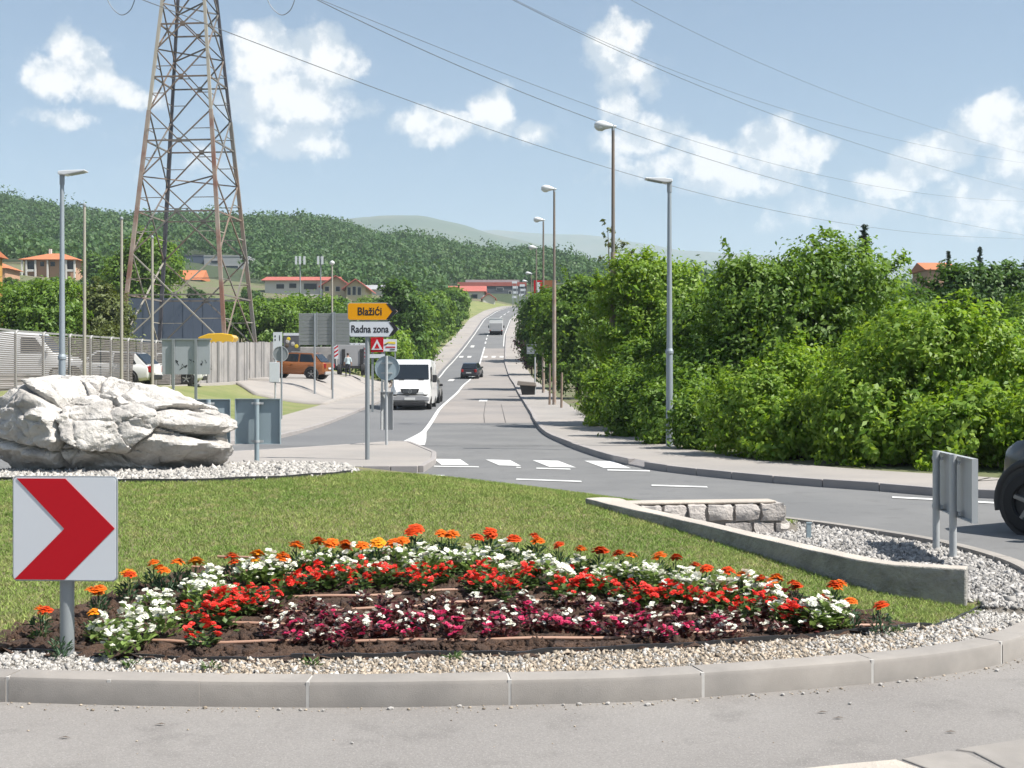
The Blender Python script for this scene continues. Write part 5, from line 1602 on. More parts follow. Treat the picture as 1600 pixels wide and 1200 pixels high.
def car(name, label, cat, loc, heading, L, W_, H, pm, st, gh, wheels, rim='rim_alloy', r=.33, lamps=None, spokes=5, arch=False, group=None, roofrails=False, plate=True, steer=0.0, skid=False):
    """st: body stations (x, half width, z bottom, z top); gh: greenhouse (x base front, x roof front, x roof rear, x base rear, z belt, z roof)"""
    t = empty(name, loc, heading, label, cat, group)
    MB().loft([body_ring(*s) for s in st]).build('body', MATS[pm], t, smooth=32)
    xa, xb, xc_, xd, zb, zt = gh
    wb, wt = W_ / 2 * .905, W_ / 2 * .74
    P = lambda x, y, z: Vector((x, y, z))
    cab = MB()
    sec = [(xa, wb, zb - .03), (xb, wt, zt - .035), (xb - .25, wt * 1.01, zt), (xc_ + .2, wt * 1.0, zt), (xc_, wt * .98, zt - .04), (xd, wb * .98, zb - .03)]
    lo_ = [(xa, wb), (xb, wb * 1.0), (xb - .25, wb), (xc_ + .2, wb), (xc_, wb), (xd, wb * .98)]
    rings = []
    for (x, w, z), (x2, w2) in zip(sec, lo_):
        rings.append([(x2 if abs(x2 - xa) < 1e-6 or abs(x2 - xd) < 1e-6 else x, w2, zb - .04), (x, w, z), (x, -w, z), (x2 if abs(x2 - xa) < 1e-6 or abs(x2 - xd) < 1e-6 else x, -w2, zb - .04)])
    cab.loft(rings).build('cabin', MATS[pm], t, smooth=30)
    def pane(pts, nm, off):
        c = [Vector(p) + Vector(off) for p in pts]
        c2 = [p + Vector(off) * 1.2 for p in c]
        n = len(c)
        MB().add(c + c2, [tuple(range(n - 1, -1, -1)), tuple(range(n, 2 * n))] + [(i, (i + 1) % n, n + (i + 1) % n, n + i) for i in range(n)]).build(nm, MATS['car_glass'], t)
    def lerp(a, b, f): return a + (b - a) * f
    fs = .90
    def fr(x0, z0, w0, x1, z1, w1, f, k): return P(lerp(x0, x1, f), lerp(w0, w1, f) * k, lerp(z0, z1, f))
    pane([fr(xa, zb, wb, xb, zt, wt, .06, -.92), fr(xa, zb, wb, xb, zt, wt, .06, .92), fr(xa, zb, wb, xb, zt, wt, .93, .90), fr(xa, zb, wb, xb, zt, wt, .93, -.90)], 'windscreen', (.008, 0, .008))
    pane([fr(xd, zb, wb, xc_, zt, wt, .10, .88), fr(xd, zb, wb, xc_, zt, wt, .10, -.88), fr(xd, zb, wb, xc_, zt, wt, .90, -.86), fr(xd, zb, wb, xc_, zt, wt, .90, .86)], 'rear_window', (-.008, 0, .006))
    mid = (xa + xd) / 2 + .05
    for s in (1, -1):
        def q(xlo, xhi, f): return P(lerp(xlo, xhi, f), s * (lerp(wb, wt, f) + .004), lerp(zb, zt, f))
        pane([q(xa - .22, xb - .22, .06), q(mid + .06, mid + .05, .06), q(mid + .05, mid + .05, .86), q(xa - .16, xb - .20, .86)], 'side_window', (0, s * .006, .003))
        pane([q(mid - .06, mid - .05, .06), q(xd + .42, xc_ + .30, .06), q(xd + .38, xc_ + .18, .86), q(mid - .05, mid - .05, .86)], 'side_window', (0, s * .006, .003))
        MB().box((xa - .28, s * (wb + .14), zb + .05), (.13, .20, .14)).build('mirror', MATS['black_plastic'], t, bevel=.03)
        if roofrails: MB().bar((xb - .2, s * wt * .95, zt + .05), (xc_ + .1, s * wt * .95, zt + .05), .05).build('roof_rail', MATS['skid_silver'], t)
        for zz in (xa - .95, mid - .75):
            MB().box((zz, s * (W_ / 2 * .985), zb - .14), (.16, .03, .035)).build('door_handle', MATS[pm], t)
    for (x, s) in [(wx, s) for wx in wheels for s in (1, -1)]:
        wheel(t, x, s * (W_ / 2 - .085), r, .23, rim, spokes, steer if x == max(wheels) else 0)
        if arch:
            pts = [(x + (r + .075) * math.cos(R(a)), s * (W_ / 2 - .03), r + (r + .075) * math.sin(R(a))) for a in range(-15, 196, 14)]
            MB().tube(pts, .05, 8).build('wheel_arch', MATS['black_plastic'], t, smooth=60)
        MB().cyl((x, s * (W_ / 2 - .30), r + .02), (x, s * (W_ / 2 + .003), r + .02), r + .06, n=26).build('wheel_well', MATS['black_plastic'], t)
    xf, xr_ = st[-1][0], st[0][0]
    wf, wr = st[-1][1], st[0][1]
    zl = (st[-1][2] + st[-1][3]) / 2 + .12
    for s in (1, -1):
        MB().box((xf - .10 - (.22 if pm == 'paint_black' else 0), s * (wf * .84), zl + .05), (.20, .30, .13), s * -.45).build('headlight', MATS['headlight' if pm != 'paint_black' else 'car_glass'], t, bevel=.03)
        MB().box((xr_ + .06, s * (wr * .92), zb - .17), (.20, .22, .28), s * .25).build('taillight', MATS['taillight'], t, bevel=.03)
    MB().box((xf - .02, 0, .40), (.12, wf * 1.75, .20)).build('front_bumper', MATS['black_plastic'], t, bevel=.05)
    MB().box((xr_ + .02, 0, .42), (.12, wr * 1.75, .22)).build('rear_bumper', MATS['skid_silver' if skid else 'black_plastic'], t, bevel=.05)
    MB().box((xf + .045, 0, .62), (.04, wf * 1.0, .13)).build('grille', MATS['black_plastic'], t, bevel=.02)
    if plate:
        MB().box((xr_ - .045, 0, .60 if not skid else .72), (.02, .50, .11)).build('number_plate', MATS['plate_white'], t)
        MB().box((xf + .075, 0, .46), (.02, .50, .11)).build('number_plate', MATS['plate_white'], t)
    return t

def settle(t, half=1.3):
    """stand a vehicle on sloping ground: pitch and roll from the ground under its wheels"""
    a = t.rotation_euler[2]; x, y, _ = t.location
    c, s_ = math.cos(a), math.sin(a)
    f, b = gz(x + c * half, y + s_ * half), gz(x - c * half, y - s_ * half)
    l, r_ = gz(x - s_ * .75, y + c * .75), gz(x + s_ * .75, y - c * .75)
    t.rotation_euler = (math.atan2(l - r_, 1.5), -math.atan2(f - b, 2 * half), a)
    t.location.z = (f + b) / 2 + .01

def hatch(L, W_, hood, belt):
    h = L / 2
    return [(-h, W_ * .40, .42, belt - .02), (-h + .10, W_ * .46, .32, belt + .0), (-h + .45, W_ * .495, .24, belt + .01), (0, W_ * .5, .22, belt), (h - 1.15, W_ * .495, .22, hood + .03), (h - .45, W_ * .475, .24, hood - .06), (h - .12, W_ * .43, .30, hood - .15), (h, W_ * .36, .40, hood - .27)]

# white van driving towards the camera
YV = 62.0
xv = at(641, 0, YV).x - .02
t = empty('delivery_van', (xv, YV, gz(xv, YV + 1)), R(-90) + .01, 'white panel van driving towards the camera on the left lane', 'van')
sl_t = math.atan2(float(zr(66) - zr(62)), 4.0); t.rotation_euler = (0, -sl_t * 0, R(-90))
# local x forward, the nose at x = 0
def vr(x, w, zb, zt, wt):
    return [(x, w * .95, zb), (x, w, zb + .3), (x, w, zb + (zt - zb) * .55), (x, wt, zt - .10), (x, wt * .93, zt), (x, -wt * .93, zt), (x, -wt, zt - .10), (x, -w, zb + (zt - zb) * .55), (x, -w, zb + .3), (x, -w * .95, zb)]
MB().loft([vr(-5.9, .97, .35, 2.42, .88), vr(-5.7, .985, .3, 2.46, .90), vr(-1.95, .985, .28, 2.48, .90), vr(-1.72, .985, .28, 2.44, .88), vr(-1.45, .985, .28, 2.22, .87), vr(-.92, .98, .28, 1.44, .92), vr(-.40, .95, .30, 1.26, .87), vr(-.14, .90, .34, 1.08, .80), vr(-.02, .80, .45, .86, .70)]).build('body', MATS['paint_white'], t, smooth=28)
def slant(f, y): 
    return Vector((-.93 + (-1.50 + .93) * f, y * (.90 - .06 * f), 1.45 + (2.24 - 1.45) * f)) + Vector((.022, 0, .016))
def slab_pts(pts, off, nm, m, par=t):
    c = [Vector(p) for p in pts]; c2 = [p + Vector(off) for p in c]; n = len(c)
    return MB().add(c + c2, [tuple(range(n - 1, -1, -1)), tuple(range(n, 2 * n))] + [(i, (i + 1) % n, n + (i + 1) % n, n + i) for i in range(n)]).build(nm, MATS[m], par)
slab_pts([slant(.03, -.97), slant(.03, .97), slant(.95, .97), slant(.95, -.97)], (.012, 0, .008), 'windscreen', 'car_glass')
for s in (1, -1):
    slab_pts([(-1.08, s * .992, 1.42), (-2.0, s * .992, 1.42), (-2.0, s * .93, 2.12), (-1.52, s * .93, 2.12)], (0, s * .012, 0), 'side_window', 'car_glass')
    MB().box((-1.02, s * 1.14, 1.52), (.12, .22, .38)).build('mirror', MATS['black_plastic'], t, bevel=.04)
    slab_pts([(-.10, s * .62, .86), (-.30, s * .91, .84), (-.50, s * .94, 1.10), (-.20, s * .72, 1.02)], (.03, s * .02, .02), 'headlight', 'headlight')
    for wx in (-1.0, -4.6): wheel(t, wx, s * .87, .34, .24, 'rim_alloy')
    slab_pts([(-.95, s * .35, 1.462), (-.95, s * .62, 1.462), (-.90, s * .62, 1.41), (-.90, s * .35, 1.41)], (.02, 0, .02), 'air_intake', 'black_plastic')
gr_ = MB().prism([(-.46, 1.02), (.46, 1.02), (.40, .84), (.28, .77), (-.28, .77), (-.40, .84)][::-1], .0, .06, axis='X').build('grille', MATS['black_plastic'], t); gr_.location = (.0, 0, 0)
for k in range(3): MB().box((.068, 0, .83 + k * .06), (.012, .70, .014)).build('grille_bar', MATS['rim_alloy'], gr_)
em = MB()
em.tube([(.085, .085 * math.cos(R(a)), .895 + .085 * math.sin(R(a))) for a in range(0, 361, 20)], .012, 6)
for a in (90, 210, 330): em.bar((.085, 0, .895), (.085, .085 * math.cos(R(a)), .895 + .085 * math.sin(R(a))), .018)
em.build('emblem', MATS['rim_alloy'], gr_)
MB().prism([(-.93, .44), (.93, .44), (.93, .62), (.60, .70), (-.60, .70), (-.93, .62)][::-1], -.30, .05, axis='X').build('bumper', MATS['paint_greytruck'], t, bevel=.03)
MB().box((.045, 0, .30), (.10, 1.55, .20)).build('lower_intake', MATS['black_plastic'], t, bevel=.03)
MB().box((.065, 0, .535), (.03, .52, .115)).build('number_plate', MATS['plate_white'], t)

xs_ = at(661, 0, 71).x
car('car', 'silver car half hidden behind the white van', 'car', (xs_, 73, gz(xs_, 72)), R(-90), 4.2, 1.74, 1.48, 'paint_silver', hatch(4.2, 1.74, .98, .95), (1.0, .35, -1.2, -1.9, .95, 1.48), (1.28, -1.25))
xs_ = at(737, 0, 124).x
car('car', 'dark hatchback driving away up the road', 'car', (xs_, 125, gz(xs_, 125)), R(83), 4.05, 1.72, 1.50, 'paint_navy', hatch(4.05, 1.72, .98, .96), (.95, .35, -1.45, -1.98, .96, 1.50), (1.25, -1.22))
# box truck near the top of the road
YT = 205; xt = at(775, 0, YT).x
t = empty('box_truck', (xt, YT, gz(xt, YT) + .02), R(90), 'white box truck seen from behind near the top of the road', 'truck')
MB().box((1.6, 0, 1.62), (3.6, 2.2, 1.9)).build('cargo_box', MATS['paint_white'], t, bevel=.04)
MB().box((-.205, 0, 1.35), (.03, 2.0, 1.05)).build('tail_door', MATS['paint_greytruck'], t)
MB().box((1.6, 0, 2.66), (3.7, 2.25, .14)).build('roof', MATS['paint_white'], t)
MB().loft([vr(3.4, 1.0, .5, 2.3, .9), vr(4.3, 1.0, .5, 2.2, .9), vr(4.9, .95, .5, 1.5, .85)]).build('cab', MATS['paint_white'], t)
MB().box((2.2, 0, .55), (5.0, 1.6, .2)).build('chassis', MATS['black_plastic'], t)
for s in (1, -1):
    MB().box((3.9, s * 1.22, 1.5), (.12, .22, .4)).build('mirror', MATS['black_plastic'], t)
    MB().box((-.2, s * .95, .75), (.05, .2, .12)).build('taillight', MATS['taillight'], t)
    for wx in (.6, 3.9): wheel(t, wx, s * .92, .38, .26, 'rim_alloy')
# copper SUV parked left
YC = 81; xq = at(464, 0, YC).x
car('parked_car', 'copper orange off-roader parked behind the left verge', 'car', (xq, YC, gz(xq, YC)), R(180 - 14), 4.34, 1.80, 1.66, 'paint_copper', [(-2.17, .70, .50, 1.05), (-2.05, .84, .38, 1.08), (-1.7, .90, .30, 1.08), (0, .905, .29, 1.06), (1.0, .90, .29, 1.09), (1.7, .88, .31, 1.03), (2.05, .80, .38, .95), (2.17, .68, .5, .85)],
    (.95, .35, -1.35, -1.95, 1.05, 1.64), (1.34, -1.33), r=.36, arch=True, roofrails=True, skid=True)
# dark car cutting the right edge of the picture
wx0, wy0 = at(1619, 0, 13.5).x, 13.5
hd = math.atan2(.84, -.54)
ca, sa = math.cos(hd), math.sin(hd)
lx, ly = 1.33, .835
car('car', 'black car entering at the right edge of the photo', 'car', (wx0 - (lx * ca - ly * sa), wy0 - (lx * sa + ly * ca), 0.004), hd, 4.2, 1.84, 1.62, 'paint_black', [(-2.1, .70, .50, 1.0), (-2.0, .86, .38, 1.04), (-1.6, .91, .28, 1.05), (0, .92, .27, 1.03), (.9, .92, .27, 1.07), (1.33, .915, .28, 1.04), (1.60, .87, .30, .98), (1.78, .76, .38, .90), (1.86, .55, .50, .80)],
    (.75, .10, -1.4, -2.0, 1.03, 1.60), (1.33, -1.33), r=.345, rim='rim_grey', arch=True, spokes=5, steer=.12)
# vehicles behind the fence
YQ = 60; xq = at(40, 0, YQ).x
t = empty('delivery_van', (xq, YQ, gz(xq, YQ)), R(0) + .05, 'white van parked behind the slatted fence, upper left', 'van')
MB().loft([vr(-4.2, .97, .35, 2.2, .88), vr(-4.0, .985, .3, 2.25, .90), vr(.5, .985, .28, 2.26, .90), vr(.8, .985, .28, 2.20, .88), vr(1.55, .98, .28, 1.28, .92), vr(2.2, .95, .30, 1.12, .87), vr(2.5, .85, .4, .9, .75)]).build('body', MATS['paint_white'], t, smooth=28)
for s in (1, -1):
    slab_pts([(1.25, s * .99, 1.3), (.1, s * .99, 1.3), (.1, s * .94, 2.0), (.72, s * .94, 2.0)], (0, s * .012, 0), 'side_window', 'car_glass', t)
    MB().box((1.35, s * 1.08, 1.4), (.1, .2, .26)).build('mirror', MATS['paint_white'], t, bevel=.03)
    for wx in (1.7, -2.4): wheel(t, wx, s * .87, .33, .22, 'rim_alloy')
slab_pts([(1.50, -.85, 1.32), (1.50, .85, 1.32), (.86, .80, 2.12), (.86, -.80, 2.12)], (.02, 0, .016), 'windscreen', 'car_glass', t)
YQ = 57; xq = at(172, 0, YQ).x
car('parked_car', 'white estate car parked behind the slatted fence', 'car', (xq, YQ, gz(xq, YQ)), R(172), 4.3, 1.76, 1.5, 'paint_white', hatch(4.3, 1.76, .98, .95), (1.05, .42, -1.35, -2.0, .95, 1.48), (1.3, -1.3))
YQ = 63; xq = at(256, 0, YQ).x
car('parked_car', 'small white car behind the fence, half covered by the graffiti board', 'car', (xq, YQ, gz(xq, YQ)), R(185), 3.9, 1.7, 1.45, 'paint_white', hatch(3.9, 1.7, .95, .93), (.95, .35, -1.2, -1.8, .93, 1.45), (1.2, -1.2))
YQ = 84; a, b = at(318, 530, YQ), at(368, 521, YQ)
t = empty('site_dumper', ((a.x + b.x) / 2, YQ, gz((a.x + b.x) / 2, YQ)), 0, 'yellow tipping skip of a dumper showing above the fence', 'dumper')
zb_, zt_ = a.z - t.location.z - .25, b.z - t.location.z
MB().prism([(-1.1, zb_ - .3), (.9, zb_ - .3), (1.1, zb_ + .35), (.95, zt_ - .1), (.3, zt_), (-.6, zt_ - .04), (-1.25, zt_ - .28)], -.7, .7, axis='Y').build('skip', MATS['paint_yellow'], t, bevel=.05)
MB().box((0, 0, (zb_ - .3) * .55), (1.6, 1.0, (zb_ - .3) * .8)).build('chassis', MATS['black_plastic'], t)
for xx in (-.7, .7):
    for s in (1, -1): wheel(t, xx, s * .6, .4, .3, 'rim_dark')

for o in list(COL.objects):
    if o.type == 'EMPTY' and o.parent is None and o.get('category') == 'car' and o.location.y > 30: settle(o)

# low-loader trailer with raised ramps, seen from behind
YL = 97
a, b = at(468, 604, YL), at(573, 543, YL)
zg = gz((a.x + b.x) / 2 + 1, YL)
t = empty('low_loader_trailer', ((a.x + b.x) / 2, YL, zg), 0, 'grey low loader trailer with striped raised ramps', 'trailer')
top = b.z - zg
w = b.x - a.x
xm = at(524, 0, YL).x - (a.x + b.x) / 2
MB().box(((-w / 2 + xm) / 2, 1.2, top / 2 + .3), (xm + w / 2, 2.2, top - .5)).build('tarpaulin_box', MATS['panel_grey'], t, bevel=.05)
xr0, xr1 = xm + .15, w / 2
MB().box(((xr0 + xr1) / 2, 0, 1.45), (xr1 - xr0, .10, 1.7)).build('ramp_wall', MATS['paint_greytruck'], t, bevel=.02)
mat('pale_plate', (.5, .47, .43), .7, .1, 2)
for f in (.16, .78):
    MB().box((xr0 + (xr1 - xr0) * f + .12, -.08, 1.35), (.26, .06, 1.25)).build('ramp_slot', MATS['black_plastic'], t)
for f, s in ((-.03, 1), (1.0, -1)):
    bb = MB().box((xr0 + (xr1 - xr0) * f, -.10, 1.75), (.30, .05, 1.0)).build('hazard_board', MATS['sign_white'], t)
    for k in range(3):
        z = 1.36 + k * .30
        MB().hexa([(xr0 + (xr1 - xr0) * f - .15, -.132, z), (xr0 + (xr1 - xr0) * f + .15, -.132, z + .2 * s), (xr0 + (xr1 - xr0) * f + .15, -.128, z + .2 * s), (xr0 + (xr1 - xr0) * f - .15, -.128, z),
                   (xr0 + (xr1 - xr0) * f - .15, -.132, z + .13), (xr0 + (xr1 - xr0) * f + .15, -.132, z + .13 + .2 * s), (xr0 + (xr1 - xr0) * f + .15, -.128, z + .13 + .2 * s), (xr0 + (xr1 - xr0) * f - .15, -.128, z + .13)]).build('red_stripe', MATS['sign_red'], bb)
MB().box((0, .3, .62), (w, 1.0, .18)).build('chassis', MATS['black_plastic'], t)
for xx in (-1.8, -.9, xr0 + .2, xr1 - .25): wheel(t, xx, -.2, .42, .3, 'rim_dark').rotation_euler = (0, 0, R(90))

# roadside boards behind the trailer
YA = 108
def board(px0, px1, py0, py1, Y, label, m, name='advertising_board', bottom=None, legs=True):
    a, b = at(px0, py1, Y), at(px1, py0, Y); cx_ = (a.x + b.x) / 2; zg = gz(cx_, Y)
    t = empty(name, (cx_, Y, zg), 0, label, 'board')
    MB().box((0, 0, (a.z + b.z) / 2 - zg), (b.x - a.x, .08, b.z - a.z)).build('panel', MATS[m], t)
    if legs:
        for s in (-1, 1): MB().box((s * (b.x - a.x) * .38, .08, (b.z - zg) / 2 - .1), (.10, .08, b.z - zg)).build('leg', MATS['post_grey'], t)
    return t, a, b, zg
mat('ad_yellow', (.75, .58, .04), .5, 0)
mat('ad_dark', (.10, .10, .11), .5, .3, 2)
t, a, b, zg = board(525, 571, 536, 549, YA, 'white board with dark window-like prints above the trailer', 'sign_white')
for f in (.22, .48, .62, .8): MB().box((-(b.x - a.x) / 2 + (b.x - a.x) * f, -.05, (a.z + b.z) / 2 - zg), (.07, .02, (b.z - a.z) * .85)).build('frame_bar', MATS['post_grey'], t)
t, a, b, zg = board(598, 620, 530, 549, 95, 'white advertising board with a yellow swoosh behind the signs', 'sign_white')
MB().prism([(-.45, .12), (-.1, .32), (.42, .30), (.42, .14), (-.1, .18)], -.06, -.045, axis='Y').build('swoosh', MATS['ad_yellow'], t).location = (0, 0, (a.z + b.z) / 2 - zg - .05)
MB().prism([(-.50, .02), (-.2, .20), (-.05, .26), (-.25, .08)], -.065, -.05, axis='Y').build('dark_swoosh', MATS['sign_black'], t).location = (0, 0, (a.z + b.z) / 2 - zg - .05)
MB().box((.05, -.05, (a.z + b.z) / 2 - zg - .14), (.7, .02, .09)).build('print', MATS['sign_red'], t)
MB().box((.2, -.05, (a.z + b.z) / 2 - zg - .32), (.35, .02, .07)).build('print', MATS['sign_black'], t)
t, a, b, zg = board(579.5, 599, 527, 550, 60, 'dark red board with a white warning triangle beside the arrow sign post', 'sign_red', 'warning_sign')
zc_ = (a.z + b.z) / 2 - zg
MB().prism([(-.26, zc_ - .24), (.26, zc_ - .24), (0, zc_ + .25)], -.06, -.045, axis='Y').build('triangle', MATS['sign_white'], t)
MB().prism([(-.12, zc_ - .18), (.12, zc_ - .18), (0, zc_ + .08)], -.068, -.062, axis='Y').build('symbol', MATS['sign_red'], t)
MB().box((.0, -.02, a.z - zg - .19), (.72, .04, .18)).build('sub_plate', MATS['sign_white'], t)
t, a, b, zg = board(443, 468, 520, 552, 100, 'dark advertising board with brown patches behind the off-roader', 'ad_dark')
MB().box((0, -.045, (b.z - zg) - .12), (b.x - a.x, .02, .2)).build('header', MATS['sign_white'], t)
br = random.Random(8)
for k in range(5):
    mat_ = ('ad_yellow', 'pale_plate', 'bark')[k % 3]
    MB().lathe([(.02, 0), (.16, .002), (.02, .02)], 9, (br.uniform(-.4, .4), -.05, (a.z + b.z) / 2 - zg + br.uniform(-.4, .35)), Matrix.Rotation(R(90), 3, 'X')).build('print', MATS[mat_], t)
t, a, b, zg = board(834, 848, 438, 460, 150, 'red and white billboard above the trees beside the far road', 'sign_red', 'billboard')
MB().box((.05, -.05, (a.z + b.z) / 2 - zg), (.35, .02, 1.2)).build('print', MATS['sign_white'], t)
t, a, b, zg = board(850, 864, 438, 450, 155, 'orange billboard right of the red one beside the far road', 'paint_copper', 'billboard')
for k, (px, py) in enumerate([(804, 441), (805, 449), (805, 457), (804, 464), (816, 446), (817, 453), (815, 461)]):
    t, a, b, zg = board(px - 4, px + 4, py - 1.8, py + 1.8, 292 + k * 3, 'tiny white finger sign at the top of the road, ' + ('first', 'second', 'third', 'lowest', 'upper right', 'middle right', 'lower right')[k] + ' of the cluster', 'sign_white', 'direction_sign')

# street name board pair and dark grit bin on the right pavement
YG = 84
a, b = at(823, 553, YG), at(834.5, 538, YG); c, d = at(836, 553, YG), at(848, 538.5, YG)
xg = at(836, 0, YG).x; zg = gz(xg, YG)
t = empty('info_sign', (xg, YG, zg), 0, 'two grey sign panels on a pale post by the far right pavement', 'sign')
MB().cyl((0, 0, -.1), (0, 0, b.z - zg + .15), .05, n=10).build('post', MATS['galv_light'], t, smooth=40)
for q1, q2 in ((a, b), (c, d)):
    pn = MB().box(((q1.x + q2.x) / 2 - xg, -.07, (q1.z + q2.z) / 2 - zg), (q2.x - q1.x, .03, q2.z - q1.z)).build('panel', MATS['galv'], t)
    for f in (.25, .55, .8): MB().box(((q1.x + q2.x) / 2 - xg, -.09, q1.z - zg + (q2.z - q1.z) * f), ((q2.x - q1.x) * .8, .01, .04)).build('line', MATS['galv_light'], pn)
a, b = at(808, 594, YG), at(836, 568, YG)
xg = at(824, 0, YG).x; zg = gz(xg, YG)
t = empty('grit_bin', (xg, YG, zg), 0, 'dark container with an overhanging lid on the far right pavement', 'bin')
MB().hexa([(-.35, -.3, 0), (.45, -.3, 0), (.45, .4, 0), (-.35, .4, 0), (-.5, -.4, .62), (.55, -.4, .62), (.55, .5, .62), (-.5, .5, .62)]).build('tub', MATS['black_plastic'], t, bevel=.03)
MB().hexa([(-.68, -.5, .62), (.60, -.5, .55), (.60, .6, .55), (-.68, .6, .62), (-.62, -.45, .92), (.55, -.45, .80), (.55, .55, .80), (-.62, .55, .92)]).build('lid', MATS['pylon_paint'], t, bevel=.04)
for xx in (-.28, .4): MB().box((xx, .05, .03), (.08, .6, .08)).build('foot', MATS['black_plastic'], t)

# ------------------------------------------------------------------ the pedestrian
mat('shirt', (.50, .60, .63), .85, .12, 9); mat('trousers', (.02, .021, .03), .9, .1, 9); mat('skin', (.42, .24, .17), .6, .05, 9); mat('hair', (.03, .022, .018), .7, .1, 20); mat('shoe', (.55, .55, .55), .7, 0)
def person():
    YH = 95; xp = at(543.5, 0, YH).x; zg = gz(xp, YH)
    V = [(0, 0, .96), (0, .01, 1.12), (0, .015, 1.30), (0, .0, 1.43), (0, -.005, 1.50), (0, .01, 1.58), (0, .02, 1.68),
         (-.10, 0, .92), (-.13, .10, .50), (-.13, .02, .08), (-.13, .15, .03), (.10, 0, .92), (.12, -.06, .50), (.12, -.26, .14), (.12, -.14, .05),
         (-.18, .0, 1.40), (-.25, .04, 1.14), (-.25, .16, .92), (-.25, .22, .84), (.18, .0, 1.40), (.25, -.05, 1.14), (.26, .0, .90), (.26, .03, .82)]
    E = [(0, 1), (1, 2), (2, 3), (3, 4), (4, 5), (5, 6), (0, 7), (7, 8), (8, 9), (9, 10), (0, 11), (11, 12), (12, 13), (13, 14), (3, 15), (15, 16), (16, 17), (17, 18), (3, 19), (19, 20), (20, 21), (21, 22)]
    rad = [(.15, .11), (.14, .10), (.17, .115), (.12, .09), (.055, .055), (.085, .095), (.075, .085), (.095, .10), (.065, .07), (.045, .05), (.045, .035), (.095, .10), (.065, .07), (.045, .05), (.045, .035),
           (.075, .075), (.05, .05), (.038, .038), (.035, .025), (.075, .075), (.05, .05), (.038, .038), (.035, .025)]
    me = bpy.data.meshes.new('person'); me.from_pydata(V, E, [])
    o = bpy.data.objects.new('person', me); COL.objects.link(o)
    sk = o.modifiers.new('skin', 'SKIN')
    if not me.skin_vertices: 
        bpy.context.view_layer.objects.active = o
    for i, r_ in enumerate(rad): me.skin_vertices[0].data[i].radius = r_
    me.skin_vertices[0].data[0].use_root = True
    sub = o.modifiers.new('sub', 'SUBSURF'); sub.levels = 2; sub.render_levels = 2
    bpy.context.view_layer.update()
    me2 = bpy.data.meshes.new_from_object(o.evaluated_get(bpy.context.evaluated_depsgraph_get()))
    bpy.data.objects.remove(o)
    for m in ('shirt', 'trousers', 'skin', 'shoe'): me2.materials.append(MATS[m])
    for p in me2.polygons:
        c = p.center; p.use_smooth = True
        p.material_index = 3 if c.z < .09 else 2 if c.z > 1.45 or (abs(c.x) > .2 and c.z < 1.12) else 1 if c.z < .97 else 0
    t = link(bpy.data.objects.new('person', me2)); t.location = (xp, YH, zg); t.rotation_euler = (0, 0, R(15))
    tag(t, 'pedestrian in a pale shirt and dark trousers walking by the trailer', 'person')
    MB().lathe([(.02, -.06), (.09, -.02), (.10, .05), (.075, .11), (.02, .135)], 12, (0, .0, 1.66)).build('hair', MATS['hair'], t, smooth=60)
person()

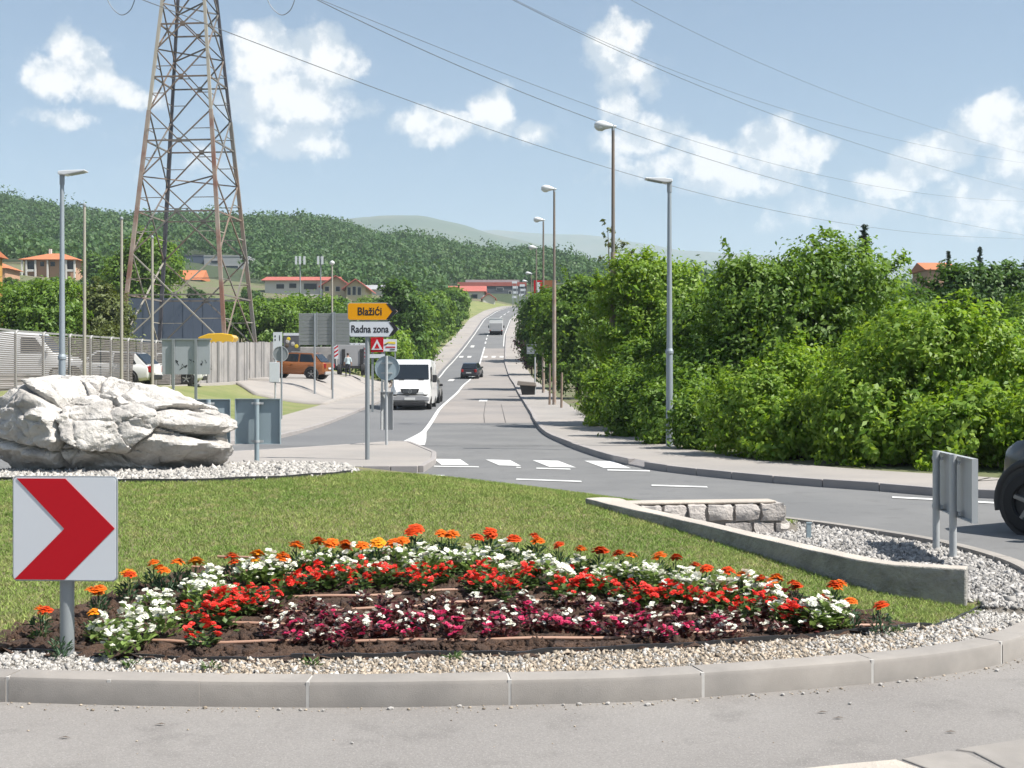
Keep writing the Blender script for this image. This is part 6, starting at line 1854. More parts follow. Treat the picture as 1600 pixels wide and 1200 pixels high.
# ------------------------------------------------------------------ buildings
mat('tile_orange', (.52, .175, .075), .85, .18, .8, 6, world_co=True); mat('tile_red', (.42, .115, .09), .8, .15, .5, 6, world_co=True)
mat('wall_cream', (.66, .56, .40), .9, .06, .5, world_co=True); mat('wall_salmon', (.50, .30, .20), .9, .1, .5, world_co=True); mat('wall_white', (.68, .66, .63), .9, .06, .5, world_co=True)
mat('wall_grey', (.36, .365, .38), .8, .08, .5, world_co=True); mat('wall_dark', (.10, .11, .13), .7, .1, .5, world_co=True); mat('wall_ochre', (.50, .27, .06), .9, .1, .5, world_co=True); mat('window_dark', (.03, .035, .045), .25, 0)
mat('wall_blue', (.09, .12, .17), .6, .1, .4, world_co=True)
def building(name, px0, px1, py_eave, py_base, Y, depth, label, wall, roof, kind, py_ridge, windows=(), overhang=.6, cat='house'):
    """box with a gable ('gable_x' ridge across, 'gable_y' ridge away from us), 'hip' or 'flat' roof; windows are photo rectangles"""
    a, b = at(px0, py_base, Y), at(px1, py_eave, Y)
    cx_ = (a.x + b.x) / 2; w = b.x - a.x; h = b.z - a.z; zb = a.z
    ground_z = float(big_z(cx_, Y + depth / 2))
    t = empty(name, (cx_, Y, zb), 0, label, cat)
    MB().box((0, depth / 2, h / 2 - 4), (w, depth, h + 8)).build('wall', MATS[wall], t)
    o = overhang; rz_ = at(0, py_ridge, Y).z - b.z
    e0 = h
    rf = MB()
    if kind == 'hip':
        k = min(w, depth) * .45
        pts = [(-w / 2 - o, -o, e0), (w / 2 + o, -o, e0), (w / 2 + o, depth + o, e0), (-w / 2 - o, depth + o, e0), (-w / 2 + k, depth / 2, e0 + rz_), (w / 2 - k, depth / 2, e0 + rz_)]
        rf.add(pts, [(0, 1, 5, 4), (1, 2, 5), (2, 3, 4, 5), (3, 0, 4), (3, 2, 1, 0)])
    elif kind == 'gable_x':
        pts = [(-w / 2 - o, -o, e0 - .05), (w / 2 + o, -o, e0 - .05), (w / 2 + o, depth + o, e0 - .05), (-w / 2 - o, depth + o, e0 - .05), (-w / 2 - o, depth / 2, e0 + rz_), (w / 2 + o, depth / 2, e0 + rz_)]
        rf.add(pts, [(0, 1, 5, 4), (1, 2, 5), (2, 3, 4, 5), (3, 0, 4), (3, 2, 1, 0)])
    elif kind == 'gable_y':
        MB().prism([(-w / 2, e0 - .02), (w / 2, e0 - .02), (0, e0 + rz_ - .1)], .01, depth - .01, axis='Y').build('gable', MATS[wall], t)
        th = .22
        for s in (-1, 1):
            rf.hexa([(s * (w / 2 + o), -o, e0 - o * rz_ / (w / 2)), (0, -o, e0 + rz_), (0, depth + o, e0 + rz_), (s * (w / 2 + o), depth + o, e0 - o * rz_ / (w / 2)),
                     (s * (w / 2 + o), -o, e0 - o * rz_ / (w / 2) + th), (0, -o, e0 + rz_ + th), (0, depth + o, e0 + rz_ + th), (s * (w / 2 + o), depth + o, e0 - o * rz_ / (w / 2) + th)])
    else:
        rf.box((0, depth / 2, e0 + rz_ / 2), (w + o, depth + o, max(rz_, .2)))
    rf.build('roof', MATS[roof], t)
    for x0, x1, y0, y1 in windows:
        q1, q2 = at(x0, y1, Y), at(x1, y0, Y)
        fr_ = MB().box(((q1.x + q2.x) / 2 - cx_, -.03, (q1.z + q2.z) / 2 - zb), (q2.x - q1.x + .2, .10, q2.z - q1.z + .2)).build('window', MATS['wall_white'], t)
        MB().box(((q1.x + q2.x) / 2 - cx_, -.09, (q1.z + q2.z) / 2 - zb), (q2.x - q1.x, .04, q2.z - q1.z)).build('pane', MATS['window_dark'], fr_)
    return t, zb, cx_
t, zb, cx_ = building('villa', 38, 116, 406, 430, 260, 8, 'unfinished villa with a hipped orange roof and white porch columns', 'wall_salmon', 'tile_orange', 'hip', 393, [], 1.0)
for x0, x1, y0, y1 in ((42, 56, 408, 424), (63, 69, 409, 416), (79, 86, 409, 416), (104, 116, 408, 424)):
    q1, q2 = at(x0, y1, 260), at(x1, y0, 260)
    MB().box(((q1.x + q2.x) / 2 - cx_, -.04, (q1.z + q2.z) / 2 - zb), (q2.x - q1.x, .06, q2.z - q1.z)).build('opening', MATS['window_dark'], t)
for px in (36, 43, 57, 76, 105, 118):
    xx = at(px, 0, 260).x - cx_; MB().box((xx, -.6, 1.0), (.30, .30, 4.0)).build('column', MATS['wall_white'], t)
for x0, x1 in ((43, 57), (105, 119)):
    q1, q2 = at(x0, 423, 260), at(x1, 423, 260); MB().box(((q1.x + q2.x) / 2 - cx_, -.62, q1.z - zb), (q2.x - q1.x, .1, .45)).build('parapet', MATS['wall_white'], t)
MB().box((-1.2, 4, at(0, 389, 260).z - zb - .4), (.5, .5, 1.6)).build('chimney', MATS['wall_white'], t)
building('house', -260, -76, 384, 520, 120, 12, 'ochre house cut by the left edge of the photo', 'wall_ochre', 'tile_orange', 'gable_x', 358, [], .5)
building('house', -60, 8, 419, 440, 235, 7, 'house with an orange roof just right of the ochre house', 'wall_salmon', 'tile_orange', 'hip', 404)
building('house', 268, 312, 437, 460, 300, 8, 'small house with a bright orange roof behind the pylon', 'wall_white', 'tile_orange', 'gable_x', 420, [(276, 281, 441, 446), (294, 299, 441, 446)])
t, zb, cx_ = building('apartment_block', 283, 318, 400, 430, 385, 12, 'flat roofed dark blue block behind the pylon', 'wall_blue', 'wall_dark', 'flat', 398, [(292, 296, 405, 410), (300, 314, 414, 418)], .2, 'building')
building('apartment_block', 319, 386, 401, 430, 382, 12, 'flat roofed pale grey block right of the dark blue one', 'wall_grey', 'wall_grey', 'flat', 399, [(330, 345, 407, 411), (352, 372, 415, 419)], .2, 'building')
building('workshop', 414, 522, 438, 470, 282, 12, 'long workshop with a pale red roof left of the cream gables', 'wall_white', 'tile_red', 'gable_x', 429, [(452, 463, 443, 450), (475, 495, 443, 452), (432, 444, 444, 451)], .8, 'building')
building('house', 505, 545, 445, 478, 276, 12, 'cream gabled house, left one of the pair behind the yellow sign', 'wall_cream', 'tile_red', 'gable_y', 432, [(508, 514, 448, 455), (525, 531, 448, 455)], .9)
building('house', 541, 571, 448, 480, 272, 12, 'cream gabled house with tall glazing, right one of the pair', 'wall_cream', 'tile_red', 'gable_y', 437, [(543, 548, 449, 461), (551, 556, 448, 461), (559, 564, 449, 461)], .9)
building('warehouse', 566, 614, 452, 478, 320, 14, 'pale warehouse with a blue grey roof right of the cream houses', 'wall_white', 'wall_grey', 'gable_x', 442, [], .4, 'building')
building('workshop', 702, 756, 455, 482, 318, 12, 'white workshop with a red roof left of the road crest', 'wall_white', 'tile_red', 'gable_x', 444, [(712, 732, 459, 465), (736, 746, 460, 468)], .6, 'building')
building('house', 754, 773, 466, 484, 306, 6, 'small white gabled house at the road crest', 'wall_white', 'tile_red', 'gable_y', 459, [], .4)
t, zb, cx_ = building('warehouse', 716, 822, 447, 478, 350, 16, 'dark grey warehouse with a red fascia at the road crest', 'wall_dark', 'tile_red', 'flat', 441, [(776, 786, 450, 453), (795, 799, 455, 470)], .4, 'building')
MB().box((0, 10, at(0, 438, 350).z - zb), (15, 9, 1.2)).build('roof_plant', MATS['wall_grey'], t)
building('house', 1449, 1492, 421, 440, 215, 8, 'house with an orange roof among the trees on the right', 'wall_salmon', 'tile_orange', 'gable_x', 407, [], .5)
# mobile phone masts
for px, lab, heads in ((469, 'mast with three white antenna panels, left one of two', (463, 469, 476)), (501, 'mast with two white antenna panels, right one of two', (497.5, 504))):
    Y = 232; x = at(px, 0, Y).x; zg = float(big_z(x, Y))
    t = empty('antenna_mast', (x, Y, zg), 0, lab, 'antenna')
    zt = at(0, 401, Y).z - zg
    MB().cyl((0, 0, -1), (0, 0, zt), .14, .10, n=8).build('mast', MATS['post_grey'], t)
    for h in heads:
        xx = at(h, 0, Y).x - x
        MB().box((xx, -.3, at(0, 407, Y).z - zg), (.36, .2, 1.5)).build('antenna_panel', MATS['sign_white'], t)
    MB().box((0, -.1, at(0, 407, Y).z - zg), ((heads[-1] - heads[0]) / F * Y, .1, .1)).build('bracket', MATS['post_grey'], t)
# ------------------------------------------------------------------ trees and shrubs
def leaf_mat(name, a, b, tr=.35, rough=.5, patch=None):
    m = bpy.data.materials.new(name); m.use_nodes = True
    N = NT(m.node_tree); bs = N.n['Principled BSDF']
    geo = N.new('ShaderNodeNewGeometry')
    col = N.mix(geo.outputs['Random Per Island'], a, b)
    if patch: col = N.mix(N.math('MULTIPLY', N.smooth(N.noise(geo.outputs['Position'], .055, 4, .7), .42, .68), .8), col, patch)
    N.put(bs.inputs['Base Color'], col); bs.inputs['Roughness'].default_value = rough; bs.inputs['Specular IOR Level'].default_value = .35
    t = N.new('ShaderNodeBsdfTranslucent')
    N.put(t.inputs[0], N.mix(1.0, col, (1.25, 1.2, .6), 'MULTIPLY'))
    mx = N.new('ShaderNodeMixShader'); mx.inputs[0].default_value = tr
    N.l.new(bs.outputs[0], mx.inputs[1]); N.l.new(t.outputs[0], mx.inputs[2]); N.l.new(mx.outputs[0], N.n['Material Output'].inputs[0])
    MATS[name] = m
leaf_mat('foliage_bright', (.135, .262, .026), (.285, .405, .060), .46)
leaf_mat('foliage_mid', (.090, .185, .028), (.205, .320, .058), .44)
leaf_mat('foliage_dark', (.052, .118, .026), (.110, .200, .046), .38)
leaf_mat('foliage_olive', (.085, .115, .030), (.15, .18, .055), .3)
leaf_mat('foliage_purple', (.045, .018, .024), (.085, .030, .036), .25)
leaf_mat('foliage_conifer', (.016, .040, .020), (.036, .070, .034), .15)
leaf_mat('foliage_far', (.032, .086, .022), (.066, .138, .034), .28, .6, (.080, .140, .038))
leaf_mat('foliage_dry', (.22, .19, .085), (.30, .26, .13), .3)

def crown_vf(lobes, clumps, per, sigma, leaf, seed, droop=.25, aspect=.48, low_cut=-.75, shoots=.13, equal=False):
    """leaves gathered in clumps over the skins of several lobes; every leaf a folded quad"""
    r = np.random.default_rng(seed)
    lob = np.array(lobes, float)
    area = (lob[:, 3] * lob[:, 4] + lob[:, 3] * lob[:, 5] + lob[:, 4] * lob[:, 5])
    k = r.choice(len(lob), clumps, p=None if equal else area / area.sum())
    d = r.normal(size=(clumps, 3)); d /= np.linalg.norm(d, axis=1)[:, None]
    d[:, 2] = np.where(d[:, 2] < low_cut, -d[:, 2], d[:, 2])
    rf = np.where(r.random(clumps) < .14, r.uniform(1.05, 1.26, clumps), r.uniform(.55, 1.04, clumps) ** .7)
    cc = lob[k, :3] + d * lob[k, 3:] * rf[:, None]
    n = clumps * per
    ci = np.repeat(np.arange(clumps), per)
    sg = sigma * np.where(rf > 1.04, .55, r.uniform(.6, 1.4, clumps))
    off = r.normal(size=(n, 3)) * sg[ci][:, None] * np.array([1, 1, .7])
    sd = d + np.array([0, 0, .7]); sd /= np.linalg.norm(sd, axis=1)[:, None]        # some clumps are long shoots
    shoot = (r.random(clumps) < shoots) & (d[:, 2] > -.2)
    sl_ = r.uniform(0, 1, n) * sigma * r.uniform(1.2, 3.0, clumps)[ci]
    off = np.where(shoot[ci][:, None], sd[ci] * sl_[:, None] + r.normal(size=(n, 3)) * sigma * .28, off)
    pos = cc[ci] + off
    out = d[ci] + r.normal(0, .45, (n, 3)); out[:, 2] += .25
    out /= np.linalg.norm(out, axis=1)[:, None]                 # leaf normal, roughly outwards and up
    t = r.normal(size=(n, 3)); t[:, 2] -= droop
    t -= out * (t * out).sum(1)[:, None]; t /= np.linalg.norm(t, axis=1)[:, None] + 1e-9
    b = np.cross(out, t)
    L = leaf * r.lognormal(0, .22, n)[:, None]; Wd = L * aspect
    fold = out * L * .10
    V = np.stack([pos - t * L * .5, pos - b * Wd * .5 + fold, pos + t * L * .5 - out * L * .12, pos + b * Wd * .5 + fold], 1)
    return V.reshape(-1, 3), np.arange(n * 4).reshape(-1, 4)

def trunk_mb(h, r, tips, seed, lean=(0, 0)):
    rr = random.Random(seed); b = MB()
    pts = [(0, 0, -.3), (lean[0] * .3 + rr.uniform(-.05, .05), lean[1] * .3, h * .35), (lean[0] * .7, lean[1] * .7 + rr.uniform(-.05, .05), h * .7), (lean[0], lean[1], h)]
    b.tube(pts, [r, r * .8, r * .62, r * .45], 9)
    for (x, y, z) in tips:
        f = rr.uniform(.45, .95); s = Vector(pts[1]).lerp(Vector(pts[3]), f)
        e = Vector((x, y, z)); m = s.lerp(e, .5) + Vector((rr.uniform(-.2, .2), rr.uniform(-.2, .2), .25))
        b.tube([s, m, e], [r * .42, r * .28, r * .12], 6)
    return b
def tree(name, label, cat, x, y, lobes, clumps, per, sigma, leaf, m, seed, trunk_h, trunk_r, group=None, zg=None, **kw):
    """lobes are given relative to the foot of the tree"""
    z = gz(x, y) if zg is None else zg
    t = empty(name, (x, y, z), 0, label, cat, group)
    V, Fc = crown_vf(lobes, clumps, per, sigma, leaf, seed, **kw)
    mesh_np('crown', V, Fc, MATS[m], t)
    tips = [(l[0], l[1], l[2]) for l in lobes][:7]
    trunk_mb(trunk_h, trunk_r, tips, seed).build('trunk', MATS['bark'], t, smooth=60)
    return t

# --- right-hand side, along the pavement
tree('shrub', 'big bright green shrub at right behind the far kerb', 'shrub', 7.6, 24.3,
     [(0, 0, 1.3, 1.7, 1.2, 1.25), (-1.0, -.5, .9, 1.0, .9, .9), (.9, -.4, 1.5, 1.2, 1.0, 1.3), (.1, -.5, 2.0, 1.2, .9, .75), (1.9, -.3, 1.0, 1.1, 1.0, 1.0), (.2, -.9, .6, 1.6, .6, .6)], 700, 52, .17, .112, 'foliage_bright', 21, 1.6, .07)
tree('shrub', 'bright green shrub cut by the right edge of the photo', 'shrub', 11.0, 23.6,
     [(0, 0, 1.0, 1.5, 1.2, 1.05), (-.9, -.3, 1.1, 1.1, 1.0, .95), (.8, 0, .9, 1.2, 1.0, .9), (-.4, -.6, .5, 1.5, .6, .5)], 420, 50, .17, .112, 'foliage_bright', 22, 1.6, .07)
tree('shrub', 'lower light green shrub left of the big bright shrub', 'shrub', 5.25, 26.4,
     [(0, 0, .9, .95, .9, .95), (.6, .1, 1.35, .8, .8, .85), (-.5, .2, .7, .7, .7, .7), (.2, -.5, .4, 1.0, .5, .5)], 360, 50, .16, .106, 'foliage_bright', 23, 1.2, .06)
tree('broadleaf_tree', 'rounded dark green tree behind the bright shrubs', 'tree', 7.8, 34.5,
     [(0, 0, 2.6, 2.0, 1.7, 1.7), (-1.0, -.3, 3.4, 1.3, 1.2, 1.2), (.6, -.2, 4.1, 1.5, 1.3, 1.15), (1.7, 0, 3.5, 1.4, 1.2, 1.3), (-1.5, -.4, 2.2, 1.2, 1.1, 1.3), (-1.5, 0, 3.7, 1.1, 1.1, 1.0), (-.2, -.9, 1.5, 1.9, .8, 1.2)], 640, 62, .24, .150, 'foliage_mid', 24, 3.0, .14)
tree('shrub', 'dark green undergrowth behind the right lamp post', 'shrub', 4.9, 33.5,
     [(0, 0, .9, 1.0, .9, .95), (.7, .6, 1.4, 1.0, .9, 1.1), (-.3, 1.2, 1.2, .9, .9, 1.0)], 300, 46, .18, .14, 'foliage_mid', 25, 1.2, .06)
tree('broadleaf_tree', 'light green tree round the tallest lamp post', 'tree', 4.9, 45.5,
     [(0, 0, 2.6, 1.8, 1.6, 1.9), (-.9, .2, 3.6, 1.2, 1.2, 1.4), (.7, 0, 4.4, 1.4, 1.3, 1.3), (-.3, -.3, 5.0, 1.1, 1.0, .9), (1.3, .3, 3.0, 1.3, 1.2, 1.5), (-.4, -.9, 1.2, 1.6, .9, 1.1)], 560, 62, .25, .165, 'foliage_bright', 26, 3.2, .14)
tree('broadleaf_tree', 'mid green tree between the light green tree and the dark one', 'tree', 6.6, 41.5,
     [(0, 0, 2.2, 1.6, 1.4, 1.6), (.6, 0, 3.4, 1.4, 1.3, 1.3), (-.5, -.3, 2.9, 1.2, 1.2, 1.2), (0, -.8, 1.0, 1.7, .8, 1.0)], 380, 58, .24, .18, 'foliage_mid', 27, 2.6, .12)
tree('shrub', 'dark hedge shrub beside the pavement left of the right lamp post', 'shrub', 3.75, 40.5,
     [(0, 0, .85, .75, 1.6, .9), (.4, 1.2, 1.5, .9, 1.2, 1.2), (.1, -.8, .7, .7, .9, .75)], 320, 48, .18, .15, 'foliage_mid', 28, 1.2, .06)
tree('broadleaf_tree', 'dark green tree overhanging the far right pavement', 'tree', 3.9, 76,
     [(0, 0, 3.6, 1.9, 2.0, 2.0), (-1.1, .5, 5.0, 1.5, 1.6, 1.5), (.6, 0, 5.6, 1.6, 1.6, 1.4), (-1.6, .2, 3.6, 1.1, 1.3, 1.2), (.3, -1, 1.6, 1.6, 1.2, 1.4)], 420, 56, .30, .25, 'foliage_mid', 29, 3.4, .16)
tree('broadleaf_tree', 'dark tree above the grit bin on the right', 'tree', 3.6, 98,
     [(0, 0, 4.0, 2.0, 2.0, 2.2), (-.9, .4, 5.8, 1.6, 1.6, 1.6), (-1.6, .2, 3.4, 1.3, 1.3, 1.5), (.2, -1, 1.6, 1.7, 1.2, 1.4)], 340, 50, .34, .30, 'foliage_dark', 30, 3.4, .16)
tree('broadleaf_tree', 'purple leaved small tree beside the far right pavement', 'tree', 2.0, 128,
     [(0, 0, 2.2, 1.1, 1.1, 1.2), (-.5, .3, 3.1, .9, .9, .9), (.3, 0, 1.4, .9, .9, .9)], 130, 40, .3, .28, 'foliage_purple', 31, 2.0, .1)
tree('broadleaf_tree', 'green tree where the right hand trees meet the far road', 'tree', 3.6, 150,
     [(0, 0, 3.6, 2.4, 2.2, 2.4), (-.9, .3, 5.4, 1.8, 1.8, 1.6), (.8, 0, 6.2, 1.8, 1.8, 1.5)], 260, 44, .42, .36, 'foliage_mid', 32, 3.4, .16)
tree('shrub', 'weedy grass tuft clump below the light green tree', 'shrub', 3.6, 53,
     [(0, 0, .35, .7, 3.5, .45), (.3, 2, .5, .7, 3.5, .55)], 150, 40, .16, .16, 'foliage_olive', 33, .3, .03, aspect=.16)
tree('broadleaf_tree', 'round dark green tree at the upper right', 'tree', 22.4, 61,
     [(0, 0, 4.4, 2.5, 2.3, 2.2), (-.9, -.3, 5.4, 1.7, 1.6, 1.4), (1.1, -.2, 5.2, 1.6, 1.6, 1.4), (0, -1.0, 2.8, 2.6, 1.3, 1.6)], 420, 56, .30, .23, 'foliage_dark', 34, 4, .2)
tree('broadleaf_tree', 'mid green tree below the upper right tree', 'tree', 20.5, 48,
     [(0, 0, 3.0, 2.6, 2.0, 2.0), (-1.6, 0, 2.4, 1.6, 1.6, 1.6), (1.8, 0, 2.8, 1.9, 1.6, 1.8)], 380, 54, .28, .21, 'foliage_mid', 35, 3, .16)
tree('broadleaf_tree', 'broad green tree left of the round upper right tree', 'tree', 15.2, 56,
     [(0, 0, 3.2, 2.8, 2.2, 2.2), (-1.6, 0, 3.4, 1.9, 1.6, 1.8), (1.7, 0, 3.6, 1.9, 1.6, 1.6)], 380, 54, .30, .23, 'foliage_dark', 36, 3, .16)
# hedge plants right at the back of the pavement
for k, (x, y, w_, h_, m_) in enumerate([(3.95, 31.6, .8, 1.5, 'foliage_mid'), (4.55, 29.0, .8, 1.3, 'foliage_mid'), (5.6, 25.2, .9, 1.15, 'foliage_bright'), (6.7, 23.2, .9, 1.2, 'foliage_bright'), (7.9, 22.2, .95, 1.25, 'foliage_bright'), (9.3, 21.3, 1.0, 1.3, 'foliage_bright'), (10.6, 20.9, 1.0, 1.3, 'foliage_bright'), (3.5, 36.0, .75, 1.7, 'foliage_mid'), (3.25, 44, .7, 2.0, 'foliage_bright')]):
    tree('shrub', ['leafy hedge plant just behind the right lamp post', 'leafy hedge plant right of the right lamp post', 'low hedge plant before the lower light green shrub', 'low hedge plant left of the two post board', 'low bright hedge plant above the two post board\'s left side', 'low bright hedge plant above the black car', 'low hedge plant at the right photo edge', 'mid green hedge plant left of the right lamp post', 'light green hedge plant below the tallest lamp'][k], 'shrub', x, y,
         [(0, 0, h_ * .45, w_, w_ * .7, h_ * .5), (.35, .2, h_ * .7, w_ * .7, w_ * .6, h_ * .42), (-.4, .1, h_ * .5, w_ * .7, w_ * .6, h_ * .45), (0, -.1, .2, w_ * 1.1, w_ * .7, .3)], 190, 34, .14, .125, m_, 300 + k, h_ * .5, .04, group='hedge plants along the right pavement')
# sapling twigs poking out of the light green tree
sap = empty('sapling', (3.55, 46.8, gz(3.55, 46.8)), 0, 'sparse sapling top poking out left of the tallest lamp post', 'sapling')
V, Fc = crown_vf([(0, 0, 6.6, .35, .3, .7), (.5, .2, 6.2, .3, .3, .4)], 16, 12, .10, .16, 41); mesh_np('crown', V, Fc, MATS['foliage_olive'], sap)
MB().tube([(0, 0, 0), (.05, 0, 3), (0, 0, 6.0), (-.05, 0, 7.1)], [.05, .04, .025, .01], 6).tube([(0, 0, 5.4), (.3, .1, 6.0), (.5, .2, 6.5)], [.02, .015, .008], 5).build('trunk', MATS['bark'], sap)

def conifer(x, y, h, r, seed, label, z=None):
    z = gz(x, y) if z is None else z
    t = empty('conifer', (x, y, z), 0, label, 'tree')
    rr = np.random.default_rng(seed); pos = []; dirs = []
    z_ = h * .3
    while z_ < h * .985:                                   # whorls of drooping branches, shorter towards the tip
        f = (z_ - h * .3) / (h * .7); L0 = r * (1 - f) ** .8 + .10
        for a in rr.random(6) * 6.28:
            L = L0 * rr.uniform(.55, 1.1); m = int(14 + 40 * L)
            u = rr.random(m) ** .8
            d = np.array([math.cos(a), math.sin(a), 0.0])
            p_ = d * (u * L)[:, None] + np.array([0, 0, 1]) * (z_ - .28 * u * L + .10 * (u * L) ** 2)[:, None] + rr.normal(0, .045, (m, 3))
            pos.append(p_); dirs.append(np.tile(d + np.array([0, 0, -.35]), (m, 1)) + rr.normal(0, .5, (m, 3)))
        z_ += .16 + .16 * (1 - f)
    pos = np.vstack(pos); dirs = np.vstack(dirs); dirs /= np.linalg.norm(dirs, axis=1)[:, None]
    sd = np.cross(dirs, rr.normal(size=dirs.shape)); sd /= np.linalg.norm(sd, axis=1)[:, None]
    L = .20 * rr.uniform(.7, 1.3, (len(pos), 1))
    V = np.stack([pos - dirs * L * .5, pos - sd * L * .16, pos + dirs * L * .5, pos + sd * L * .16], 1).reshape(-1, 3)
    Fc = np.arange(len(V)).reshape(-1, 4)
    mesh_np('crown', V, Fc, MATS['foliage_conifer'], t)
    trunk_mb(h * .98, .14, [], seed).build('trunk', MATS['bark'], t)
    return t
p = at(1350, 405, 85); zg = float(big_z(p.x, 85)); conifer(p.x, 85, at(0, 347, 85).z - zg, 1.35, 51, 'dark pointed conifer standing above the right hand trees', zg)
for px, top, lab in ((1482, 389, 'slim dark tree tip left of the orange roofed house at right'), (1531, 382, 'slim dark tree tip above the round upper right tree')):
    p = at(px, 430, 130); zg = float(big_z(p.x, 130)); conifer(p.x, 130, at(0, top, 130).z - zg, .9, int(px), lab, zg)

# --- left-hand side
tree('shrub', 'big dark green bush behind the yard fence at far left', 'shrub', -26.3, 71,
     [(0, 0, 2.6, 2.1, 1.8, 2.0), (-1.1, 0, 3.6, 1.5, 1.4, 1.4), (.9, 0, 3.9, 1.6, 1.4, 1.3), (-.3, -.6, 1.2, 2.1, 1.2, 1.2)], 420, 54, .27, .22, 'foliage_mid', 61, 2.2, .12)
tree('shrub', 'olive bush top beside the big dark bush behind the fence', 'shrub', -24.6, 76,
     [(0, 0, 2.8, 1.6, 1.5, 2.3), (-.9, 0, 4.0, 1.2, 1.1, 1.2), (.5, 0, 3.6, 1.3, 1.2, 1.3)], 300, 48, .27, .22, 'foliage_olive', 62, 2.2, .12)
tree('shrub', 'pale flowering bush behind the fence between the flagpoles', 'shrub', -23.0, 73,
     [(0, 0, 1.5, 1.4, 1.1, 1.2), (.8, 0, 1.2, 1.0, .9, 1.0)], 180, 44, .22, .17, 'foliage_olive', 63, 1.2, .08)
tree('broadleaf_tree', 'tall mid green tree left of the pylon', 'tree', -38.0, 132,
     [(0, 0, 6.0, 3.4, 3.0, 3.2), (-1.6, 0, 8.4, 2.4, 2.2, 2.2), (1.4, 0, 9.4, 2.4, 2.2, 2.4), (.2, 0, 11.2, 1.8, 1.7, 1.7)], 420, 46, .50, .38, 'foliage_mid', 64, 6, .3)
for x, y, sc, m, lab in ((-27.0, 112, 1.0, 'foliage_dark', 'dark tree behind the middle of the pylon'), (-21.5, 113, 1.05, 'foliage_mid', 'flowering green tree behind the right pylon legs'), (-18.4, 118, 1.1, 'foliage_mid', 'green tree right of the pylon'), (-15.0, 116, .95, 'foliage_dark', 'green tree behind the large ribbed sign, left'),
                         (-13.0, 126, 1.0, 'foliage_mid', 'green tree behind the yellow arrow sign')):
    tree('broadleaf_tree', lab, 'tree', x, y, [(0, 0, 2.8 * sc, 2.2 * sc, 1.9 * sc, 2.0 * sc), (-1.0 * sc, 0, 4.0 * sc, 1.6 * sc, 1.5 * sc, 1.5 * sc), (1.0 * sc, 0, 4.2 * sc, 1.6 * sc, 1.5 * sc, 1.5 * sc), (0, -.6, 1.3 * sc, 2.2 * sc, 1.3 * sc, 1.3 * sc)], 300, 46, .36, .29, m, int(-x * 10), 2.6, .15)
for x, y, h, m, lab in ((-11.0, 124, 9.2, 'foliage_dark', 'tall dark tree left of the road behind the arrow signs'), (-10.8, 140, 7.6, 'foliage_mid', 'green tree second in the row left of the road'), (-10.9, 158, 7.5, 'foliage_dark', 'dark tree third in the row left of the road'),
                        (-10.6, 178, 7.2, 'foliage_mid', 'green tree fourth in the row left of the road'), (-10.4, 204, 7.0, 'foliage_dark', 'dark tree fifth in the row left of the road'), (-10.6, 236, 6.0, 'foliage_mid', 'sixth green tree in the row left of the road'), (-11.4, 262, 3.6, 'foliage_dark', 'last low dark tree in the row near the road crest')):
    tree('broadleaf_tree', lab, 'tree', x, y, [(0, 0, h * .40, 2.2, 2.0, h * .28), (-.8, 0, h * .62, 1.8, 1.7, h * .22), (.7, 0, h * .70, 1.8, 1.7, h * .2), (.1, 0, h * .84, 1.3, 1.3, h * .15), (0, -.8, h * .2, 2.1, 1.3, h * .17)], 320, 46, .38, .30 + .0006 * y, m, int(y), h * .5, .18)
tree('shrub', 'small bright green tree before the dark row, behind the white van', 'shrub', -10.3, 108, [(0, 0, 2.2, 1.6, 1.5, 1.6), (.3, 0, 3.2, 1.2, 1.2, 1.2), (0, -.5, 1.0, 1.6, 1.2, 1.0)], 260, 44, .30, .26, 'foliage_bright', 71, 2, .1)
tree('shrub', 'dry grassy verge plants left of the far lane', 'shrub', -10.6, 132, [(0, 0, .5, .7, 9, .7), (-.3, 4, .7, .7, 8, .8)], 200, 30, .25, .30, 'foliage_dry', 72, .3, .03, aspect=.2)
# brushwood heap behind the van
bh = MB(); brs = random.Random(12)
for k in range(46):
    a = Vector((brs.uniform(-.9, .9), brs.uniform(-.5, .5), brs.uniform(0, .25))); b_ = Vector((a.x * .4 + brs.uniform(-.9, .9), brs.uniform(-.5, .5), brs.uniform(.3, 1.35) * (1 - abs(a.x) * .4)))
    bh.tube([a, a.lerp(b_, .5) + Vector((0, 0, .12)), b_], [.03, .022, .01], 5)
p = at(632, 0, 100); o = bh.build('brushwood_heap', MATS['wood_pole']); o.location = (p.x, 100, gz(p.x, 100)); o.scale = (1.3, 1.3, 1.5); tag(o, 'heap of dry brown branches above the white van roof', 'branches')

# trees between the houses: a few kinds, copied
KINDS = []
for s, m in ((81, 'foliage_far'), (82, 'foliage_mid'), (83, 'foliage_dark'), (84, 'foliage_far')):
    rr = random.Random(s)
    lob = [(0, 0, 3.4, 2.6, 2.5, 2.4)] + [(rr.uniform(-1.5, 1.5), rr.uniform(-1.3, 1.3), rr.uniform(3, 6), rr.uniform(1.3, 1.9), rr.uniform(1.3, 1.9), rr.uniform(1.2, 1.8)) for _ in range(4)]
    V, Fc = crown_vf(lob, 160, 36, .42, .50, s, shoots=0)
    me = mesh_np('crown', V, Fc, MATS[m]).data; bpy.data.objects.remove(bpy.data.objects[[o.name for o in COL.objects if o.data is me][0]])
    tr_ = trunk_mb(3, .2, [l[:3] for l in lob[1:]], s).build('trunk', MATS['bark']); mt = tr_.data; bpy.data.objects.remove(tr_)
    KINDS.append((me, mt))
tr = random.Random(17)
SPOTS = []
for k in range(44):
    Y = tr.uniform(135, 290); px = tr.uniform(-40, 590)
    SPOTS.append((px, Y, 'left'))
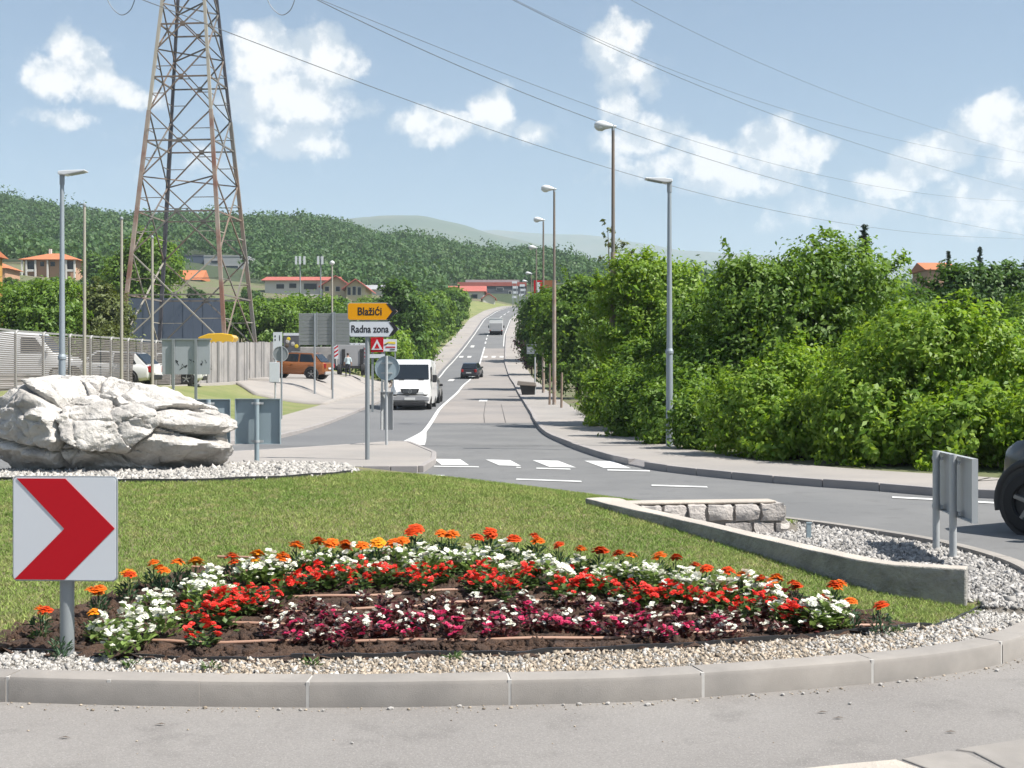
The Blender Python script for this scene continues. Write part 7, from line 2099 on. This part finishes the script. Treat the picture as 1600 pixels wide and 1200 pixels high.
for k in range(26):
    Y = tr.uniform(105, 280); px = tr.uniform(1000, 1640)
    SPOTS.append((px, Y, 'right'))
for px, Y, sd in ((20, 200, 'left'), (100, 210, 'left'), (160, 205, 'left'), (150, 240, 'left'), (210, 230, 'left'), (250, 270, 'left'), (330, 265, 'left'), (385, 255, 'left'), (60, 215, 'left'), (0, 225, 'left'), (440, 240, 'left'), (590, 250, 'left'), (520, 232, 'left'), (560, 228, 'left'), (480, 236, 'left')):
    SPOTS.append((px, Y, sd))
blocked = [(30, 125, 260), (-45, 26, 240), (262, 318, 302), (283, 390, 385), (410, 580, 285), (565, 618, 322), (1445, 1496, 217)]
for i, (px, Y, sd) in enumerate(SPOTS):
    if any(a - 14 < px < b and Y > yy - 45 for a, b, yy in blocked) and i < 70: 
        Y = min(Y, 175)
    x = (px - CX) / F * Y; z = float(big_z(x, Y))
    limit = (434 if px < 135 else 448 if px > 250 else 400) if sd == 'left' else 418      # keep the houses and the far hills in view
    if 400 < px < 640: limit = 466
    room = CAMZ + (CY - limit) / F * Y - z
    if room < 2.2: continue
    me, mt = KINDS[i % 4]
    t = empty('broadleaf_tree', (x, Y, z - .3), tr.random() * 6.28, None, 'tree', 'trees between the houses' if sd == 'left' else 'trees on the rising ground at right')
    s = tr.uniform(.75, 1.1) if sd == 'left' else tr.uniform(.8, 1.15)
    s = min(s, room / 6.6)
    t.scale = (s, s, s * .98)
    spot = ('below the villa at far left' if px < 130 else 'left of the pylon' if px < 210 else 'seen through the pylon' if px < 400 else 'below the long red roof' if px < 520 else 'behind the arrow signs') if sd == 'left' else ('beyond the right lamp post' if px < 1120 else 'behind the rounded dark tree' if px < 1390 else 'near the orange roof at right' if px < 1500 else 'at the right edge')
    t['label'] = ('leafy garden tree ' if sd == 'left' else 'leafy tree on the slope ') + spot
    for d, nm in ((me, 'crown'), (mt, 'trunk')):
        o = bpy.data.objects.new(nm, d); COL.objects.link(o); o.parent = t

# --- the wooded hill: one mass of crowns
def forest(name, n, y0, y1, spread, leafs, size, seed, label, xlo=-.47, xhi=.47, zfun=big_z, m='foliage_far', road_gap=14, limit=None):
    r = np.random.default_rng(seed)
    y = np.sqrt(r.uniform(y0 ** 2, y1 ** 2, n)); x = y * r.uniform(xlo, xhi, n)
    keep = np.abs(x - (xl(y) + xr(y)) / 2) > np.where(y < 430, road_gap + r.uniform(0, 6, n), 0)
    # leave the houses clear
    for a, b_, yy in blocked + [(696, 826, 372)]:
        px = CX + F * x / y
        keep &= ~((px > a - 6) & (px < b_ + 6) & (y < yy + 24))
    z = zfun(x, y); R0 = size * r.lognormal(0, .32, n)
    if limit is not None: keep &= (CY - (z + R0 * 1.7 - CAMZ) * F / y) > limit(CX + F * x / y)
    x, y, z, R0 = x[keep], y[keep], z[keep], R0[keep]; n = len(x)
    d = r.normal(size=(n, leafs, 3)); d /= np.linalg.norm(d, axis=2)[..., None]
    d[..., 2] = np.abs(d[..., 2]) * 1.0 - .25
    lump = 1 + .22 * np.sin(d[..., 0] * 4 + x[:, None]) * np.cos(d[..., 1] * 4 + y[:, None])
    c = np.stack([x, y, z + R0 * .75], -1)[:, None, :] + d * (R0[:, None] * lump * r.uniform(.85, 1.08, (n, leafs)))[..., None] * np.array([1, 1, .95])
    nrm = d + r.normal(0, .3, d.shape); nrm /= np.linalg.norm(nrm, axis=2)[..., None]
    t = r.normal(size=nrm.shape); t -= nrm * (t * nrm).sum(2)[..., None]; t /= np.linalg.norm(t, axis=2)[..., None]
    b2 = np.cross(nrm, t)
    s = (np.minimum(R0, 2.6)[:, None, None] * .22 * r.uniform(.7, 1.3, (n, leafs, 1)))
    V = np.stack([c - t * s, c - b2 * s * .8, c + t * s, c + b2 * s * .8], 2).reshape(-1, 3)
    Q = np.arange(n * leafs * 4).reshape(-1, 4)
    o = mesh_np(name, V, Q, MATS[m])
    tag(o, label, 'forest', kind='stuff')
    return o
forest('forest', 8200, 296, 760, 0, 42, 2.8, 91, 'dense green wood covering the hill behind the houses', -.46, .22)

forest('undergrowth', 2600, 200, 320, 0, 34, 1.9, 92, 'low green scrub between the houses below the wood', -.47, .0, road_gap=5, limit=lambda px: np.where(px < 135, 432, np.where(px < 250, 420, np.where(px < 400, 452, np.where(px < 640, 464, 478)))))
forest('undergrowth', 900, 140, 320, 0, 34, 1.9, 93, 'low green scrub on the rising ground at right', .01, .47, road_gap=6, limit=lambda px: np.where(px < 1000, 440, 425))

# ------------------------------------------------------------------ the air
bpy.ops.mesh.primitive_cube_add(size=1) if False else None
hz = MB().box((0, 3600, 360), (15200, 7800, 745)).build('haze', MATS['paint'])
hz.data.materials.clear()
hm = bpy.data.materials.new('haze_air'); hm.use_nodes = True
N = NT(hm.node_tree)
for n in list(N.n):
    if n.type != 'OUTPUT_MATERIAL': N.n.remove(n)
pv = N.new('ShaderNodeVolumePrincipled')
pv.inputs['Color'].default_value = (.74, .86, 1.0, 1); pv.inputs['Density'].default_value = HAZE; pv.inputs['Anisotropy'].default_value = 0.0
N.l.new(pv.outputs[0], N.n['Material Output'].inputs['Volume'])
hz.data.materials.append(hm)
tag(hz, kind='stuff')
